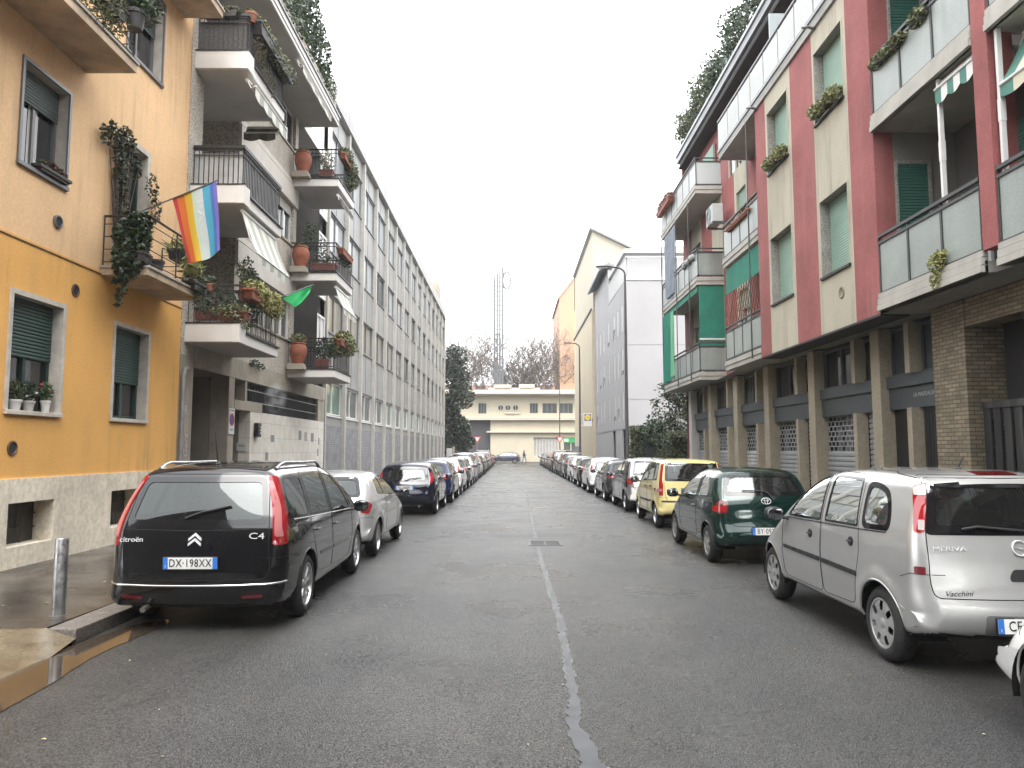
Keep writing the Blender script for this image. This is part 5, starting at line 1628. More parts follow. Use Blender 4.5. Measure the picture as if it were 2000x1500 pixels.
def yellow_balcony(y0, y1, x1, z0, z1, rail):
    s = MB().box(-7.02, x1, y0, y1, z0, z1, 0)
    s.box(-7.02, x1 + .03, y0 - .02, y1 + .03, z1, z1 + .045, 1)
    b = obj('balcony', s, [M_SOFF_Y, M_SLABEDGE], yb, bevel=.006)
    P = [(-7.0, y0 + .05), (x1 - .04, y0 + .05), (x1 - .04, y1 - .05), (-7.0, y1 - .05)]
    mb = MB()
    for (xa, ya), (xb, yb_) in zip(P[:-1], P[1:]):
        a, c = Vector((xa, ya, 0)), Vector((xb, yb_, 0))
        for zz, r in ((.12, .009), (.34, .009), (.56, .009), (.78, .009), (.92, .022)):
            mb.tube([a + Vector((0, 0, z1 + zz)), c + Vector((0, 0, z1 + zz))], r, 6)
        n = max(1, int((c - a).length / .75))
        for k in range(n + 1):
            p = a.lerp(c, k / n)
            mb.tube([p + Vector((0, 0, z1)), p + Vector((0, 0, z1 + .94))], .012, 6)
            if rail == 'x' and k < n:
                q = a.lerp(c, (k + 1) / n)
                mb.tube([p + Vector((0, 0, z1 + .15)), q + Vector((0, 0, z1 + .9))], .009, 5)
                mb.tube([q + Vector((0, 0, z1 + .15)), p + Vector((0, 0, z1 + .9))], .009, 5)
    obj('railing_grille', mb, M_IRON, b)
    return b
yellow_balcony(12.42, 14.62, -6.19, 4.74, 4.86, 'bars')
yellow_balcony(8.2, 11.75, -6.19, 7.96, 8.10, 'x')
yellow_balcony(13.0, 15.15, -6.19, 10.98, 11.12, 'bars')
# unseen side-street block, plus a street end added to darken the cars' reflections
cb = thing('unseen_reflected_block', 'unseen dark corner block and added street end for the car reflections', 'building', (-7, -20, 0))
m = MB()
WL.sheet(m, -40, -6.2, .1, 14, [(y, y + 1.2, z, z + 1.9) for y in (-9, -12, -15, -18, -21) for z in (1.5, 5, 8.5)], .2)
m.quad((-7, -6.2, .1), (-20, -6.2, .1), (-20, -6.2, 14), (-7, -6.2, 14))
m.box(-30, 30, -50, -27, .1, 19)  # street end added behind the camera to block low sky
obj('wall', m, pm('dark_reflected_block', (.06, .056, .052), .8, noise=(.8, .2)), cb)
m = MB()
WL.box(m, -9, -.22, -39, -6.4, .1, 14)
obj('core', m, M_DARK, cb)
# ---------------------------------------------------------------- block with deep white balconies
M_ROUGH = pm('pebble_dash', (.44, .40, .34), .9, noise=(2.5, .15), grain=(26, .45), bump=(26, .8, .02), streak=(.4, (.2, .17, .13)))
M_CONC = pm('beige_concrete', (.33, .295, .235), .8, noise=(1.4, .2), streak=(.7, (.16, .13, .10)), grain=(20, .1))
M_BALW = pm('white_balcony_render', (.66, .635, .60), .75, noise=(1.5, .06), streak=(.30, (.42, .38, .33)))
M_SOFFIT = pm('grey_soffit', (.50, .485, .47), .85, noise=(1.2, .08))
M_BAND = pm('cream_band', (.58, .545, .49), .75, noise=(2, .07), streak=(.4, (.36, .33, .28)))
M_RAILG = pm('grey_slat_rail', (.17, .17, .17), .6)
M_RAILW = pm('pale_screen', (.40, .40, .39), .75, noise=(3, .2), streak=(.5, (.2, .2, .19)))
bb = thing('balcony_block', 'pebble dashed apartment block with deep white balconies and striped awnings', 'building', (-7, 21, 0))
m = MB()
WL.box(m, -1.9, 0, 15.56, 16.24, 3.80, 12.55)
# pebble-dashed wall between the two columns of balconies
hs = []
for k in range(3):
    f = 4.2 + 3.05 * k
    hs += [(18.75, 23.25, f + 1.0, f + 2.25)]
WL.sheet(m, 18.4, 23.55, 4.05, 12.55, hs, .15)
m.quad((-7, 18.4, 4.05), (-8.6, 18.4, 4.05), (-8.6, 18.4, 12.55), (-7, 18.4, 12.55))
obj('wall', m, M_ROUGH, bb)
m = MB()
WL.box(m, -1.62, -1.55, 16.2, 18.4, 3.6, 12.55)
M_SHR = pm('shaded_render', (.14, .135, .13), .9, noise=(1.5, .15))  # recess shade is darkened into this wall colour
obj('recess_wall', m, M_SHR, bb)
m = MB()
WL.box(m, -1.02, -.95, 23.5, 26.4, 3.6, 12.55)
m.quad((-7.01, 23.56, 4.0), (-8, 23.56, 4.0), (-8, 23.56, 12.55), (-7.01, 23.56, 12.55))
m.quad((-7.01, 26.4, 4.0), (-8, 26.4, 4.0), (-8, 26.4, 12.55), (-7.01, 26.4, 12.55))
obj('recess_wall', m, pm('shaded_render', (.20, .19, .18), .9, noise=(1.5, .15)), bb)  # recess shade carried by the wall colour here too
m = MB()
WL.box(m, -9.5, -1.7, 15.6, 27.66, 3.6, 12.5)
obj('core', m, M_DARK, bb)
for k in range(3):
    f = 4.2 + 3.05 * k
    m = MB()
    WL.box(m, .0, .07, 18.42, 23.5, f + 2.28, f + 2.86)
    if k < 2:
        WL.box(m, .0, .05, 18.42, 23.5, f + 2.90, f + 3.05)
    obj('shutter_band', m, M_BAND, bb)
    for j in range(3):
        a = 18.8 + j * 1.5
        window(bb, WL, a, a + 1.42, f + 1.0, f + 2.25, .14, M_WHITEF, M_PANE2 if (j + k) % 2 else M_PANE, .25 if (j + k) % 3 == 0 else 0, pm('pale_shutter', (.5, .49, .46), .6), None, bars=1, fw=.07)
    m = MB()
    WL.box(m, -.15, .05, 18.7, 23.3, f + .94, f + 1.0)
    obj('window_ledge', m, M_CONC, bb)
    # glazed bay beyond the far balconies
    window(bb, WL, 26.45, 27.6, f + .1, f + 2.5, .08, M_WHITEF, pm('white_blind', (.66, .66, .65), .5), 0, bars=1, fw=.08, transom=f + .95)
    # window at the back of each recess
    Wr = Wall('x', -8.55, 1)
    window(bb, Wr, 17.1, 18.3, f + .2, f + 2.3, .0, M_WHITEF, M_PANE, .3, pm('pale_shutter', (.5, .49, .46), .6), None, bars=1, fw=.07)
    Wr = Wall('x', -7.95, 1)
    window(bb, Wr, 24.3, 25.6, f + .1, f + 2.3, .0, M_WHITEF, M_PANE, 0, None, None, bars=1, fw=.07)
    # near balcony
    zt = f + .28
    m = MB()
    m.box(-8.55, -5.85, 15.78, 18.4, f - .13, f + .10)
    m.box(-7.09, -5.854, 15.72, 15.90, f - .127, zt)
    m.box(-5.99, -5.83, 15.716, 16.1, f - .133, zt + .003)
    b = obj('balcony', m, M_BALW, bb, bevel=.008)
    m = MB()
    m.box(-8.5, -5.87, 15.80, 18.38, f - .137, f - .128)
    obj('soffit', m, M_SOFFIT, b)
    m = MB()
    m.box(-5.86, -5.80, 16.1, 18.44, f + .10, f + .125)
    m.box(-7.1, -5.8, 15.70, 15.73, zt, zt + .02)
    obj('coping', m, M_IRON, b)
    if k == 0:
        bar_railing(b, [(-6.98, 15.82), (-5.90, 15.82), (-5.90, 18.35), (-7.0, 18.35)], f + .12, f + 1.12, M_IRON, .11)
    else:
        bar_railing(b, [(-6.98, 15.82), (-5.90, 15.82), (-5.90, 18.35), (-7.0, 18.35)], f + .16, f + 1.10, M_IRON, .10, .011, .02)
        hr = MB()
        hr.box(-6.99, -5.86, 15.78, 15.86, f + 1.12, f + 1.19)
        hr.box(-5.94, -5.86, 15.86, 18.39, f + 1.12, f + 1.19)
        obj('handrail', hr, M_IRON, b)
        s = MB()
        s.box(-6.98, -5.93, 15.85, 15.86, f + .25, f + 1.02)
        s.box(-5.93, -5.92, 15.86, 18.33, f + .12, f + 1.02)
        obj('screen', s, M_RAILW if k == 1 else pm('dark_reed_screen', (.07, .065, .06), .9, noise=(20, .5)), b)
    # far balcony
    g = f - .06
    m = MB().box(-7.0, -5.52, 22.95, 25.25, g - .12, g + .12)
    b2 = obj('balcony', m, M_BALW, bb, bevel=.008)
    m = MB().box(-6.98, -5.54, 22.98, 25.22, g - .128, g - .118)
    obj('soffit', m, M_SOFFIT, b2)
    m = MB().box(-7.0, -5.49, 22.92, 25.28, g + .12, g + .15)
    obj('coping', m, M_IRON, b2)
    bar_railing(b2, [(-6.98, 23.0), (-5.56, 23.0), (-5.56, 25.2), (-7.0, 25.2)], g + .16, g + 1.1, M_IRON, .10)
# awnings under the balconies
M_AWC = pm('cream_awning', (.60, .60, .52), .9, noise=(3, .08))
M_AWG = pm('grey_awning_stripe', (.36, .37, .33), .9, noise=(3, .08))
awning(bb, (-5.95, 15.95, 7.02), (-5.95, 18.2, 7.02), (-5.62, 16.1, 6.1), (-5.62, 18.35, 6.1), [M_AWC, M_AWG], 8, .2)
awning(bb, (-5.95, 16.0, 10.05), (-5.95, 18.3, 10.05), (-5.75, 16.0, 9.9), (-5.75, 18.3, 9.9), [M_AWC, M_AWG], 8, .28)
awning(bb, (-5.6, 23.2, 3.95 + 3.05 - .08), (-5.6, 25.1, 6.92), (-5.32, 23.2, 6.25), (-5.32, 25.1, 6.25), [M_AWC, M_AWG], 6, .2)
awning(bb, (-5.6, 23.2, 9.92), (-5.6, 25.1, 9.92), (-5.5, 23.2, 9.83), (-5.5, 25.1, 9.83), [pm('dark_awning', (.10, .09, .08), .9), pm('dark_awning_stripe', (.16, .15, .13), .9)], 6, .2)
awning(bb, (-5.95, 19.6, 12.5), (-5.95, 22.8, 12.5), (-5.75, 19.6, 12.3), (-5.75, 22.8, 12.3), [M_AWC, M_AWG], 8, .18)
awning(bb, (-6.75, 18.3, 9.95), (-5.95, 18.3, 9.95), (-6.75, 18.05, 9.72), (-5.95, 18.05, 9.72), [pm('dark_awning', (.1, .09, .08), .9), pm('dark_awning_stripe', (.16, .15, .13), .9)], 4, .22)
m = MB().box(-12, -5.80, 15.6, 24.05, 12.55, 12.86)
m.box(-12, -6.95, 24.05, 27.66, 12.5, 12.9)
rf = obj('roof', m, M_BALW, bb, bevel=.01)
m = MB().box(-8.6, -5.83, 15.62, 24.02, 12.535, 12.548)
obj('soffit', m, M_SOFFIT, rf)
m = MB().box(-5.86, -5.76, 15.6, 24.08, 12.86, 12.92)
m.box(-5.86, -5.78, 15.6, 24.08, 12.66, 12.69)
obj('gutter', m, M_FRGREY, rf)
m = MB()
m.box(-6.02, -5.9, 15.7, 24.0, 12.9, 13.35)
obj('planter_wall', m, M_CONC, rf)
# ground floor: entrance, low pale wall, long window behind bars
m = MB()
WL.box(m, -.35, .0, 15.56, 16.22, .10, 3.80)
WL.box(m, -.30, .015, 16.22, 27.66, 3.58, 4.07)
WL.box(m, -.45, .0, 18.3, 18.68, .10, 3.58)
WL.box(m, -.3, .01, 18.68, 20.75, 2.80, 3.04)
WL.box(m, -.2, .0, 26.75, 27.66, 2.8, 3.58)
WL.box(m, -.25, 0., 19.42, 19.55, 3.04, 3.58)
obj('concrete_frame', m, M_CONC, bb)
m = MB()
m.quad((-7.45, 18.25, .1), (-11, 18.25, .1), (-11, 18.25, 3.58), (-7.45, 18.25, 3.58))
m.quad((-11, 16.2, .1), (-11, 18.3, .1), (-11, 18.3, 3.58), (-11, 16.2, 3.58))
m.quad((-7, 16.2, 3.57), (-7, 18.3, 3.57), (-11, 18.3, 3.57), (-11, 16.2, 3.57))
m.quad((-7.35, 16.23, .1), (-11, 16.23, .1), (-11, 16.23, 3.58), (-7.35, 16.23, 3.58))
m.box(-7.9, -7.3, 19.85, 19.86, .1, 2.8)
m.quad((-7.9, 18.68, .1), (-7.9, 19.86, .1), (-7.9, 19.86, 3.58), (-7.9, 18.68, 3.58))
obj('entrance_recess', m, pm('entrance_render', (.24, .215, .18), .85, noise=(1.3, .15), streak=(.5, (.12, .1, .08))), bb)
m = MB()
m.box(-7.75, -7.7, 16.26, 17.5, .1, 3.2)
d = obj('entrance_door', m, pm('dark_gate_metal', (.014, .014, .015), .4), bb)
m = MB()
m.box(-7.7, -7.68, 16.62, 16.80, .3, 3.0)
obj('door_glass', m, M_PANE2, d)
m = MB()
m.box(-7.9, -7.0, 19.86, 27.64, .1, 2.8)
obj('low_wall', m, brick_mat('pale_stone_tiles', (.74, .70, .63), (.68, .64, .56), (.48, .44, .38), .62, .42, .006, bump=.15), bb)
m = MB()
rr_ = random.Random(8)
for (y, z, a, b) in ((21.6, 2.0, .3, .2), (21.15, 1.25, .25, .45), (23.6, .95, .22, .35), (24.4, 2.1, .3, .3), (25.9, 2.05, .35, .3), (26.9, 1.95, .15, .25), (26.8, 1.55, .15, .25), (25.1, 2.07, .3, .3)):
    WL.box(m, 0, .004, y, y + a, z, z + b, 0 if y < 25 or y > 25.5 else 1)
obj('odd_tile', m, [pm('grey_tile', (.26, .25, .235), .7), pm('tan_tile', (.40, .36, .29), .7)], bb)
m = MB()
WL.box(m, -.42, -.38, 19.55, 26.75, 2.8, 3.58)
gw = obj('barred_window', m, pm('dark_barred_glass', (.006, .006, .007), .7, spec=.1), bb)
m = MB()
for k in range(60):
    y = 19.6 + k * .121
    WL.box(m, -.11, -.09, y, y + .022, 2.82, 3.57)
for z in (3.05, 3.36):
    WL.box(m, -.088, -.07, 19.55, 26.75, z, z + .03, 1)
obj('window_grille', m, [pm('grille_iron', (.04, .04, .045), .5), pm('grille_rail', (.2, .2, .2), .5)], gw)
m = MB()
m.tube([(-6.94, 15.62, .12), (-6.94, 15.62, 3.35), (-6.95, 15.70, 3.48), (-7.0, 15.95, 3.52)], .045, 10)
obj('drainpipe', m, pm('grey_pipe', (.22, .21, .20), .5, noise=(5, .3)), bb, smooth=True, angle=60)
tg = MB()
add_text(tg, 'R', frame_M((-6.985, 15.9, 2.62), (0, 1, 0), (0, 0, 1)), .28, .001)
add_text(tg, 'Gers', frame_M((-6.985, 15.95, 1.85), (0, 0, 1), (0, -1, 0)), .26, .001, shear=.3)
obj('graffiti', tg, pm('spray_paint', (.5, .5, .5), .6), bb)
# small things fixed to the low wall and pillar
t = thing('parking_sign', 'narrow white gateway sign with blue no parking roundel on the concrete pillar', 'sign', (-6.98, 18.49, 2.4))
m = MB().box(-7.0, -6.975, 18.31, 18.67, 2.16, 2.80)
obj('sign_panel', m, pm('sign_white', (.62, .62, .6), .5), t)
Mv = Matrix.Translation((-6.974, 18.49, 2.52)) @ Matrix.Rotation(R(90), 4, 'Y')
m = MB()
m.lathe([(0, .002), (.155, .002), (.155, 0)], 28, Mv, 0)
m.lathe([(.118, .0035), (.155, .0035)], 28, Mv, 1)
m.prism([(-6.971, 18.49 + a, 2.52 + b) for a, b in ((-.10, .075), (-.075, .10), (.10, -.075), (.075, -.10))], (.002, 0, 0), 1)
add_text(m, 'PASSO CARRABILE', frame_M((-6.973, 18.49, 2.75), (0, 1, 0), (0, 0, 1)), .04, .001, .8, 2)
add_text(m, 'VIETATO', frame_M((-6.973, 18.49, 2.27), (0, 1, 0), (0, 0, 1)), .05, .001, .9, 2)
obj('roundel', m, [pm('sign_blue', (.03, .07, .3), .5), pm('sign_red', (.42, .03, .03), .5), M_INK], t)
t = thing('intercom', 'black intercom box with keypad on the pale stone wall', 'intercom', (-6.95, 20.28, 2.3))
m = MB().box(-7.0, -6.88, 20.14, 20.42, 2.12, 2.50)
obj('case', m, M_GLOSSB, t, bevel=.012)
m = MB()
for i in range(3):
    m.box(-6.878, -6.872, 20.30, 20.38, 2.2 + i * .08, 2.25 + i * .08)
obj('keypad_key', m, pm('pale_key', (.5, .5, .5), .4), t)
t = thing('notice_plate', 'small white notice plate fixed in the shaded corner beside the stone wall', 'sign', (-7.2, 19.84, 1.85))
m = MB().box(-7.33, -7.08, 19.83, 19.85, 1.74, 1.96)
obj('plate', m, pm('sign_white', (.62, .62, .6), .5), t)
m = MB()
add_text(m, 'INAIL', frame_M((-7.2, 19.827, 1.88), (1, 0, 0), (0, 0, 1)), .07, .001, 1)
obj('lettering', m, M_INK, t)
# ---------------------------------------------------------------- long office building with concrete fins
M_FIN = pm('pale_concrete_fin', (.40, .385, .35), .8, noise=(2, .12), streak=(.5, (.26, .25, .22)), grain=(12, .08))
M_SPAN = pm('grey_spandrel', (.25, .247, .238), .55, noise=(.5, .16), streak=(.4, (.36, .35, .33)))
M_GBRICK = brick_mat('grey_brick', (.20, .20, .21), (.155, .155, .165), (.27, .27, .27), .24, .075, .012)
M_PAR = pm('parapet_concrete', (.40, .395, .385), .8, noise=(1, .15), streak=(1., (.2, .195, .185)))
M_GRGLASS = pm('green_tinted_glass', (.09, .17, .13), .08, spec=.8, noise=(.6, .4))
M_BEGLASS = pm('blind_behind_glass', (.28, .27, .235), .15, spec=.8, noise=(.4, .25))
M_WHGLASS = pm('pale_blind_glass', (.40, .42, .43), .12, spec=.8, noise=(.4, .18))
ob_ = thing('office_building', 'long grey office building with tall pale concrete fins and repeating windows', 'building', (-7, 52, 0))
WO = Wall('x', -7.15, 1)
LV = [(3.15, 4.40), (6.40, 7.85), (9.60, 11.10), (12.70, 14.35)]
NB = 15
y0, pit = 27.72, 3.29
holes = [(y0 + k * pit + .30, y0 + (k + 1) * pit - .02, a, b) for k in range(NB) for a, b in LV]
m = MB()
WO.sheet(m, y0, y0 + NB * pit + .3, 2.72, 15.3, holes, .10)
obj('wall', m, M_SPAN, ob_)
m = MB()
WO.box(m, -.3, .03, y0, y0 + NB * pit + .3, .1, 2.72, 0)
obj('brick_base', m, M_GBRICK, ob_)
m = MB()
WO.box(m, -12, -.6, y0, y0 + NB * pit + .3, .1, 15.9)
m.quad((-7.1, y0, 2.7), (-8, y0, 2.7), (-8, y0, 16.1), (-7.1, y0, 16.1))
m.quad((-7.1, y0 + NB * pit + .3, .1), (-19, y0 + NB * pit + .3, .1), (-19, y0 + NB * pit + .3, 16.1), (-7.1, y0 + NB * pit + .3, 16.1))
obj('core', m, M_PAR, ob_)
for k in range(NB + 1):
    m = MB()
    y = y0 + k * pit
    WO.box(m, -.1, .17, y, y + .22, .1, 15.34)
    f = obj('fin', m, M_FIN, ob_)
m = MB()
for k in range(NB):
    WO.box(m, -.4, .20, y0 + k * pit, y0 + (k + 1) * pit - .015, 15.34, 16.2)
    WO.box(m, .20, .245, y0 + k * pit, y0 + (k + 1) * pit - .015, 15.36, 15.44)
obj('parapet', m, M_PAR, ob_)
m = MB()
for k in range(NB):
    for z in (3.08, 4.44, 6.33, 7.89, 9.53, 11.14, 12.63, 14.39):
        WO.box(m, 0, .05, y0 + k * pit + .25, y0 + (k + 1) * pit - .005, z - .02, z + .03, 0 if z != 3.08 else 1)
    for fr_ in (.5,):
        WO.box(m, 0, .012, y0 + k * pit + .25 + (pit - .25) * fr_ - .02, y0 + k * pit + .25 + (pit - .25) * fr_ + .02, 4.5, 15.3, 0)
obj('metal_trim', m, [pm('grey_metal_trim', (.12, .125, .13), .5), M_WHITEF], ob_)
rr_ = random.Random(77)
for k in range(NB):
    for li, (a, b) in enumerate(LV):
        pane = [M_GRGLASS, M_BEGLASS, M_WHGLASS, M_WHGLASS][li]
        if rr_.random() < .18:
            pane = M_PANE2
        ya, yb_ = y0 + k * pit + .30, y0 + (k + 1) * pit - .02
        window(ob_, WO, ya, yb_, a, b, .07, M_WHITEF if li == 0 else pm('grey_metal_frame', (.16, .16, .165), .4), pane, 0, bars=1, fw=.045)
m = MB()
m.box(-11, -7.5, 73.5, 77.2, 16.0, 18.6)
m.box(-10, -7.9, 70.0, 73.5, 16.0, 17.9)
obj('roof_hut', m, M_CONC, ob_)
m = MB()
for y in np.arange(69.5, 77.2, .8):
    m.tube([(-7.5, y, 16.2), (-7.5, y, 17.3)], .02, 4)
m.tube([(-7.5, 69.5, 17.3), (-7.5, 77, 17.3)], .02, 4)
obj('roof_railing_grille', m, M_FRGREY, ob_)
# ---------------------------------------------------------------- right side: red and cream block
WR = Wall('x', 6.2, -1)
WB = Wall('x', 7.1, -1)
WG = Wall('x', 6.8, -1)
M_REDW = pm('brick_red_render', (.28, .088, .083), .85, noise=(.9, .22), streak=(.9, (.34, .15, .14)), grain=(25, .08), bump=(50, .2, .005))
M_CREAM = pm('cream_render', (.43, .395, .31), .85, noise=(.8, .10), streak=(1.1, (.22, .19, .15)), grain=(30, .06), bump=(60, .15, .004))
M_REVEAL = pm('grey_grit_reveal', (.26, .245, .22), .9, grain=(40, .35), noise=(3, .15))
M_SHUTM = pm('mint_shutter', (.31, .45, .37), .5, noise=(2, .08), streak=(.25, (.2, .26, .22)))
M_SHUTD = pm('bottle_green_shutter', (.045, .15, .115), .5, noise=(2, .1))
M_DRIP = pm('black_drip_edge', (.012, .012, .012), .6)
M_SLAB = pm('ribbed_slab_edge', (.40, .385, .345), .75, noise=(2, .15), streak=(.6, (.2, .18, .15)))
M_SOFR = pm('dull_soffit', (.33, .325, .31), .85, noise=(.8, .15), grain=(6, .06))
M_PANEL = pm('wired_glass_panel', (.265, .295, .275), .38, spec=.6, noise=(1.3, .12), grain=(60, .16), streak=(.6, (.15, .15, .13)))
M_PANELW = pm('white_parapet_panel', (.46, .475, .465), .6, noise=(.9, .06), streak=(.3, (.45, .45, .43)))
M_STEEL = pm('dark_steel', (.045, .047, .048), .5)
M_COLB = pm('beige_pillar', (.30, .262, .195), .8, noise=(1.5, .15), streak=(.6, (.22, .17, .11)), grain=(20, .1))
M_BANDG = pm('grey_shop_band', (.045, .052, .058), .55, noise=(1, .2), streak=(.5, (.09, .09, .09)))
M_ROLL = pm('grey_roller_door', (.33, .35, .36), .5, metal=.2, noise=(1.5, .12), streak=(.6, (.18, .17, .16)))
M_ROLLF = pm('dirty_roller_door', (.42, .42, .41), .55, noise=(2.5, .25))
M_CLAD = brick_mat('split_stone', (.25, .205, .14), (.15, .125, .085), (.08, .066, .045), .19, .062, .007, bump=.9)
M_AWW = pm('white_awning', (.68, .68, .66), .9, noise=(4, .06))
M_AWT = pm('teal_awning_stripe', (.09, .22, .18), .9, noise=(4, .1))
M_TEAL = pm('teal_curtain_cloth', (.018, .175, .12), .85, noise=(2, .2), streak=(.3, (.05, .25, .18)))
rb_ = thing('red_building', 'apartment block striped in brick red and cream over a recessed shop floor', 'building', (6.5, 15, 0))
wins = [(16.10, 17.42, 5.20, 6.78), (13.35, 14.58, 5.18, 6.72), (16.12, 17.42, 8.38, 9.88), (13.35, 14.62, 8.36, 9.85)]
m = MB()
STR = [(12.33, 13.20, 0), (13.20, 14.73, 1), (14.73, 15.93, 0), (15.93, 17.56, 1), (17.56, 18.30, 0)]
for a, b, mi in STR:
    WR.sheet(m, a, b, 4.06, 10.62, [h for h in wins if a <= h[0] and h[1] <= b], .26, mi, 0, 2)
m.quad((6.2, 18.3, 4.06), (7.1, 18.3, 4.06), (7.1, 18.3, 10.6), (6.2, 18.3, 10.6), 0)
m.quad((6.2, 12.33, 4.4), (6.53, 12.33, 4.4), (6.53, 12.33, 10.6), (6.2, 12.33, 10.6), 0)
obj('wall', m, [M_REDW, M_CREAM, M_REVEAL], rb_)
m = MB()
WR.box(m, -.5, .006, 12.33, 18.31, 4.02, 4.06)
obj('drip_edge', m, M_DRIP, rb_)
m = MB()
m.box(7.36, 14, 12.4, 30.1, 4.1, 10.5)
m.box(7.66, 14, -25, 12.4, 4.1, 13.4)
m.box(7.1, 14, -25, 30.1, 3.98, 4.1)
m.box(6.95, 14, -25, 30.05, 13.4, 13.5)
obj('core', m, M_DARK, rb_)  # solid inner boxes added to stop sky light leaking through
m = MB()
for a, b, mi in ((18.3, 19.2, 0), (19.2, 20.6, 1), (20.6, 21.7, 0), (21.7, 23.1, 1), (23.1, 24.45, 0), (24.45, 25.8, 1), (25.8, 27.2, 0), (27.2, 28.7, 1), (28.7, 30.15, 0)):
    hs = [q for q in ((21.95, 22.9, z, z + 1.5) for z in (5.2, 8.35)) if a <= q[0] and q[1] <= b]
    hs += [q for q in ((28.3 - .9, 28.65, z, z + 2.1) for z in (4.35, 7.5)) if a <= q[0] and q[1] <= b]
    WB.sheet(m, a, b, 3.95, 10.62, hs, .2, mi)
m.quad((7.1, 30.15, .1), (16, 30.15, .1), (16, 30.15, 13.6), (7.1, 30.15, 13.6), 0)
obj('rear_wall', m, [M_REDW, M_CREAM], rb_)
for a in (5.2, 8.35):
    window(rb_, WB, 21.95, 22.9, a, a + 1.5, .15, M_WHITEF, M_PANE, .4, M_SHUTM, None)
for a in (4.35, 7.5):
    window(rb_, WB, 27.4, 28.65, a, a + 2.1, .15, M_WHITEF, M_PANE, .3, M_SHUTD, None)
for i, (a, b, c, d) in enumerate(wins):
    w = window(rb_, WR, a, b, c, d, .25, M_REVEAL, M_PANE, (1.0, 1.0, .78, .72)[i], M_SHUTM, None, bars=1, fw=.05, sfwd=.05)
    s = MB()
    WR.box(s, -.2, .04, a - .03, b + .03, c - .045, c + .005)
    obj('sill', s, M_DRIP, w)
    s = MB()
    for q in ((a - .035, a, c, d + .035), (b, b + .035, c, d + .035), (a, b, d, d + .035)):
        WR.box(s, 0, .012, *q)
    obj('window_surround', s, M_CREAM, w)
v = MB()
Mv = Matrix.Translation((6.2, 13.75, 4.72)) @ Matrix.Rotation(R(-90), 4, 'Y')
v.lathe([(.115, 0), (.115, .012), (.09, .016), (.08, .008), (0, .008)], 20, Mv)
obj('vent', v, pm('dull_vent', (.22, .19, .14), .8), rb_, smooth=True, angle=40)
for y in (18.1, 14.5):
    m = MB().tube([(6.22, y, 10.35), (6.05, y, 10.40), (5.93, y, 10.38)], .03, 8)
    obj('waterspout', m, M_FRGREY, rb_, smooth=True)
# soffit over the shops
m = MB()
m.quad((6.2, 12.33, 4.045), (7.2, 12.33, 4.045), (7.2, 30.1, 4.045), (6.2, 18.31, 4.045))
m.quad((6.22, -25, 4.05), (9.2, -25, 4.05), (9.2, 12.33, 4.05), (6.22, 12.33, 4.05))
m.quad((7.0, 18.3, 4.0), (7.6, 18.3, 4.0), (7.6, 30.1, 4.0), (7.0, 30.1, 4.0))
obj('soffit', m, M_SOFR, rb_)
# loggias at the near end: slab edges, glazed parapets, columns
def loggia_parapet(par, y0, y1, z, n, mat, rail=True):
    for k in range(n):
        a, b = y0 + (y1 - y0) * k / n, y0 + (y1 - y0) * (k + 1) / n
        m = MB()
        WR.box(m, -.03, -.015, a + .03, b - .03, z + .09, z + .90)
        obj('parapet_panel', m, mat, par)
    m = MB()
    for k in range(n + 1):
        a = y0 + (y1 - y0) * k / n
        WR.box(m, -.04, .0, max(y0, a - .022), min(y1, a + .022), z + .04, z + .9)
    WR.box(m, -.045, .005, y0, y1, z + .03, z + .085)
    WR.box(m, -.045, .005, y0, y1, z + .9, z + .945)
    if rail:
        WR.box(m, -.05, .01, y0, y1, z + 1.01, z + 1.06)
        for k in range(n + 1):
            a = y0 + (y1 - y0) * k / n
            WR.box(m, -.03, -.01, max(y0, a - .012), min(y1, a + .012), z + .94, z + 1.015)
    obj('parapet_frame', m, M_STEEL, par)
m_side = pm('shaded_cream_render', (.22, .21, .185), .85, noise=(1, .12))  # cream darkened so the colour itself holds the loggia's shade
for fl, z in enumerate((4.05, 7.16, 10.3)):
    for (a, b) in ((9.57, 12.33), (5.6, 9.25), (1.9, 5.3), (-2.0, 1.6), (-6, -2.3)):
        m = MB()
        WR.box(m, -1.6, -.01, a, b, z + .05, z + .20)
        for k, (dz0, dz1, dd) in enumerate(((0.0, .09, .05), (.10, .2, .035), (.21, .29, .02))):
            WR.box(m, -.05, dd, a, b + (.02 if a > 9 else 0), z + .05 + dz0, z + .05 + dz1)
        sl = obj('balcony', m, M_SLAB, rb_)
        if fl < 2:
            loggia_parapet(sl, a + .02, b - .02, z + .28, 3 if a > 9 else 4, M_PANEL)
    m = MB()
for y in (9.25, 5.3, 1.6, -2.3, -6.3):
    m = MB()
    WR.box(m, -.32, .012, y, y + .31, 4.38, 13.0)
    obj('column', m, M_REDW, rb_)
# side and back walls of the loggias
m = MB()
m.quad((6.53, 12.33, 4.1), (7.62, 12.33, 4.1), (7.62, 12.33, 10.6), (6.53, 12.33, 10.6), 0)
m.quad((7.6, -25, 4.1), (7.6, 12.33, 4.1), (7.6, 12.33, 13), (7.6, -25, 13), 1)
obj('loggia_wall', m, [m_side, pm('shaded_grey_render', (.10, .10, .098), .85, noise=(1, .15))], rb_)  # back wall grey also has the loggia's shade in its colour
WS = Wall('y', 12.33, -1)
for z in (4.35, 7.45):
    m = MB()
    WS.box(m, 0, .035, 6.54, 6.58, z, z + 2.35)
    WS.box(m, 0, .035, 7.10, 7.16, z, z + 2.35)
    WS.box(m, 0, .035, 6.58, 7.10, z + 2.29, z + 2.35)
    d = obj('shuttered_door', m, M_REVEAL, rb_)
    s = MB()
    slats(s, WS, .008, 6.58, 7.10, z, z + 2.29, .052, .014)
    obj('roller_shutter', s, M_SHUTD, d)
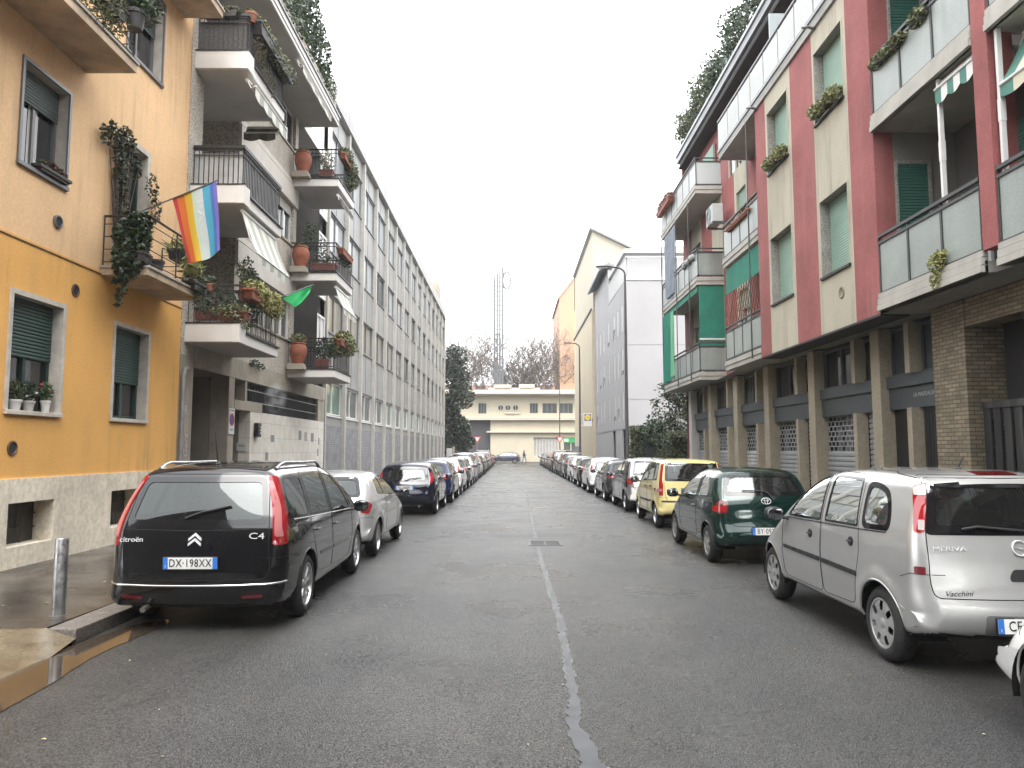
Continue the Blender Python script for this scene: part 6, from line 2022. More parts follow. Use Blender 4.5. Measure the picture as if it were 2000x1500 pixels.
WS2 = Wall('x', 7.6, -1)
for z in (4.35, 7.45):
    for (a, b) in ((10.2, 11.5), (6.3, 8.4), (2.6, 4.6), (-1.4, .8)):
        window(rb_, WS2, a, b, z, z + 2.3, -.03, M_WHITEF, M_PANE, .35, M_SHUTD, None, bars=1, fw=.07)
# awning posts and rolled awnings
for (a, b, z, q) in ((9.6, 10.5, 7.16, 0), (6.2, 9.18, 7.16, 1), (6.2, 9.18, 10.3, 0)):
    m = MB()
    m.box(6.24, 6.30, b - .05, b, z - 1.86, z + .03)
    m.box(6.235, 6.305, b - .055, b + .005, z - 1.2, z - .9)
    obj('awning_guide', m, M_WHITEF, rb_)
    if q:
        awning(rb_, (6.6, a, z - .05), (6.6, b - .06, z - .05), (6.24, a, z - .74), (6.24, b - .06, z - .74), [pm('ivory_awning', (.58, .55, .42), .9), M_AWT], 12, .2)
    else:
        awning(rb_, (6.32, a, z - .03), (6.32, b, z - .03), (6.22, a, z - .12), (6.22, b, z - .12), [M_AWW, M_AWT], 6, .25)
# upper gallery with white panels
WP = Wall('x', 6.15, -1)
m = MB()
m.box(6.15, 9.2, -25, 21.42, 10.36, 10.62)
gal = obj('gallery', m, M_SOFR, rb_)
y, k = 21.40, 0
while y > 2:
    m = MB()
    WP.box(m, -.04, .012, y - .965, y - .03, 10.66, 11.42)
    obj('parapet_panel', m, M_PANELW, gal)
    y -= 1.0
m = MB()
WP.box(m, -.02, .03, 2, 21.42, 10.56, 10.64)
WP.box(m, -.05, .02, 2, 21.42, 11.50, 11.545)
for k in range(20):
    WP.box(m, -.03, .004, 21.40 - k - .014, 21.40 - k + .014, 10.64, 11.5)
obj('parapet_frame', m, M_FRGREY, gal)
m = MB().box(6.15, 7.4, 21.36, 21.40, 10.64, 11.4)
obj('parapet_panel', m, M_PANELW, gal)
m = MB().box(6.25, 7.4, 17.2, 17.24, 11.4, 12.35)
obj('glass_divider', m, pm('frosted_glass', (.42, .47, .48), .4), gal)
# set-back top storey and its roof
m = MB()
m.box(7.45, 14, -25, 30.1, 10.4, 13.5)
obj('top_storey', m, M_REDW, rb_)
WT = Wall('x', 7.45, -1)
for a in (26.2, 23.0, 19.6, 16.2, 12.6, 9.0):
    window(rb_, WT, a, a + 1.5, 10.7, 12.9, -.04, M_CREAM, M_PANE, .4, M_SHUTM, None, bars=1, fw=.08)
m = MB()
m.box(6.95, 14, -25, 29.9, 13.50, 13.60, 0)
m.box(6.85, 14, -25, 30.0, 13.60, 13.92, 1)
rf = obj('roof', m, [pm('dark_eave', (.12, .12, .125), .7), pm('zinc_fascia', (.2, .205, .215), .4, metal=.4)], rb_)
m = MB()
m.box(6.80, 6.86, -25, 30.02, 13.86, 13.96)
obj('gutter', m, pm('pale_zinc', (.42, .43, .44), .4, metal=.4), rf)
m = MB()
m.box(7.7, 7.75, 21.8, 22.5, 13.92, 15.1)
m.box(7.6, 13, 12, 17.4, 13.92, 16.2)
obj('roof_hut', m, M_REDW, rf)
m = MB()
m.prism([(6.9, 10.0, 16.2), (6.9, 18.0, 16.2), (9.0, 18.0, 17.1), (9.0, 10.0, 17.1)], (0, 0, .12))
obj('hut_roof', m, pm('brown_roof', (.10, .06, .05), .7), rf)
m = MB().box(7.2, 7.5, 23.6, 23.64, 13.9, 15.2)
m.box(7.1, 7.13, 23.4, 24.4, 13.9, 15.0)
obj('roof_screen', m, pm('mint_screen', (.30, .42, .36), .6), rf)
# middle and far balconies
def boxed_balcony(y0, y1, x0, z, nf, panel, end=True, name='balcony'):
    m = MB()
    m.box(x0, 7.12, y0, y1, z, z + .12)
    m.box(x0 - .02, 7.12, y0 - .02, y1 + .02, z + .13, z + .26)
    b = obj(name, m, M_SLAB, rb_)
    zz = z + .29
    for k in range(nf):
        a, c = y0 + (y1 - y0) * k / nf, y0 + (y1 - y0) * (k + 1) / nf
        p = MB().box(x0 + .03, x0 + .045, a + .025, c - .025, zz + .05, zz + .80)
        obj('parapet_panel', p, panel, b)
    if end:
        p = MB().box(x0 + .06, 7.08, y0 + .03, y0 + .045, zz + .05, zz + .80)
        obj('parapet_panel', p, panel, b)
    f = MB()
    for k in range(nf + 1):
        a = y0 + (y1 - y0) * k / nf
        f.box(x0 + .02, x0 + .05, max(y0, a - .018), min(y1, a + .018), zz, zz + .84)
    f.box(x0 + .01, x0 + .06, y0, y1, zz, zz + .045)
    f.box(x0 + .01, x0 + .06, y0, y1, zz + .80, zz + .85)
    f.box(x0 + .0, x0 + .06, y0, y1, zz + .93, zz + .97)
    for k in range(0, nf + 1, 2):
        a = y0 + (y1 - y0) * k / nf
        f.box(x0 + .02, x0 + .05, max(y0, a - .012), min(y1, a + .012), zz + .84, zz + .94)
    if end:
        f.box(x0 + .06, 7.1, y0 + .015, y0 + .055, zz, zz + .045)
        f.box(x0 + .06, 7.1, y0 + .015, y0 + .055, zz + .80, zz + .85)
        f.box(x0 + .06, 7.1, y0 + .015, y0 + .05, zz + .93, zz + .97)
    obj('parapet_frame', f, M_STEEL, b)
    return b
mids = [boxed_balcony(18.32, 21.40, 6.2, z, 4, M_PANEL, True) for z in (4.05, 7.06)]
fars = [boxed_balcony(24.45, 30.2, 6.2, z, 6, (M_PANEL, M_PANEL, M_PANELW)[i]) for i, z in enumerate((4.08, 7.28, 10.42))]
m = MB().box(6.19, 7.1, 18.32, 21.4, 10.34, 10.37)
obj('soffit', m, M_SOFR, gal)
# lattice, blinds and curtains on the balconies
m = MB()
for k in range(15):
    for s_ in (1, -1):
        y0_, z0_ = 18.3 + k * .22, 5.3
        pts = []
        for t_ in (0, 1.05):
            y_ = y0_ + s_ * t_ * .62
            pts.append((6.26 + .008 * s_, y_, z0_ + t_))
        (ax, ay, az), (bx, by, bz) = pts
        lo, hi = 18.4, 21.35
        if not (lo < ay < hi):
            continue
        if by < lo or by > hi:
            e = lo if by < lo else hi
            f_ = (e - ay) / (by - ay)
            by, bz = e, az + (bz - az) * f_
        m.tube([(ax, ay, az), (bx, by, bz)], .011, 4)
obj('lattice_screen', m, pm('terracotta_lattice', (.22, .085, .05), .7), mids[0])
m = MB()
for i in range(24):
    a, b = 18.4 + i * .1225, 18.4 + (i + 1) * .1225
    m.quad((6.26, a, 7.0), (6.26, b, 7.0), (6.24, b, 6.25 + .1 * (i % 2) * 0), (6.24, a, 6.25))
obj('green_blind', m, M_TEAL, mids[1])
m = MB()
m.quad((6.25, 24.5, 7.25), (7.1, 24.5, 7.25), (7.1, 24.48, 5.45), (6.25, 24.48, 5.45))
for i in range(10):
    x = 6.25 + i * .085
    m.quad((x, 24.48, 5.4), (x + .085, 24.48, 5.4), (x + .085, 24.47, 5.18 + .03 * (i % 2)), (x, 24.47, 5.18 + .03 * ((i + 1) % 2)))
for i in range(40):
    a, b = 24.6 + i * .14, 24.6 + (i + 1) * .14
    z_ = 7.02 + .05 * abs(math.sin(i))
    m.quad((6.24, a, 7.26), (6.24, b, 7.26), (6.22, b, z_), (6.22, a, 7.02 + .05 * abs(math.sin(i - 1))))
bl = obj('green_blind', m, M_TEAL, fars[1])
m = MB().box(6.24, 7.1, 24.45, 24.49, 5.42, 5.47)
obj('blind_rail', m, M_WHITEF, bl)
def drape(name, par, y0, y1, x, z0, z1, mat, gather=.3):
    m = MB()
    n, rows = 40, 10
    vs = []
    for r in range(rows + 1):
        t_ = r / rows
        g = 1 - gather * math.sin(t_ * math.pi / 2) ** 2
        for i in range(n + 1):
            u = i / n
            yy = y0 + (y1 - y0) * (u * g + (1 - g) * .5)
            vs.append((x + .05 * math.sin(u * 34 + t_ * 2) * (.4 + .6 * t_), yy, z1 + (z0 - z1) * t_))
    m.add(vs, [(r * (n + 1) + i, r * (n + 1) + i + 1, (r + 1) * (n + 1) + i + 1, (r + 1) * (n + 1) + i) for r in range(rows) for i in range(n)])
    return obj(name, m, mat, par, smooth=True)
drape('green_curtain', fars[0], 28.7, 30.1, 6.18, 4.45, 7.15, M_TEAL, .25)
drape('green_curtain', fars[0], 28.2, 28.7, 6.2, 4.6, 7.1, pm('pale_green_cloth', (.16, .40, .24), .85), .2)
drape('blue_curtain', fars[1], 27.6, 29.6, 6.18, 7.75, 10.3, pm('blue_grey_cloth', (.20, .23, .27), .9, noise=(3, .2)), .35)
m = MB()
for y in (18.9, 25.4, 27.4, 30.0):
    m = MB().tube([(6.16, y, 4.1), (6.16, y, 10.4)], .018, 6)
    obj('downpipe', m, M_STEEL, rb_)
# ---- shop floor
m = MB()
for (a, b) in ((27.75, 28.55), (25.15, 25.72), (22.14, 22.75), (19.42, 20.0), (16.62, 16.98), (13.66, 14.0)):
    pass
PIL = [(28.15, 28.55), (25.35, 25.72), (22.4, 22.78), (19.65, 20.02), (16.65, 17.0), (13.66, 14.0)]
for i, (a, b) in enumerate(PIL):
    m = MB()
    WG.box(m, -.30, 0, a, b, .13, 4.0)
    obj('pillar', m, M_COLB if i else pm('painted_pillar', (.46, .45, .42), .7, noise=(2, .15), streak=(.6, (.3, .28, .25))), rb_, bevel=.008)
WI = Wall('x', 7.02, -1)
m = MB()
WI.box(m, -.8, -.35, -25, 30.1, .1, 4.04)
obj('shop_core', m, M_DARK, rb_)
bays = [(12.1, 13.66), (14.0, 16.65), (17.0, 19.65), (20.02, 22.4), (22.78, 25.35), (25.72, 28.15)]
for i, (a, b) in enumerate(bays):
    m = MB()
    WI.box(m, -.2, .06, a, b, 2.50, 2.88)
    WI.box(m, -.2, .10, a, b, 2.89, 3.10)
    obj('shop_band', m, M_BANDG, rb_)
    window(rb_, WI, a, b, 3.10, 3.96, .06, M_BANDG, M_PANE if i % 3 else M_PANE2, 0, None, None, bars=2, fw=.05)
    c = a + (b - a) * (.30 if i else .42)
    m = MB()
    WG.box(m, -.26, -.03, c - .075, c + .075, .13, 2.5)
    WG.box(m, -.26, -.03, c - .075, c + .075, 3.10, 3.98)
    obj('thin_pillar', m, M_COLB, rb_)
    if i == 0:
        m = MB()
        WI.box(m, -.1, .0, a, c - .11, .13, 2.5)
        WI.box(m, -.1, -.03, c + .11, b, .13, 2.5)
        d = obj('shop_door', m, pm('black_shop_door', (.012, .012, .013), .35), rb_)
        m = MB()
        for k in range(5):
            WI.box(m, 0, .012, a + .12 + k * .09, a + .14 + k * .09, .2, 2.45)
        obj('door_grille', m, M_STEEL, d)
        continue
    for (p, q, grid) in ((c + .11, b, True), (a, c - .11, False)):
        if q - p < .3:
            continue
        m = MB()
        slats(m, WI, -.06, p, q, .13, 1.74 if grid else 2.5, .105, .02)
        r_d = obj('roller_door', m, M_ROLLF if i == 3 else M_ROLL, rb_)
        if grid:
            w_ = MB()
            WI.box(w_, -.16, -.12, p, q, 1.74, 2.5)
            obj('shop_glass', w_, M_PANE, r_d)
            rr_ = random.Random(i * 7 + 1)
            w_ = MB()
            x_ = p + .1
            while x_ < q - .25:
                wd = rr_.uniform(.12, .3)
                if rr_.random() < .55:
                    WI.box(w_, -.118, -.112, x_, min(q - .02, x_ + wd), 1.76, 2.3)
                x_ += wd + rr_.uniform(.05, .25)
            obj('paper_blind', w_, pm('grey_paper', (.20, .20, .205), .8), r_d)
            g = MB()
            nz_ = 7
            for k in range(nz_ + 1):
                z = 1.74 + .76 * k / nz_
                WI.box(g, -.08, -.06, p, q, z - .011, z + .011)
            for k in range(nz_):
                z = 1.74 + .76 * k / nz_
                y = p + (.0 if k % 2 else .1)
                while y < q:
                    WI.box(g, -.079, -.061, max(p, y - .009), min(q, y + .009), z + .011, z + .76 / nz_ - .011)
                    y += .2
            obj('door_grille', g, M_ROLL, r_d)
lt = MB()
add_text(lt, 'LA MADDALENA', frame_M((6.955, 12.45, 2.72), (0, -1, 0), (0, 0, 1)), .10, .002, 1)
lt_o = obj('shop_lettering', lt, pm('faded_lettering', (.34, .34, .34), .6), rb_)
m = MB()
WG.box(m, -.9, .02, 11.02, 11.88, .13, 4.04)
obj('stone_pillar', m, M_CLAD, rb_)
m = MB()
WG.box(m, -.4, .0, 4.2, 11.02, 3.62, 4.04)
WG.box(m, -.9, .02, 3.4, 4.2, .13, 4.04)
obj('stone_lintel', m, M_CLAD, rb_)
m = MB()
WG.box(m, -1.6, -1.55, 4.2, 11.0, .1, 4.0)
obj('gateway_wall', m, pm('gateway_render', (.09, .095, .095), .8, noise=(1, .2)), rb_)
Wg = Wall('x', 8.3, -1)
for (a, b) in ((8.9, 10.5), (6.6, 8.4)):
    window(rb_, Wg, a, b, 2.55, 3.6, -.03, M_WHITEF, M_PANE2, 0, None, None, bars=0, fw=.07, transom=3.15)
m = MB()
for k in range(30):
    y = 4.3 + k * .226
    WG.box(m, -.22, -.19, y, y + .15, .16, 2.38)
WG.box(m, -.24, -.17, 4.2, 11.0, 2.38, 2.48)
obj('driveway_gate_slat', m, pm('worn_black_gate', (.028, .028, .03), .5, streak=(.9, (.14, .13, .12))), rb_)
# ---------------------------------------------------------------- beyond: grey block, tall gabled block
M_GREYB = pm('cool_grey_render', (.335, .332, .335), .85, noise=(.4, .06), streak=(.25, (.30, .30, .31)))
gb = thing('grey_building', 'plain pale grey apartment block with white roof railing behind the street lamp', 'building', (7, 52, 0))
W6 = Wall('x', 6.85, -1)
strip = []
rr_ = random.Random(3)
for y in (45.3, 47.2, 48.9, 51.8, 54.6, 56.6, 58.9):
    for z in (3.6, 6.3, 9.0):
        strip.append((y, y + .8, z, z + 1.7))
m = MB()
W6.sheet(m, 43.8, 52.2, .1, 11.97, strip + [(44.8, 46.2, .1, 3.0), (49.2, 50.6, .1, 3.0)], .10)
W6.sheet(m, 52.2, 60.6, .1, 14.6, strip, .10)
m.quad((6.85, 43.8, .1), (22, 43.8, .1), (22, 43.8, 11.97), (6.85, 43.8, 11.97))
m.quad((6.85, 52.2, 11.9), (22, 52.2, 11.9), (22, 52.2, 14.6), (6.85, 52.2, 14.6))
m.box(7.2, 22, 43.9, 60.5, .1, 11.9)
obj('wall', m, M_GREYB, gb)
m = MB()
for z in (4.75, 8.0):
    m.box(6.85, 22, 43.785, 43.8, z, z + .03)
m.box(6.83, 6.85, 43.8, 60.5, 3.05, 3.2)
obj('render_joint', m, pm('joint_grey', (.30, .30, .31), .8), gb)
for i, s_ in enumerate(strip):
    window(gb, W6, *s_, .08, M_WHITEF, M_PANE2, (.97, .8, .97, .55, 1.0)[i % 5], pm('white_shutter', (.55, .55, .55), .5), None, bars=0, fw=.05)
for (a, b) in ((44.8, 46.2), (49.2, 50.6)):
    m = MB()
    W6.box(m, -.3, -.18, a, b, .1, 3.0)
    obj('passage_door', m, pm('grey_door', (.10, .10, .105), .5), gb)
m = MB()
m.box(7.3, 22, 46.5, 52.2, 11.95, 13.9)
m.prism([(6.9, 45.0, 13.9), (22, 45.0, 13.9), (22, 45.0, 14.15), (14, 45.0, 14.5), (6.9, 45.0, 14.15)], (0, 7.5, 0))
obj('penthouse', m, pm('white_render', (.5, .5, .495), .7), gb)
m = MB()
for k in range(60):
    x = 6.95 + k * .12
    m.box(x, x + .06, 43.82, 43.86, 12.05, 13.3)
for k in range(30):
    y = 43.9 + k * .27
    m.box(6.84, 6.88, y, y + .12, 12.05, 13.3)
m.box(6.84, 14.2, 43.81, 43.87, 13.3, 13.38)
m.box(6.83, 6.89, 43.8, 52, 13.3, 13.38)
m.box(6.84, 22, 43.75, 43.87, 11.9, 12.1)
obj('roof_railing_grille', m, pm('white_render', (.5, .5, .495), .7), gb)
m = MB()
m.prism([(6.25, 52.0, 14.55), (6.25, 60.7, 14.55), (7.0, 60.7, 14.9), (7.0, 52.0, 14.9)], (0, 0, .2))
m.box(7.0, 20, 52.0, 60.7, 14.65, 14.95)
obj('roof', m, pm('grey_eave', (.17, .18, .20), .6), gb)
M_BEIGE = pm('stained_beige_wall', (.47, .41, .30), .85, noise=(.25, .08), streak=(.8, (.58, .42, .17)), grain=(8, .04))
M_BEIGEU = pm('upper_beige_wall', (.40, .36, .28), .85, noise=(.25, .06))
tb = thing('gabled_building', 'tall windowless cream building with a steep sloping roof edge', 'building', (7, 70, 0))
m = MB()
m.box(6.6, 20, 60.7, 78, .1, 13.3, 0)
m.box(6.75, 20, 60.8, 78, 13.3, 17.0, 1)
m.prism([(6.75, 60.8, 17.0), (6.75, 60.8, 20.0), (12.8, 60.8, 17.0)], (0, 17.2, 0), 1)
obj('wall', m, [M_BEIGE, M_BEIGEU], tb)
m = MB()
m.prism([(6.5, 60.5, 20.13), (6.5, 60.5, 20.33), (13.4, 60.5, 16.95), (13.4, 60.5, 16.75)], (0, 17.7, 0))
obj('roof', m, pm('grey_roof_edge', (.24, .235, .23), .7), tb)
m = MB().box(6.5, 6.62, 60.7, 78, 13.28, 13.42)
m.box(6.52, 6.6, 60.7, 68, 4.1, 4.3)
obj('ledge', m, pm('dark_ledge', (.10, .10, .10), .7), tb)
m = MB().tube([(6.62, 77.7, 16.4), (6.62, 77.7, 20.0)], .06, 6)
obj('downpipe', m, M_FRGREY, tb)
# ---------------------------------------------------------------- the end of the street
M_TILEB = pm('pale_tiled_wall', (.44, .395, .295), .7, noise=(.4, .06), streak=(.3, (.40, .36, .28)), grain=(5, .05))
M_TILEL = pm('cream_ledge', (.50, .46, .375), .7, noise=(.5, .06))
eb = thing('modernist_building', 'low cream modernist building closing the street with three portholes and deep eaves', 'building', (2, 103, 0))
WE = Wall('y', 103.0, -1)
SX = 1.03
def ex(x):
    return x * SX
holes = [(ex(-4.55), ex(-3.45), 6.75, 8.2), (ex(2.4), ex(3.5), 6.8, 8.2), (ex(4.1), ex(6.05), 6.8, 8.2), (ex(6.4), ex(8.2), 6.8, 8.2), (ex(8.5), ex(10.4), 6.8, 8.2), (ex(10.8), ex(12.6), 6.8, 8.2)]
m = MB()
WE.sheet(m, -14, 24, 5.9, 9.4, holes, .3)
WE.sheet(m, ex(-2.9), 24, .1, 5.9, [(ex(2.9), ex(6.2), .8, 3.45), (ex(6.9), ex(11), .1, 3.45)], .3)
m.box(-14, 24, 103.4, 120, .1, 9.3)
obj('wall', m, M_TILEB, eb)
m = MB()
m.quad((ex(-2.9), 103, .1), (ex(-2.9), 103.39, .1), (ex(-2.9), 103.39, 5.9), (ex(-2.9), 103, 5.9))
m.quad((-14, 103.38, .1), (ex(-2.9), 103.38, .1), (ex(-2.9), 103.38, 5.9), (-14, 103.38, 5.9))
obj('dark_passage', m, pm('passage_shade', (.055, .052, .055), .8), eb)
m = MB()
WE.box(m, 0, 1.6, -14, 24, 9.40, 9.95)
WE.box(m, 0, 1.3, -14, 24, 9.25, 9.40)
obj('roof', m, M_TILEL, eb)
m = MB()
WE.box(m, 0, .7, -14, 24, 5.85, 6.12)
WE.box(m, 0, .75, -14, 24, 6.12, 6.3)
WE.box(m, 0, .5, ex(-3.4), 24, 4.12, 4.32)
WE.box(m, 0, .25, ex(-.95), ex(1.0), 6.75, 6.9)
obj('ledge', m, M_TILEL, eb)
for h in holes:
    window(eb, WE, *h, .25, pm('grey_metal_frame', (.16, .16, .165), .4), M_PANE2, 0, None, None, bars=2, fw=.08)
for x in (-1.52, -.56, .48):
    m = MB()
    Mv = Matrix.Translation((ex(x), 102.99, 7.55)) @ Matrix.Rotation(R(90), 4, 'X')
    m.lathe([(.46, 0), (.46, .10), (.38, .10), (.36, .02), (0, .02)], 28, Mv, 0)
    m.lathe([(0, .03), (.37, .03)], 28, Mv, 1)
    m.box(ex(x) - .03, ex(x) + .03, 102.94, 102.98, 7.2, 7.9, 0)
    obj('porthole', m, [M_TILEL, M_PANE2], eb)
window(eb, WE, ex(2.9), ex(6.2), .8, 3.45, .25, M_TILEL, pm('grey_blind', (.30, .30, .295), .6, noise=(3, .2)), 0, None, None, bars=7, fw=.09)
sw = window(eb, WE, ex(6.9), ex(11), .1, 3.45, .25, M_TILEL, M_PANE2, 0, None, None, bars=3, fw=.1)
m = MB()
WE.box(m, -.15, -.1, ex(6.95), ex(9.5), 2.75, 3.4)
WE.box(m, -.1, -.09, ex(7.0), ex(7.6), 2.85, 3.3, 1)
obj('shop_sign', m, [pm('green_shop_sign', (.03, .30, .09), .5), pm('pale_green_sign', (.45, .68, .45), .5)], sw)
m = MB()
m.box(-3.4, 4.0, 106, 112, 9.9, 10.6)
m.box(-2.6, -.1, 105.5, 109, 10.6, 11.0)
m.box(1.0, 3.2, 105.5, 109, 10.6, 11.05)
m.box(-6, -2.8, 106, 110, 9.9, 10.3)
obj('roof_hut', m, M_TILEL, eb)
M_PINKB = pm('peach_wall', (.42, .26, .17), .85, noise=(.2, .05))
pk = thing('peach_building', 'tall plain peach and yellow end wall of a distant apartment house', 'building', (13, 124, 0))
m = MB()
m.prism([(7.9, 122, .1), (10.2, 122, .1), (10.2, 122, 30.0), (7.9, 122, 27.0)], (0, 20, 0), 0)
m.prism([(10.2, 121.98, .1), (24, 121.98, .1), (24, 121.98, 34.0), (13, 121.98, 33.4), (10.2, 121.98, 30.0)], (0, 20, 0), 1)
obj('wall', m, [M_PINKB, pm('pale_yellow_wall', (.44, .33, .16), .85, noise=(.15, .06), streak=(.3, (.6, .42, .3)))], pk)
m = MB()
m.prism([(7.6, 121.8, 26.6), (10.4, 121.8, 30.2), (10.4, 121.8, 30.5), (7.6, 121.8, 26.9)], (0, 20, 0))
obj('roof', m, pm('faded_tile_roof', (.30, .22, .19), .8), pk)
fb = thing('brown_house', 'long low reddish brown roofed house behind the bare trees', 'house', (0, 150, 0))
m = MB().box(-22, 24, 150, 165, .1, 11.5)
obj('wall', m, pm('dull_house_wall', (.33, .25, .21), .85, noise=(.3, .2)), fb)
m = MB().prism([(-22.5, 149, 11.5), (24.5, 149, 11.5), (24.5, 157, 15.0), (-22.5, 157, 15.0)], (0, 0, .4))
obj('roof', m, pm('brown_tile_roof', (.20, .10, .08), .85, noise=(.5, .2)), fb)
# tall lattice sign mast
tw = thing('lattice_mast', 'tall slender steel sign mast with an oval emblem near its top', 'mast', (-2.1, 118, 0))
M_MAST = pm('mast_steel', (.085, .09, .10), .6)
m = MB()
for i, x in enumerate((-2.78, -2.38, -1.95, -1.5)):
    m.box(x - .15, x + .15, 117.9, 118.05, 9, 29.6 + i * .5)
    m.box(x - .05, x + .05, 118.7, 118.8, 9, 29.6 + i * .5)
for k in range(26):
    z = 10 + k * .78
    m.box(-2.8, -1.48, 118.05, 118.1, z, z + .09)
    m.box(-2.8, -2.76, 118.05, 118.7, z, z + .05)
obj('frame', m, M_MAST, tw)
m = MB()
for k in range(8):
    for x in (-2.58, -2.16, -1.72):
        m.box(x - .12, x + .12, 118.1, 118.14, 10.2 + k * .62, 10.7 + k * .62)
obj('sign_slat', m, M_MAST, tw)
m = MB()
for a_, b_, t_ in ((.60, 1.4, .13), (.22, .8, .10)):
    m.tube([(-.85 + a_ * math.cos(k * math.pi / 14), 118, 29.0 + b_ * math.sin(k * math.pi / 14)) for k in range(29)], t_, 5)
for k in range(22):
    a = k * math.pi / 11
    m.tube([(-.85 + .62 * math.cos(a), 118, 29 + 1.45 * math.sin(a)), (-.85 + .75 * math.cos(a), 118, 29 + 1.62 * math.sin(a))], .05, 4)
m.box(-1.5, -1.35, 117.95, 118.05, 28.4, 29.6)
obj('oval_sign', m, M_MAST, tw)
m = MB()
for k in range(17):
    z = 18.6 + k * .62
    m.box(-3.12, -2.85, 118.0, 118.06, z, z + .34)
obj('sign_lettering', m, pm('faded_sign', (.5, .5, .5), .5), tw)
# ---------------------------------------------------------------- trees
def branch(mb, p, d, L, r, lev, rng, spread=.55, up=.25, tips=None, minr=.008):
    n = 4
    pts, rs = [p.copy()], [r]
    q = p.copy()
    dd = d.copy()
    for k in range(n):
        dd = (dd + Vector((rng.gauss(0, .12), rng.gauss(0, .12), rng.gauss(0, .08) + up * .12))).normalized()
        q = q + dd * (L / n)
        pts.append(q.copy())
        rs.append(max(minr, r * (1 - .45 * (k + 1) / n)))
    mb.tube(pts, rs, 6 if lev > 2 else 4 if lev > 0 else 3, cap=False)
    if lev == 0:
        if tips is not None:
            tips.append(q)
        return
    for k in range(rng.choice((3, 4)) if lev > 1 else rng.choice((3, 4, 5))):
        t = rng.uniform(.35, 1) if k else 1
        i = min(n - 1, int(t * n))
        b = pts[i].lerp(pts[i + 1], t * n - i)
        ax = Vector((rng.gauss(0, 1), rng.gauss(0, 1), rng.gauss(0, .5))).normalized()
        nd = (dd + ax * spread * rng.uniform(.7, 1.4) + Vector((0, 0, up * .4))).normalized()
        branch(mb, b, nd, L * rng.uniform(.62, .82), rs[i] * .62, lev - 1, rng, spread, up, tips, minr)
M_BARK = pm('grey_bark', (.105, .082, .068), .9, noise=(3, .3))
def bare_tree(x, y, h, seed, label, leaves_=0):
    rng = random.Random(seed)
    t = thing('bare_tree', label, 'tree', (x, y, 0), 'bare trees behind the cream building')
    m = MB()
    m.tube([(x, y, 0), (x + .1, y, h * .2), (x, y, h * .34)], [.32, .26, .22], 8)
    obj('trunk', m, M_BARK, t)
    c = MB()
    tips = []
    for k in range(6):
        a = k * 1.05 + rng.uniform(-.3, .3)
        branch(c, Vector((x, y, h * (.30 if k else .34))), Vector((math.cos(a) * .5, math.sin(a) * .5, 1)).normalized(), h * .26, .14, 4, rng, .8, .3, tips, .026)
    obj('crown', c, M_BARK, t)
    if leaves_:
        f = MB()
        for p in tips:
            if rng.random() < leaves_:
                leaves(f, [(p.x, p.y, p.z, .3, .3, .3)], 2, .28, rng)
        obj('last_foliage', f, LEAF['dry'], t)
TL = ('bare tree with a wide crown just beside the mast', 'bare tree standing over the flat roof between mast and peach wall', 'slim bare tree against the peach end wall', 'bare tree with russet leaves low behind the roof', 'bare tree behind the dark evergreen', 'bare tree rising over the roof huts')
bare_tree(-5.6, 122, 24, 1, TL[0], .3)
bare_tree(1.6, 126, 24, 2, TL[1], .18)
bare_tree(6.6, 124, 24, 3, TL[2])
bare_tree(4.2, 130, 19, 4, TL[3], .5)
bare_tree(-9.0, 124, 21, 5, TL[4], .4)
bare_tree(-1.2, 132, 21, 6, TL[5], .25)
def leafy_tree(name, label, x, y, blobs, n, size, leaf, trunk_h, r, seed, hollow=.35):
    rng = random.Random(seed)
    t = thing(name, label, 'tree', (x, y, 0))
    m = MB()
    m.tube([(x, y, 0), (x + .05, y, trunk_h * .6), (x, y, trunk_h)], [r, r * .8, r * .6], 8)
    for b in blobs[::2]:
        m.tube([(x, y, trunk_h * .7), (x + b[0] * .5, y + b[1] * .5, b[2] * .8), (x + b[0], y + b[1], b[2])], [r * .4, r * .25, r * .1], 5)
    obj('trunk', m, M_STEM, t)
    f = MB()
    leaves(f, [(b[0] + x, b[1] + y, *b[2:]) for b in blobs], n, size, rng, 0, .55, hollow)
    obj('crown', f, LEAF[leaf], t)
    return t
rng_ = random.Random(9)
def crown(w, d, z0, z1, k, taper=.5):
    out = []
    for i in range(k):
        t = i / (k - 1)
        rr = (1 - taper * t) * (.55 + .45 * math.sin(min(1, t * 3 + .3) * math.pi / 2))
        for j in range(3):
            a = rng_.uniform(0, 6.28)
            q = rng_.uniform(.25, .7)
            out.append((math.cos(a) * w * rr * q, math.sin(a) * d * rr * q, z0 + (z1 - z0) * t + rng_.uniform(-.4, .4), w * rr * rng_.uniform(.4, .6), d * rr * rng_.uniform(.4, .6), (z1 - z0) / k * rng_.uniform(.8, 1.3)))
    return out
leafy_tree('evergreen_tree', 'dense dark glossy evergreen magnolia at the end of the office building', -6.1, 80.5, crown(2.75, 2.6, 1.2, 11.9, 9, .42), 13000, .34, 'magnolia', 4, .25, 31)
leafy_tree('street_tree', 'small dark evergreen tree beside the red building and dark gate', 7.2, 33.2, crown(1.5, 1.5, 2.4, 4.5, 5, .4), 2600, .16, 'dark', 2.4, .09, 32)
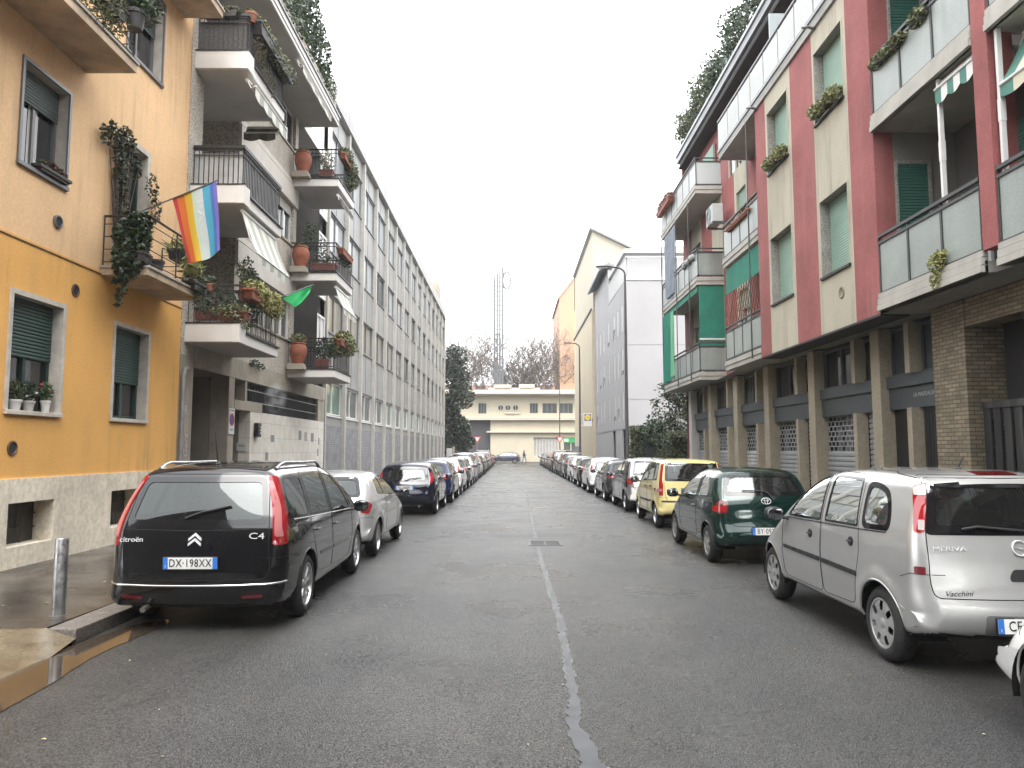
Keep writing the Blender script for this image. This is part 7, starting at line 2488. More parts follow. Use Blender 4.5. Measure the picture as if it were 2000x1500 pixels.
def hedge(label, x0, x1, y0, y1, z1, n, seed):
    rng = random.Random(seed)
    t = thing('hedge', label, 'hedge', ((x0 + x1) / 2, (y0 + y1) / 2, .13), 'clipped hedges by the dark gate')
    m = MB()
    for _ in range(n):
        p = Vector((rng.uniform(x0, x1), rng.uniform(y0, y1), rng.uniform(.2, z1 + rng.uniform(-.1, .1))))
        s = rng.randrange(4)
        if s == 0:
            p.y = y0 + rng.uniform(-.12, .12)
        elif s == 1:
            p.x = x0 + rng.uniform(-.12, .12)
        elif s == 2:
            p.z = z1 + rng.uniform(-.15, .12)
        leaves(m, [(p.x, p.y, p.z, .05, .05, .05)], 1, .12, rng)
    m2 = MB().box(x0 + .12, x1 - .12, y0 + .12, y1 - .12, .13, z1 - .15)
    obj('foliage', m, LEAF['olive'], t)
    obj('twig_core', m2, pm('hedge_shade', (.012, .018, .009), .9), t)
hedge('clipped olive green hedge between the grey block and the dark gate', 5.5, 6.6, 34.2, 35.4, 2.75, 2600, 41)
hedge('clipped hedge beside the white end pillar of the red building', 6.55, 7.9, 31.0, 33.6, 2.45, 3200, 42)
t = thing('garden_gate', 'dark grey metal gate between two clipped hedges', 'gate', (6.6, 34, .13))
m = MB().box(6.2, 7.5, 34.0, 34.06, .13, 2.35)
m.box(6.1, 6.2, 33.97, 34.09, .13, 2.5)
obj('gate_panel', m, pm('dark_grey_gate', (.035, .037, .042), .5), t)
m = MB()
for k in range(9):
    m.box(6.22 + k * .14, 6.24 + k * .14, 33.985, 34.0, .2, 2.3)
obj('gate_rib', m, pm('dark_grey_gate', (.035, .037, .042), .5), t)
# ---------------------------------------------------------------- the parked cars
for k, D in (('carrier', A), ('silver_carrier', B), ('green', C), ('boxy', Dd), ('three_door', Ee), ('high_lamp', Ff), ('two_tone', Gg), ('hatch', Hh), ('offroad', Ii)):
    build_design(k, D)
PB = dict(
    black=paint('black_paint', (.006, .006, .007), .1, .2), silver=paint('silver_paint', (.47, .47, .46), .55, .3), green=paint('green_paint', (.004, .022, .017), .3, .22),
    yellow=paint('pale_yellow_paint', (.70, .60, .27), 0, .3), lsilver=paint('light_silver_paint', (.52, .52, .52), .55, .3), navy=paint('navy_paint', (.006, .008, .018), .2, .2),
    blue=paint('dark_blue_paint', (.008, .018, .075), .3, .22), white=paint('white_paint', (.74, .74, .73), 0, .3), grey=paint('grey_paint', (.27, .27, .275), .5, .3),
    dgrey=paint('dark_grey_paint', (.045, .047, .052), .4, .28), red=paint('red_paint', (.33, .012, .016), .2, .25), bgrey=paint('blue_grey_paint', (.045, .052, .075), .4, .28))
GL, GR = 'cars parked nose to tail along the left kerb', 'cars parked nose to tail along the right kerb'


put_car('carrier', 'parked_car', 'black people carrier with roof rails parked beside the steel bollard', 'car', -3.11, 7.30, PB['black'], GL, R(.6))
put_car('three_door', 'parked_car', 'light silver three door hatchback right ahead of the black people carrier', 'car', -3.08, 11.98, PB['lsilver'], GL)
put_car('high_lamp', 'parked_car', 'navy black hatchback with high red tail lights past the gap', 'car', -2.92, 20.3, PB['navy'], GL)
put_car('hatch', 'parked_car', 'dark blue hatchback in front of the navy black one', 'car', -2.85, 24.55, PB['blue'], GL)
LN = [(29.2, 'high_lamp', 'white', 'white hatchback just beyond the dark blue hatchback'), (33.7, 'hatch', 'dgrey', 'dark grey hatchback just beyond the white one in the left row'),
      (38.4, 'hatch', 'lsilver', 'pale silver hatchback after the dark grey one in the left row'), (43.1, 'silver_carrier', 'grey', 'mid grey people carrier half way down the left row'),
      (47.6, 'three_door', 'white', 'white three door hatchback beyond the grey people carrier'), (52.1, 'hatch', 'black', 'black hatchback beyond the white three door in the left row'),
      (56.9, 'high_lamp', 'silver', 'silver hatchback well down the left row beside the office fins'), (61.3, 'hatch', 'dgrey', 'charcoal hatchback third from the off-roader in the left row'),
      (66.0, 'boxy', 'white', 'white boxy car two places before the tall off-roader'), (69.9, 'high_lamp', 'grey', 'grey hatchback directly before the tall off-roader')]
for y, k, c, lab in LN:
    put_car(k, 'parked_car', lab, 'car', -2.82, y, PB[c], GL)
put_car('offroad', 'parked_car', 'tall dark off-roader with pale roof standing above the left row', 'off-roader', -2.95, 74.3, PB['dgrey'], GL)
put_car('hatch', 'parked_car', 'dark red hatchback last in the left row by the junction', 'car', -2.85, 79.6, PB['red'], GL)
put_car('silver_carrier', 'parked_car', 'silver people carrier with round black door handles and dented tailgate', 'car', 3.965, 5.80, PB['silver'], GR)
put_car('hatch', 'parked_car', 'white car showing only its front corner behind the silver people carrier', 'car', 3.99, 1.0, PB['white'], GR)
put_car('green', 'parked_car', 'dark green three door hatchback ahead of the silver people carrier', 'car', 3.93, 11.48, PB['green'], GR)
put_car('boxy', 'parked_car', 'pale yellow boxy hatchback with tall red tail lights', 'car', 4.06, 16.72, PB['yellow'], GR)
put_car('two_tone', 'parked_car', 'short grey two tone hatchback with black corner frame before the yellow one', 'car', 4.08, 21.35, PB['grey'], GR, repaint=dict(tailgate=PB['white'], rear_bumper=PB['white']))
put_car('hatch', 'parked_car', 'dark grey hatchback with pale boot before the short two tone car', 'car', 4.05, 25.25, PB['dgrey'], GR)
put_car('high_lamp', 'parked_car', 'clean white hatchback with sloping roof in the right row', 'car', 3.98, 30.4, PB['white'], GR)
RN = [(35.2, 'hatch', 'black', 'black hatchback beyond the clean white one in the right row'), (40.0, 'three_door', 'white', 'white three door car beyond the black hatchback in the right row'),
      (44.5, 'high_lamp', 'dgrey', 'charcoal hatchback with red lamps beneath the near street lamp'), (49.0, 'silver_carrier', 'grey', 'grey people carrier half way down the right row'),
      (53.6, 'hatch', 'silver', 'silver hatchback before the black off-roader in the right row'), (58.3, 'offroad', 'black', 'black off-roader standing above its neighbours in the right row'),
      (63.2, 'hatch', 'dgrey', 'charcoal hatchback between the black off-roader and the red car'), (67.9, 'high_lamp', 'red', 'bright red hatchback far down the right row'),
      (72.2, 'hatch', 'bgrey', 'blue grey hatchback next beyond the bright red one'), (77.0, 'three_door', 'dgrey', 'dark grey car second from the end of the right row'), (81.5, 'hatch', 'black', 'black hatchback at the far end of the right row')]
for y, k, c, lab in RN:
    put_car(k, 'parked_car', lab, 'car', 4.02, y, PB[c], GR)
put_car('hatch', 'crossing_car', 'dark blue grey hatchback crossing at the end of the street', 'car', 1.15, 95.4, PB['bgrey'], None, R(90))
# ---------------------------------------------------------------- street furniture
t = thing('bollard', 'brushed steel bollard standing in the pavement corner beside the muddy puddle', 'bollard', (-4.55, 7.62, .12))
m = MB().lathe([(.063, 0), (.063, .80), (.056, .812), (0, .814)], 28, Matrix.Translation((-4.55, 7.62, .08)))
obj('post', m, pm('brushed_steel', (.36, .36, .36), .38, metal=.9, noise=(9, .3), rnoise=(14, .25, .5)), t, smooth=True, angle=40)
m = MB().lathe([(.064, 0), (.09, .002), (.09, .010), (.064, .012)], 20, Matrix.Translation((-4.55, 7.62, .118)))
obj('collar', m, pm('wet_cement', (.10, .09, .08), .5), t)
M_POLE = pm('dark_lamp_pole', (.048, .046, .044), .5)
def street_lamp(x, y, h, reach, label, g='street lamps along the right pavement'):
    t = thing('street_lamp', label, 'street lamp', (x, y, .13), g)
    m = MB()
    m.tube([(x, y, .13), (x, y, 1.4), (x, y, 1.45), (x, y, h * .7), (x, y, h - .35)], [.105, .10, .085, .065, .05], 12)
    arc = [(x - .5 * (1 - math.cos(a)), y, h - .35 + .35 * math.sin(a)) for a in [k * math.pi / 12 for k in range(7)]]
    m.tube(arc + [(x - reach * .55, y, h + .02)], .042, 8)
    obj('pole', m, M_POLE, t, smooth=True, angle=60)
    m = MB()
    m.blob((x - reach * .78, y, h + .02), (reach * .30, .13, .055), p=2.6, n=(16, 8))
    hd = obj('lamp_head', m, M_POLE, t, smooth=True)
    m = MB().box(x - reach * 1.0, x - reach * .62, y - .09, y + .09, h - .045, h - .03)
    obj('diffuser', m, pm('lamp_glass', (.5, .5, .48), .2), hd)
street_lamp(5.2, 33.6, 10.15, 1.25, 'nearer dark street lamp whose arm reaches over the grey building')
street_lamp(5.2, 56.8, 9.95, 1.15, 'farther street lamp carrying the supermarket sign by the cream building')
t = thing('wire_pole', 'thin dark pole holding the yield sign at the right corner of the junction', 'pole', (5.72, 89, .13))
m = MB().tube([(5.72, 89.0, .1), (5.72, 89.0, 9.7)], [.075, .05], 8)
obj('post', m, M_POLE, t)
def yield_sign(x, y, z, label, post):
    t = thing('yield_sign', label, 'road sign', (x, y, .13), 'yield signs at the junction')
    m = MB()
    m.prism([(x - .48, y, z + .28), (x + .48, y, z + .28), (x, y, z - .55)], (0, .03, 0), 0)
    m.prism([(x - .30, y - .004, z + .17), (x + .30, y - .004, z + .17), (x, y - .004, z - .34)], (0, .004, 0), 1)
    obj('sign_panel', m, [pm('sign_red', (.42, .03, .03), .5), pm('sign_white', (.62, .62, .6), .5)], t)
    if post:
        m = MB().tube([(x, y + .06, .13), (x, y + .06, z + .2)], .035, 8)
        obj('post', m, M_FRGREY, t)
yield_sign(-4.15, 88.6, 3.05, 'red and white yield triangle on a grey post before the evergreen', True)
yield_sign(5.72, 88.9, 3.05, 'red and white yield triangle fixed to the thin dark pole', False)
t = thing('shop_sign', 'white square supermarket sign with yellow disc hung on the street lamp pole', 'sign', (5.75, 56.8, 4.1))
m = MB()
m.box(5.46, 6.10, 56.72, 56.80, 3.55, 4.55)
m.box(5.2, 5.46, 56.74, 56.78, 3.6, 3.64)
m.box(5.2, 5.46, 56.74, 56.78, 4.42, 4.46)
obj('sign_panel', m, pm('sign_white', (.62, .62, .6), .5), t)
Mv = Matrix.Translation((5.78, 56.715, 4.22)) @ Matrix.Rotation(R(90), 4, 'X')
m = MB()
m.box(5.53, 6.03, 56.712, 56.719, 3.97, 4.47, 0)
m.lathe([(0, .008), (.215, .008)], 28, Mv, 1)
m.lathe([(.215, .009), (.24, .009)], 28, Mv, 2)
m.box(5.56, 6.0, 56.702, 56.706, 4.15, 4.29, 1)
add_text(m, 'LiDL', frame_M((5.78, 56.70, 4.22), (1, 0, 0), (0, 0, 1)), .17, .001, 1.1, 0)
obj('emblem', m, [pm('sign_blue', (.03, .07, .3), .5), pm('sign_yellow', (.75, .6, .03), .5), pm('sign_red', (.42, .03, .03), .5)], t)
t = thing('utility_cabinet', 'grey rounded utility cabinet beside the far street lamp', 'cabinet', (5.45, 62, .13))
m = MB().box(5.25, 5.75, 61.8, 62.2, .13, 2.1)
obj('case', m, pm('cabinet_grey', (.22, .225, .23), .5), t, bevel=.08)
m = MB().box(5.3, 5.7, 61.78, 61.80, .3, 1.9)
obj('door', m, pm('cabinet_grey', (.22, .225, .23), .5), t)
t = thing('white_cabinet', 'small white utility box at the far end of the office building', 'cabinet', (-6.5, 78.2, .13))
m = MB().box(-6.85, -6.25, 77.9, 78.3, .13, 1.9)
obj('case', m, pm('white_render', (.72, .72, .71), .7), t, bevel=.04)
m = MB().box(-6.2, -6.0, 78, 78.2, .13, 2.1)
obj('post', m, M_CONC, t)
# ---------------------------------------------------------------- pedestrian
def skin_figure(name, joints, edges, mat, parent, sub=2):
    me = bpy.data.meshes.new(name)
    base = wbase(parent)
    me.from_pydata([tuple(Vector(j[:3]) - base) for j in joints], edges, [])
    me.materials.append(mat)
    o = bpy.data.objects.new(name, me)
    COL.objects.link(o)
    o.parent = parent
    s = o.modifiers.new('skin', 'SKIN')
    for v, j in zip(me.skin_vertices[0].data, joints):
        v.radius = (j[3], j[3] if len(j) < 5 else j[4])
    me.skin_vertices[0].data[0].use_root = True
    o.modifiers.new('smooth', 'SUBSURF').render_levels = sub
    return o
px_, py_ = 1.52, 94.0
t = thing('person', 'person in dark jacket and blue jeans walking past the dark car', 'person', (px_, py_, 0))
J = [(0, 0, .95, .13, .10), (0, 0, 1.18, .14, .10), (0, 0, 1.40, .17, .11), (0, .0, 1.50, .06), (.02, 0, 1.60, .09), (.02, 0, 1.72, .085),
     (.10, .06, .88, .09), (.24, .08, .50, .065), (.20, .08, .10, .05), (.34, .08, .05, .045),
     (-.10, -.06, .88, .09), (-.12, -.07, .50, .065), (-.34, -.07, .16, .05), (-.24, -.07, .07, .045),
     (-.02, .20, 1.40, .07), (-.14, .26, 1.14, .05), (.04, .25, .94, .04), (.02, -.20, 1.40, .07), (.12, -.26, 1.14, .05), (.30, -.24, 1.02, .04)]
E_ = [(0, 1), (1, 2), (2, 3), (3, 4), (4, 5), (0, 6), (6, 7), (7, 8), (8, 9), (0, 10), (10, 11), (11, 12), (12, 13), (2, 14), (14, 15), (15, 16), (2, 17), (17, 18), (18, 19)]
JW = [(px_ + j[0], py_ + j[1], j[2], *j[3:]) for j in J]
skin_figure('body', JW, E_, pm('dark_clothes', (.022, .022, .026), .85), t)
legs = [JW[0], JW[6], JW[7], JW[8], JW[10], JW[11], JW[12]]
legs = [(j[0], j[1], j[2], j[3] * 1.12, (j[4] if len(j) > 4 else j[3]) * 1.12) for j in legs]
skin_figure('jeans', legs, [(0, 1), (1, 2), (2, 3), (0, 4), (4, 5), (5, 6)], pm('blue_jeans', (.10, .14, .22), .85), t)
m = MB().blob((px_ + .075, py_, 1.66), (.06, .075, .09))
obj('face', m, pm('skin', (.42, .26, .19), .6), t, smooth=True)
# ---------------------------------------------------------------- flags
def flag(name, label, c00, c10, c01, c11, bands, pole, mats, wav=.05, writing=None):
    """cloth between the pole edge (c00-c10) and the free edge (c01-c11)"""
    t = thing(name, label, 'flag', c00)
    c00, c10, c01, c11 = (Vector(v) for v in (c00, c10, c01, c11))
    nu, nv = len(bands) * 6, 22
    nrm = (c10 - c00).cross(c01 - c00).normalized()
    def P(u, v):
        p = c00.lerp(c10, u).lerp(c01.lerp(c11, u), v)
        return p + nrm * (wav * math.sin(u * 9 + v * 2.2) * (.2 + .8 * v) + wav * .5 * math.sin(v * 7 + u * 4)) + Vector((0, 0, -.05 * math.sin(u * math.pi) * v))
    m = MB()
    vs = [tuple(P(i / nu, j / nv)) for j in range(nv + 1) for i in range(nu + 1)]
    for j in range(nv):
        for i in range(nu):
            pass
    m.v = vs
    for j in range(nv):
        for i in range(nu):
            m.f.append((j * (nu + 1) + i, j * (nu + 1) + i + 1, (j + 1) * (nu + 1) + i + 1, (j + 1) * (nu + 1) + i))
            m.m.append(bands[i // 6])
    o = obj('cloth', m, mats, t, smooth=True)
    if writing:
        s, u0, u1, v0, v1, wm = writing
        vs, fs = text_geo(s, 1.0, .0, 1.0)
        xs, ys = [v[0] for v in vs], [v[1] for v in vs]
        w = MB()
        q = []
        for x, y, z in vs:
            a, b = (x - min(xs)) / (max(xs) - min(xs)), (y - min(ys)) / (max(ys) - min(ys))
            p = P(u0 + (u1 - u0) * (1 - b) if False else u0 + (u1 - u0) * b, v0 + (v1 - v0) * (a))
            q.append(tuple(p - nrm * .006))
        w.add(q, fs)
        q2 = [tuple(Vector(p) + nrm * .012) for p in q]
        w.add(q2, fs)
        obj('lettering', w, wm, t)
    m = MB().tube(pole, .013, 8)
    obj('flagpole', m, M_FRGREY, t)
    return t
FL = [pm('flag_' + n, c, .75) for n, c in (('red', (.42, .03, .03)), ('orange', (.56, .13, .02)), ('yellow', (.55, .33, .02)), ('pale_green', (.38, .48, .36)), ('white', (.42, .45, .43)), ('cyan', (.05, .27, .38)), ('blue', (.05, .12, .36)), ('violet', (.15, .12, .38)))]
for m_ in FL:
    m_.node_tree.nodes['Principled BSDF'].inputs['Transmission Weight'].default_value = 0
flag('rainbow_flag', 'rainbow striped peace flag flying from the ochre balcony', (-6.2, 13.2, 6.34), (-5.40, 13.2, 6.68), (-5.84, 13.15, 5.13), (-5.28, 13.2, 5.37), [0, 1, 1, 2, 2, 3, 4, 4, 5, 5, 6, 7], [(-6.95, 13.2, 6.02), (-5.38, 13.2, 6.69)], FL, .03, ('PACE', .50, .66, .18, .82, pm('flag_letter', (.47, .49, .47), .8)))
flag('green_flag', 'small green flag on a stick beyond the flowering balcony', (-5.90, 18.8, 5.66), (-5.28, 19.3, 6.10), (-5.62, 19.0, 5.46), (-5.34, 19.3, 5.92), [0, 0, 0, 0], [(-6.1, 18.45, 5.5), (-5.25, 19.33, 6.13)], [pm('flag_green', (.02, .42, .12), .7)], .02)
# ---------------------------------------------------------------- things on the balconies
t = thing('air_conditioner', 'white air conditioning unit hung on the red wall under the far balcony', 'air conditioner', (6.75, 24.0, 9.2))
m = MB().box(6.5, 6.85, 23.5, 24.3, 9.15, 9.75)
obj('case', m, M_PANELW, t, bevel=.02)
m = MB()
Mv = Matrix.Translation((6.495, 23.95, 9.45)) @ Matrix.Rotation(R(-90), 4, 'Y')
for r in (.08, .14, .20, .25):
    m.lathe([(r, 0), (r + .02, .004), (r + .02, 0)], 20, Mv)
obj('fan_grille', m, M_STEEL, t)
m = MB().box(6.5, 7.1, 23.55, 23.6, 9.08, 9.14)
m.box(6.5, 7.1, 24.2, 24.25, 9.08, 9.14)
obj('bracket', m, M_FRGREY, t)
# ochre building
plant('ivy_plant', 'dark ivy spilling over the near corner of the ochre balcony', 'ivy', (-6.45, 12.35, 5.1), [(0, .0, .25, .32, .22, .42), (-.05, -.05, -.15, .26, .2, .35), (.1, .05, .5, .2, .2, .25), (-.12, -.08, -.5, .12, .1, .3), (-.15, -.06, -.8, .05, .06, .15)], 1500, .10, 'ivy', pot=('box', .5, .25, .16), potmat=M_POTG, stems=4, droop=.5, asp=.8)
plant('climbing_vine', 'half bare climbing vine trained round the balcony door of the ochre house', 'climber', (-6.9, 12.7, 4.9), [(0, .0, 1.9, .10, .20, .45), (0, -.25, 2.3, .08, .22, .25), (0, .2, 2.45, .08, .3, .2), (0, .5, 2.1, .06, .2, .3), (0, .1, 1.2, .08, .16, .5), (0, -.5, 2.2, .06, .15, .2), (0, 1.15, 1.9, .05, .25, .25), (0, 1.35, 1.5, .05, .2, .3)], 620, .085, 'ivy', stems=16, droop=.4, asp=.6, extra=('dry', 380, .08), hollow=.9)
plant('strap_plant', 'strappy yellow green plant hanging over the ochre balcony rail', 'plant', (-6.3, 13.9, 5.5), [(0, 0, .1, .28, .4, .14), (.12, .1, -.2, .16, .35, .28)], 260, .34, 'lime', pot=('box', .22, .7, .18), potmat=M_POTG, droop=.5, asp=.12)
plant('hanging_plant', 'fine dark trailing plant behind the flag on the ochre balcony', 'plant', (-6.2, 14.3, 5.0), [(0, 0, .1, .2, .35, .35), (.1, .1, -.3, .14, .3, .3)], 420, .10, 'dark', pot=('box', .25, .6, .15), potmat=M_POTG, droop=.6, asp=.3)
for i, (y, lab) in enumerate(((12.75, 'empty dark pot nearest the ivy on the ochre balcony floor'), (13.1, 'empty dark pot second from the ivy on the ochre balcony floor'))):
    t = thing('flower_pot', lab, 'flower pot', (-6.45, y, 5.05))
    m = MB().lathe([(0, 0), (.10, 0), (.14, .22), (.15, .22), (.15, .26), (.13, .26), (.12, .2), (0, .2)], 18, Matrix.Translation((-6.45 + i * .05, y, 4.90)))
    obj('pot', m, M_POTG, t)
plant('trailing_plant', 'grey green plant trailing from the topmost ochre balcony', 'plant', (-6.28, 10.7, 8.75), [(.0, 0, .1, .22, .75, .3), (.08, -.2, -.3, .14, .5, .4), (.06, .35, -.2, .14, .35, .35)], 1500, .075, 'box', pot=('box', .25, 1.3, .2), potmat=M_POTG, droop=.8, asp=.4, extra=('dry', 260, .07))
plant('oleander_plant', 'dark long leaved shrub leaning out of the topmost ochre balcony', 'plant', (-6.15, 11.55, 8.9), [(.05, .15, .1, .3, .3, .22), (.0, .1, .4, .25, .3, .3)], 420, .22, 'dark', pot=('round', .16, .3), potmat=M_POTG, asp=.2, stems=5)
plant('sill_plant', 'dark flowering plant along the upper ochre window sill', 'plant', (-6.98, 10.95, 5.96), [(0, 0, .06, .07, .38, .09)], 300, .06, 'dark', pot=('box', .12, .75, .07), potmat=M_POTG, extra=('bloom', 60, .05))
for (y, r, h, leaf, n, pm_, lab, ex_) in ((10.55, .09, .15, 'olive', 110, M_POTW, 'spiky green plant in a round white pot on the lower ochre sill', None), (10.85, .085, .15, 'dark', 70, pm('grey_pot', (.42, .41, .39), .6), 'white orchid in a grey pot on the lower ochre sill', ('white', 14, .06)), (11.25, .07, .18, 'green', 60, M_POTW, 'square white pot with red flowers and foil at the end of the sill', ('bloom', 20, .05))):
    plant('potted_plant', lab, 'potted plant', (-7.08, y, 2.34 + h), [(0, 0, .14, .09, .11, .15)], n, .11, leaf, 'pots on the lower window sill', pot=('round', r, h), potmat=pm_, asp=.25, extra=ex_)
# balcony block, near column
plant('flowering_bush', 'big yellow green flowering bush hanging over the lowest near balcony rail', 'bush', (-5.82, 17.0, 5.30), [(0, -.4, .08, .28, .55, .22), (.02, .5, .05, .28, .65, .22), (.06, .2, -.15, .24, .7, .2), (.0, 1.0, -.1, .22, .4, .26)], 2600, .085, 'lime', pot=('box', .25, 2.0, .2), potmat=M_TERRA, extra=('bloom', 90, .06))
plant('shrub', 'grey leaved shrub sprawling from the lowest near balcony corner', 'shrub', (-6.0, 15.95, 4.75), [(0, 0, 0, .34, .25, .22), (.14, -.05, -.22, .2, .16, .2), (-.3, 0, .05, .25, .2, .14)], 950, .07, 'box', pot=('box', .6, .25, .2), potmat=M_PLAST, droop=.3)
plant('houseplant', 'dark leafy plants behind the black bars of the lowest near balcony', 'plant', (-6.6, 16.3, 4.9), [(0, 0, .2, .35, .3, .4), (.5, .3, .1, .3, .4, .4), (.2, 1.0, .0, .4, .5, .35)], 800, .11, 'dark', pot=('box', .9, .25, .25), potmat=M_PLAST, stems=6)
plant('potted_plant', 'small plant in a red pot on the lowest near rail', 'potted plant', (-6.55, 15.86, 5.36), [(0, 0, .1, .12, .1, .1)], 80, .08, 'dark', pot=('round', .10, .16))
plant('tall_shrub', 'dark thin branched shrub rising over the lowest near balcony', 'shrub', (-5.95, 16.3, 5.3), [(0, 0, .45, .22, .25, .35), (0, .3, .3, .2, .3, .3)], 330, .085, 'dark', stems=8, pot=('round', .14, .25), hollow=.9)
plant('box_hedge', 'clipped grey green hedge in planters along the topmost near balcony', 'hedge', (-5.80, 17.3, 11.45), [(0, -.9, .05, .2, .5, .18), (0, -.2, .05, .2, .55, .18), (0, .6, .05, .2, .55, .18), (.02, 1.2, .0, .2, .4, .18), (.03, .2, -.18, .17, 1.2, .14)], 2400, .075, 'box', pot=('box', .26, 2.6, .26), potmat=M_POTG)
plant('box_hedge', 'grey green hedge over the narrow end of the topmost near balcony', 'hedge', (-6.5, 15.8, 11.58), [(-.2, 0, .0, .35, .15, .12), (.2, 0, -.05, .3, .15, .12)], 800, .075, 'box', pot=('box', .8, .22, .2), potmat=M_POTG)
plant('trailing_plant', 'brown trailing creeper hanging below the topmost near hedge', 'creeper', (-5.78, 16.3, 11.0), [(0, 0, -.1, .1, .4, .35), (.02, .4, -.4, .08, .35, .3), (0, .9, -.5, .07, .3, .3)], 620, .06, 'dry', droop=.8, stems=7, hollow=.9)
plant('flower_pot_plant', 'plant in a terracotta pot on the topmost near corner', 'potted plant', (-5.9, 16.0, 11.6), [(0, 0, .05, .12, .12, .08)], 90, .07, 'box', pot=('round', .13, .22))
plant('hanging_weed', 'wisp of ivy hanging under the lowest near balcony', 'ivy', (-6.9, 19.8, 4.1), [(0, 0, -.02, .15, .35, .10), (0, .5, -.06, .1, .25, .1)], 130, .08, 'dark', droop=.6)
# far column: an urn, a planter and bushes on each
for k, (g, lab) in enumerate(((4.26, 'lowest'), (7.31, 'middle'), (10.36, 'topmost'))):
    plant('urn_plant', 'terracotta urn with small plant on the %s far balcony' % lab, 'urn', (-6.62, 22.82, g + .78), [(0, 0, .06, .2, .2, .1)] if k else [(0, 0, .14, .26, .26, .2)], 160 if k else 420, .08, ('box', 'olive', 'box')[k], 'urns on the far balconies', pot=('urn', .27, .62), extra=('bloom', 60, .06) if k == 0 else None)
    t = thing('urn_bracket', 'grey stone bracket under the urn of the %s far balcony' % lab, 'bracket', (-6.62, 22.8, g), 'urn brackets on the far balconies')
    m = MB().prism([(-6.92, 22.66, g - .02), (-6.38, 22.66, g - .02), (-6.44, 22.66, g + .16), (-6.92, 22.66, g + .16)], (0, .32, 0))
    obj('block', m, M_CONC, t)
    plant('planter_plant', ('dark bushy plant in a red brown planter on the %s far balcony', 'thin twiggy plant in a long red brown planter on the %s far balcony', 'twiggy plant in a ribbed red brown planter on the %s far balcony')[k] % lab, 'planter', (-5.95, 23.15, g + .32), ([(0, .1, .35, .3, .3, .4)], [(0, .1, .18, .3, .2, .2)], [(0, .1, .3, .3, .25, .3)])[k], (620, 180, 200)[k], .09, ('dark', 'dark', 'box')[k], 'planters on the far balconies', pot=('box', (.4, .8, .42)[k], .28, .28), potmat=M_PLAST, stems=7)
    plant('rail_bush', ('yellow green bush bulging over the %s far balcony rail', 'sparse dark plant along the %s far balcony rail', 'grey green bush trailing from the %s far balcony rail')[k] % lab, 'bush', (-5.5, 24.0, g + (1.0, .9, 1.0)[k]), ([(0, .2, .1, .3, .7, .3), (0, .6, -.1, .3, .6, .3), (-.2, -.2, -.2, .3, .6, .35)], [(-.05, .2, -.1, .16, .8, .3)], [(.02, -.2, .1, .25, .5, .22), (.06, .4, -.15, .22, .5, .3), (.03, .8, -.4, .2, .4, .3), (0, .5, -.6, .15, .5, .25)])[k], (1500, 260, 1300)[k], .085, ('lime', 'dark', 'box')[k], pot=('box', .22, 1.5, .18), potmat=M_TERRA, extra=(('dark', 700, .09), None, ('dark', 500, .09))[k])
plant('balcony_shrub', 'tall dark twiggy shrub standing on the middle far balcony', 'shrub', (-6.55, 23.6, 7.4), [(0, 0, 1.3, .25, .3, .5), (.3, .2, .9, .25, .3, .4)], 420, .09, 'dark', pot=('round', .18, .3), stems=8, hollow=.9)
# roof planting
plant('roof_shrubs', 'tall dark green shrubbery overflowing the roof of the balcony block', 'roof planting', (-6.3, 21.0, 13.3), [(.1, -4.4, .7, .6, 1.0, .9), (0, -2.8, .8, .6, 1.1, 1.0), (0, -1.2, 1.0, .6, 1.1, 1.2), (0, .3, 1.2, .6, 1.0, 1.4), (0, 1.4, .9, .6, .9, 1.2), (.0, 2.5, .3, .5, .8, .8), (.3, -2, -.1, .3, 2.4, .4), (-.4, .6, 2.0, .6, .8, .7), (.25, 1.6, -.1, .3, 1.2, .5)], 6500, .15, 'dark', extra=('olive', 2200, .13), stems=14)
for (y0_, h_, n_, leaf, lab) in ((28.6, 1.5, 2300, 'olive', 'loose olive shrub at the far end of the red building roof'), (26.6, 1.9, 2300, 'olive', 'olive shrub second from the far end of the red building roof'), (24.6, 1.7, 2000, 'dark', 'dark shrub just beyond the mint screen on the red roof'), (22.4, 2.0, 2200, 'dark', 'dark shrub beside the red stub wall on the roof'), (20.0, 1.7, 1800, 'dark', 'dark roof shrub between the stub wall and the brown roofed hut'), (17.6, 2.6, 2200, 'dark', 'tall straggling roof shrub leaning out by the brown roofed hut')):
    plant('roof_shrub', lab, 'shrub', (7.3, y0_, 13.95), [(0, 0, h_ * .45, .65, 1.0, h_ * .45), (-.25, .3, h_ * .7, .5, .7, h_ * .32), (-.35, -.4, h_ * .3, .45, .7, h_ * .25), (-.5, .1, .35, .3, .8, .3)], n_, .12, leaf, 'shrubs on the roof of the red building', pot=('box', .5, 1.7, .4), potmat=M_CONC, stems=9, extra=('dry', 160, .1), hollow=.7)
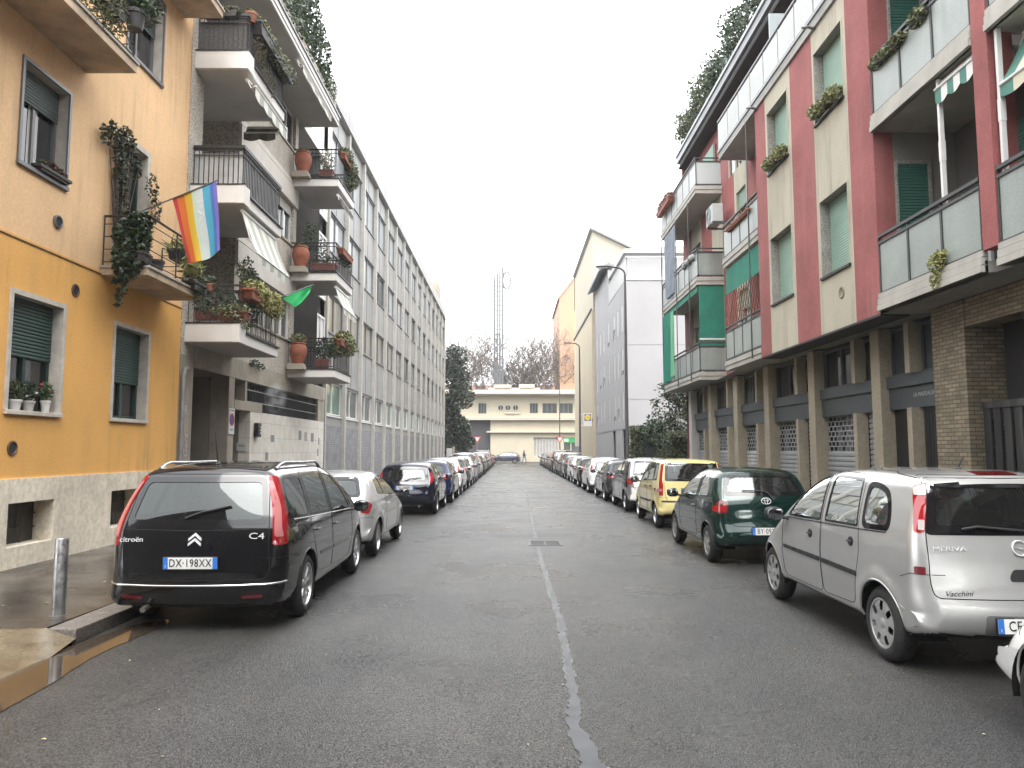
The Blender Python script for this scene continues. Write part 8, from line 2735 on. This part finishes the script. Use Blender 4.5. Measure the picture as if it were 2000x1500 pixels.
# red building
for (y, z, lab) in ((16.76, 8.5, 'succulents in the window box of the farther upper mint window'), (13.98, 8.5, 'succulents in the window box of the nearer upper mint window')):
    plant('window_box', lab, 'window box', (6.13, y, z), [(-.02, -.38, .05, .15, .28, .12), (-.02, .05, .03, .14, .30, .11), (-.02, .42, .07, .14, .26, .15), (-.08, -.5, -.08, .10, .2, .10), (-.07, .2, -.06, .09, .35, .08)], 1100, .07, 'box', 'window boxes of the red building', pot=('box', .12, 1.05, .08), potmat=M_POTG, extra=('lime', 420, .06))
plant('rail_succulent', 'pale succulents lying along the upper near balcony rail', 'plant', (6.2, 11.6, 8.28), [(-.02, .3, .03, .13, .38, .12), (-.02, -.15, .02, .13, .35, .11)], 620, .08, 'box', pot=('box', .1, .8, .06), potmat=M_POTG)
plant('rail_succulent', 'small tuft of pale succulents nearer the red column on the upper rail', 'plant', (6.2, 10.75, 8.3), [(-.02, 0, .04, .12, .25, .13)], 320, .08, 'box', pot=('box', .1, .4, .06), potmat=M_POTG)
plant('hanging_succulent', 'pale flowering succulent hanging out under the near glazed parapet', 'plant', (6.14, 10.5, 4.42), [(0, .05, .05, .10, .18, .14), (0, .08, -.18, .08, .12, .16), (0, -.05, .12, .09, .14, .10)], 520, .055, 'lime', droop=.4, extra=('white', 50, .035))
plant('palm_plant', 'spiky palm behind the near glazed parapet', 'palm', (6.75, 10.1, 5.35), [(0, 0, .1, .22, .3, .22)], 60, .55, 'green', pot=('round', .18, .5), potmat=M_POTG, asp=.08, stems=2)
plant('geranium_planter', 'red flowering planters on the topmost far balcony rail', 'planter', (6.05, 28.7, 11.42), [(0, -.6, .1, .16, .6, .16), (0, .5, .12, .16, .7, .18)], 520, .08, 'dark', pot=('box', .22, 2.4, .18), potmat=M_TERRA, extra=('bloom', 320, .08), stems=10)
plant('balcony_pots', 'dark plants between the rails of the middle balcony', 'plant', (6.22, 19.9, 8.05), [(0, -.5, .05, .1, .4, .12), (0, .6, .05, .1, .4, .1)], 220, .07, 'dry', pot=('box', .16, 2, .08), potmat=M_TERRA)
t = thing('laundry', 'pale laundry bundled over the rail of the far middle balcony', 'laundry', (6.2, 25.6, 8.3))
m = MB()
for i in range(5):
    m.blob((6.22, 25.0 + i * .3, 8.33 + .05 * (i % 2)), (.12, .2, .12), p=2.4)
obj('cloth', m, pm('grey_print_cloth', (.30, .30, .29), .9, noise=(20, .6)), t, smooth=True)
# ---------------------------------------------------------------- a puff of steam by the barred window, and the damp air
def volume_box(name, b, dens, noise=None, col=(.9, .92, .94)):
    m = MB().box(*b)
    mat = bpy.data.materials.new(name + '_air')
    mat.use_nodes = True
    N, Lk = mat.node_tree.nodes, mat.node_tree.links
    for n in list(N):
        if n.type == 'BSDF_PRINCIPLED':
            N.remove(n)
    v = N.new('ShaderNodeVolumePrincipled')
    v.inputs['Color'].default_value = (*col, 1)
    v.inputs['Density'].default_value = dens
    v.inputs['Anisotropy'].default_value = .2
    Lk.new(v.outputs[0], [n for n in N if n.type == 'OUTPUT_MATERIAL'][0].inputs['Volume'])
    o = obj(name, m, mat)
    o['kind'] = 'stuff'
    return o, mat, v
o, mat, v = volume_box('steam', (-6.95, -6.3, 20.2, 21.3, 2.75, 3.75), 3.0)
N, Lk = mat.node_tree.nodes, mat.node_tree.links
tc = N.new('ShaderNodeTexCoord')
n1 = N.new('ShaderNodeTexNoise')
n1.inputs['Scale'].default_value = 3.2
n1.inputs['Detail'].default_value = 3
Lk.new(tc.outputs['Object'], n1.inputs['Vector'])
gr = N.new('ShaderNodeTexGradient')
gr.gradient_type = 'SPHERICAL'
mp = N.new('ShaderNodeMapping')
mp.vector_type = 'TEXTURE'
mp.inputs['Location'].default_value = (-6.62, 20.75, 3.22)
mp.inputs['Scale'].default_value = (.32, .5, .5)
Lk.new(tc.outputs['Object'], mp.inputs['Vector'])
Lk.new(mp.outputs[0], gr.inputs['Vector'])
mr_ = N.new('ShaderNodeMapRange')
mr_.inputs['From Min'].default_value = .42
mr_.inputs['From Max'].default_value = .68
Lk.new(n1.outputs['Fac'], mr_.inputs['Value'])
mu = N.new('ShaderNodeMath')
mu.operation = 'MULTIPLY'
Lk.new(mr_.outputs[0], mu.inputs[0])
Lk.new(gr.outputs[1], mu.inputs[1])
m2 = N.new('ShaderNodeMath')
m2.operation = 'MULTIPLY'
m2.inputs[1].default_value = 5.0
Lk.new(mu.outputs[0], m2.inputs[0])
Lk.new(m2.outputs[0], v.inputs['Density'])
HAZE = 1
if HAZE:
    o, mat, v = volume_box('haze', (-130, 130, -60, 230, -1, 46), .0006)
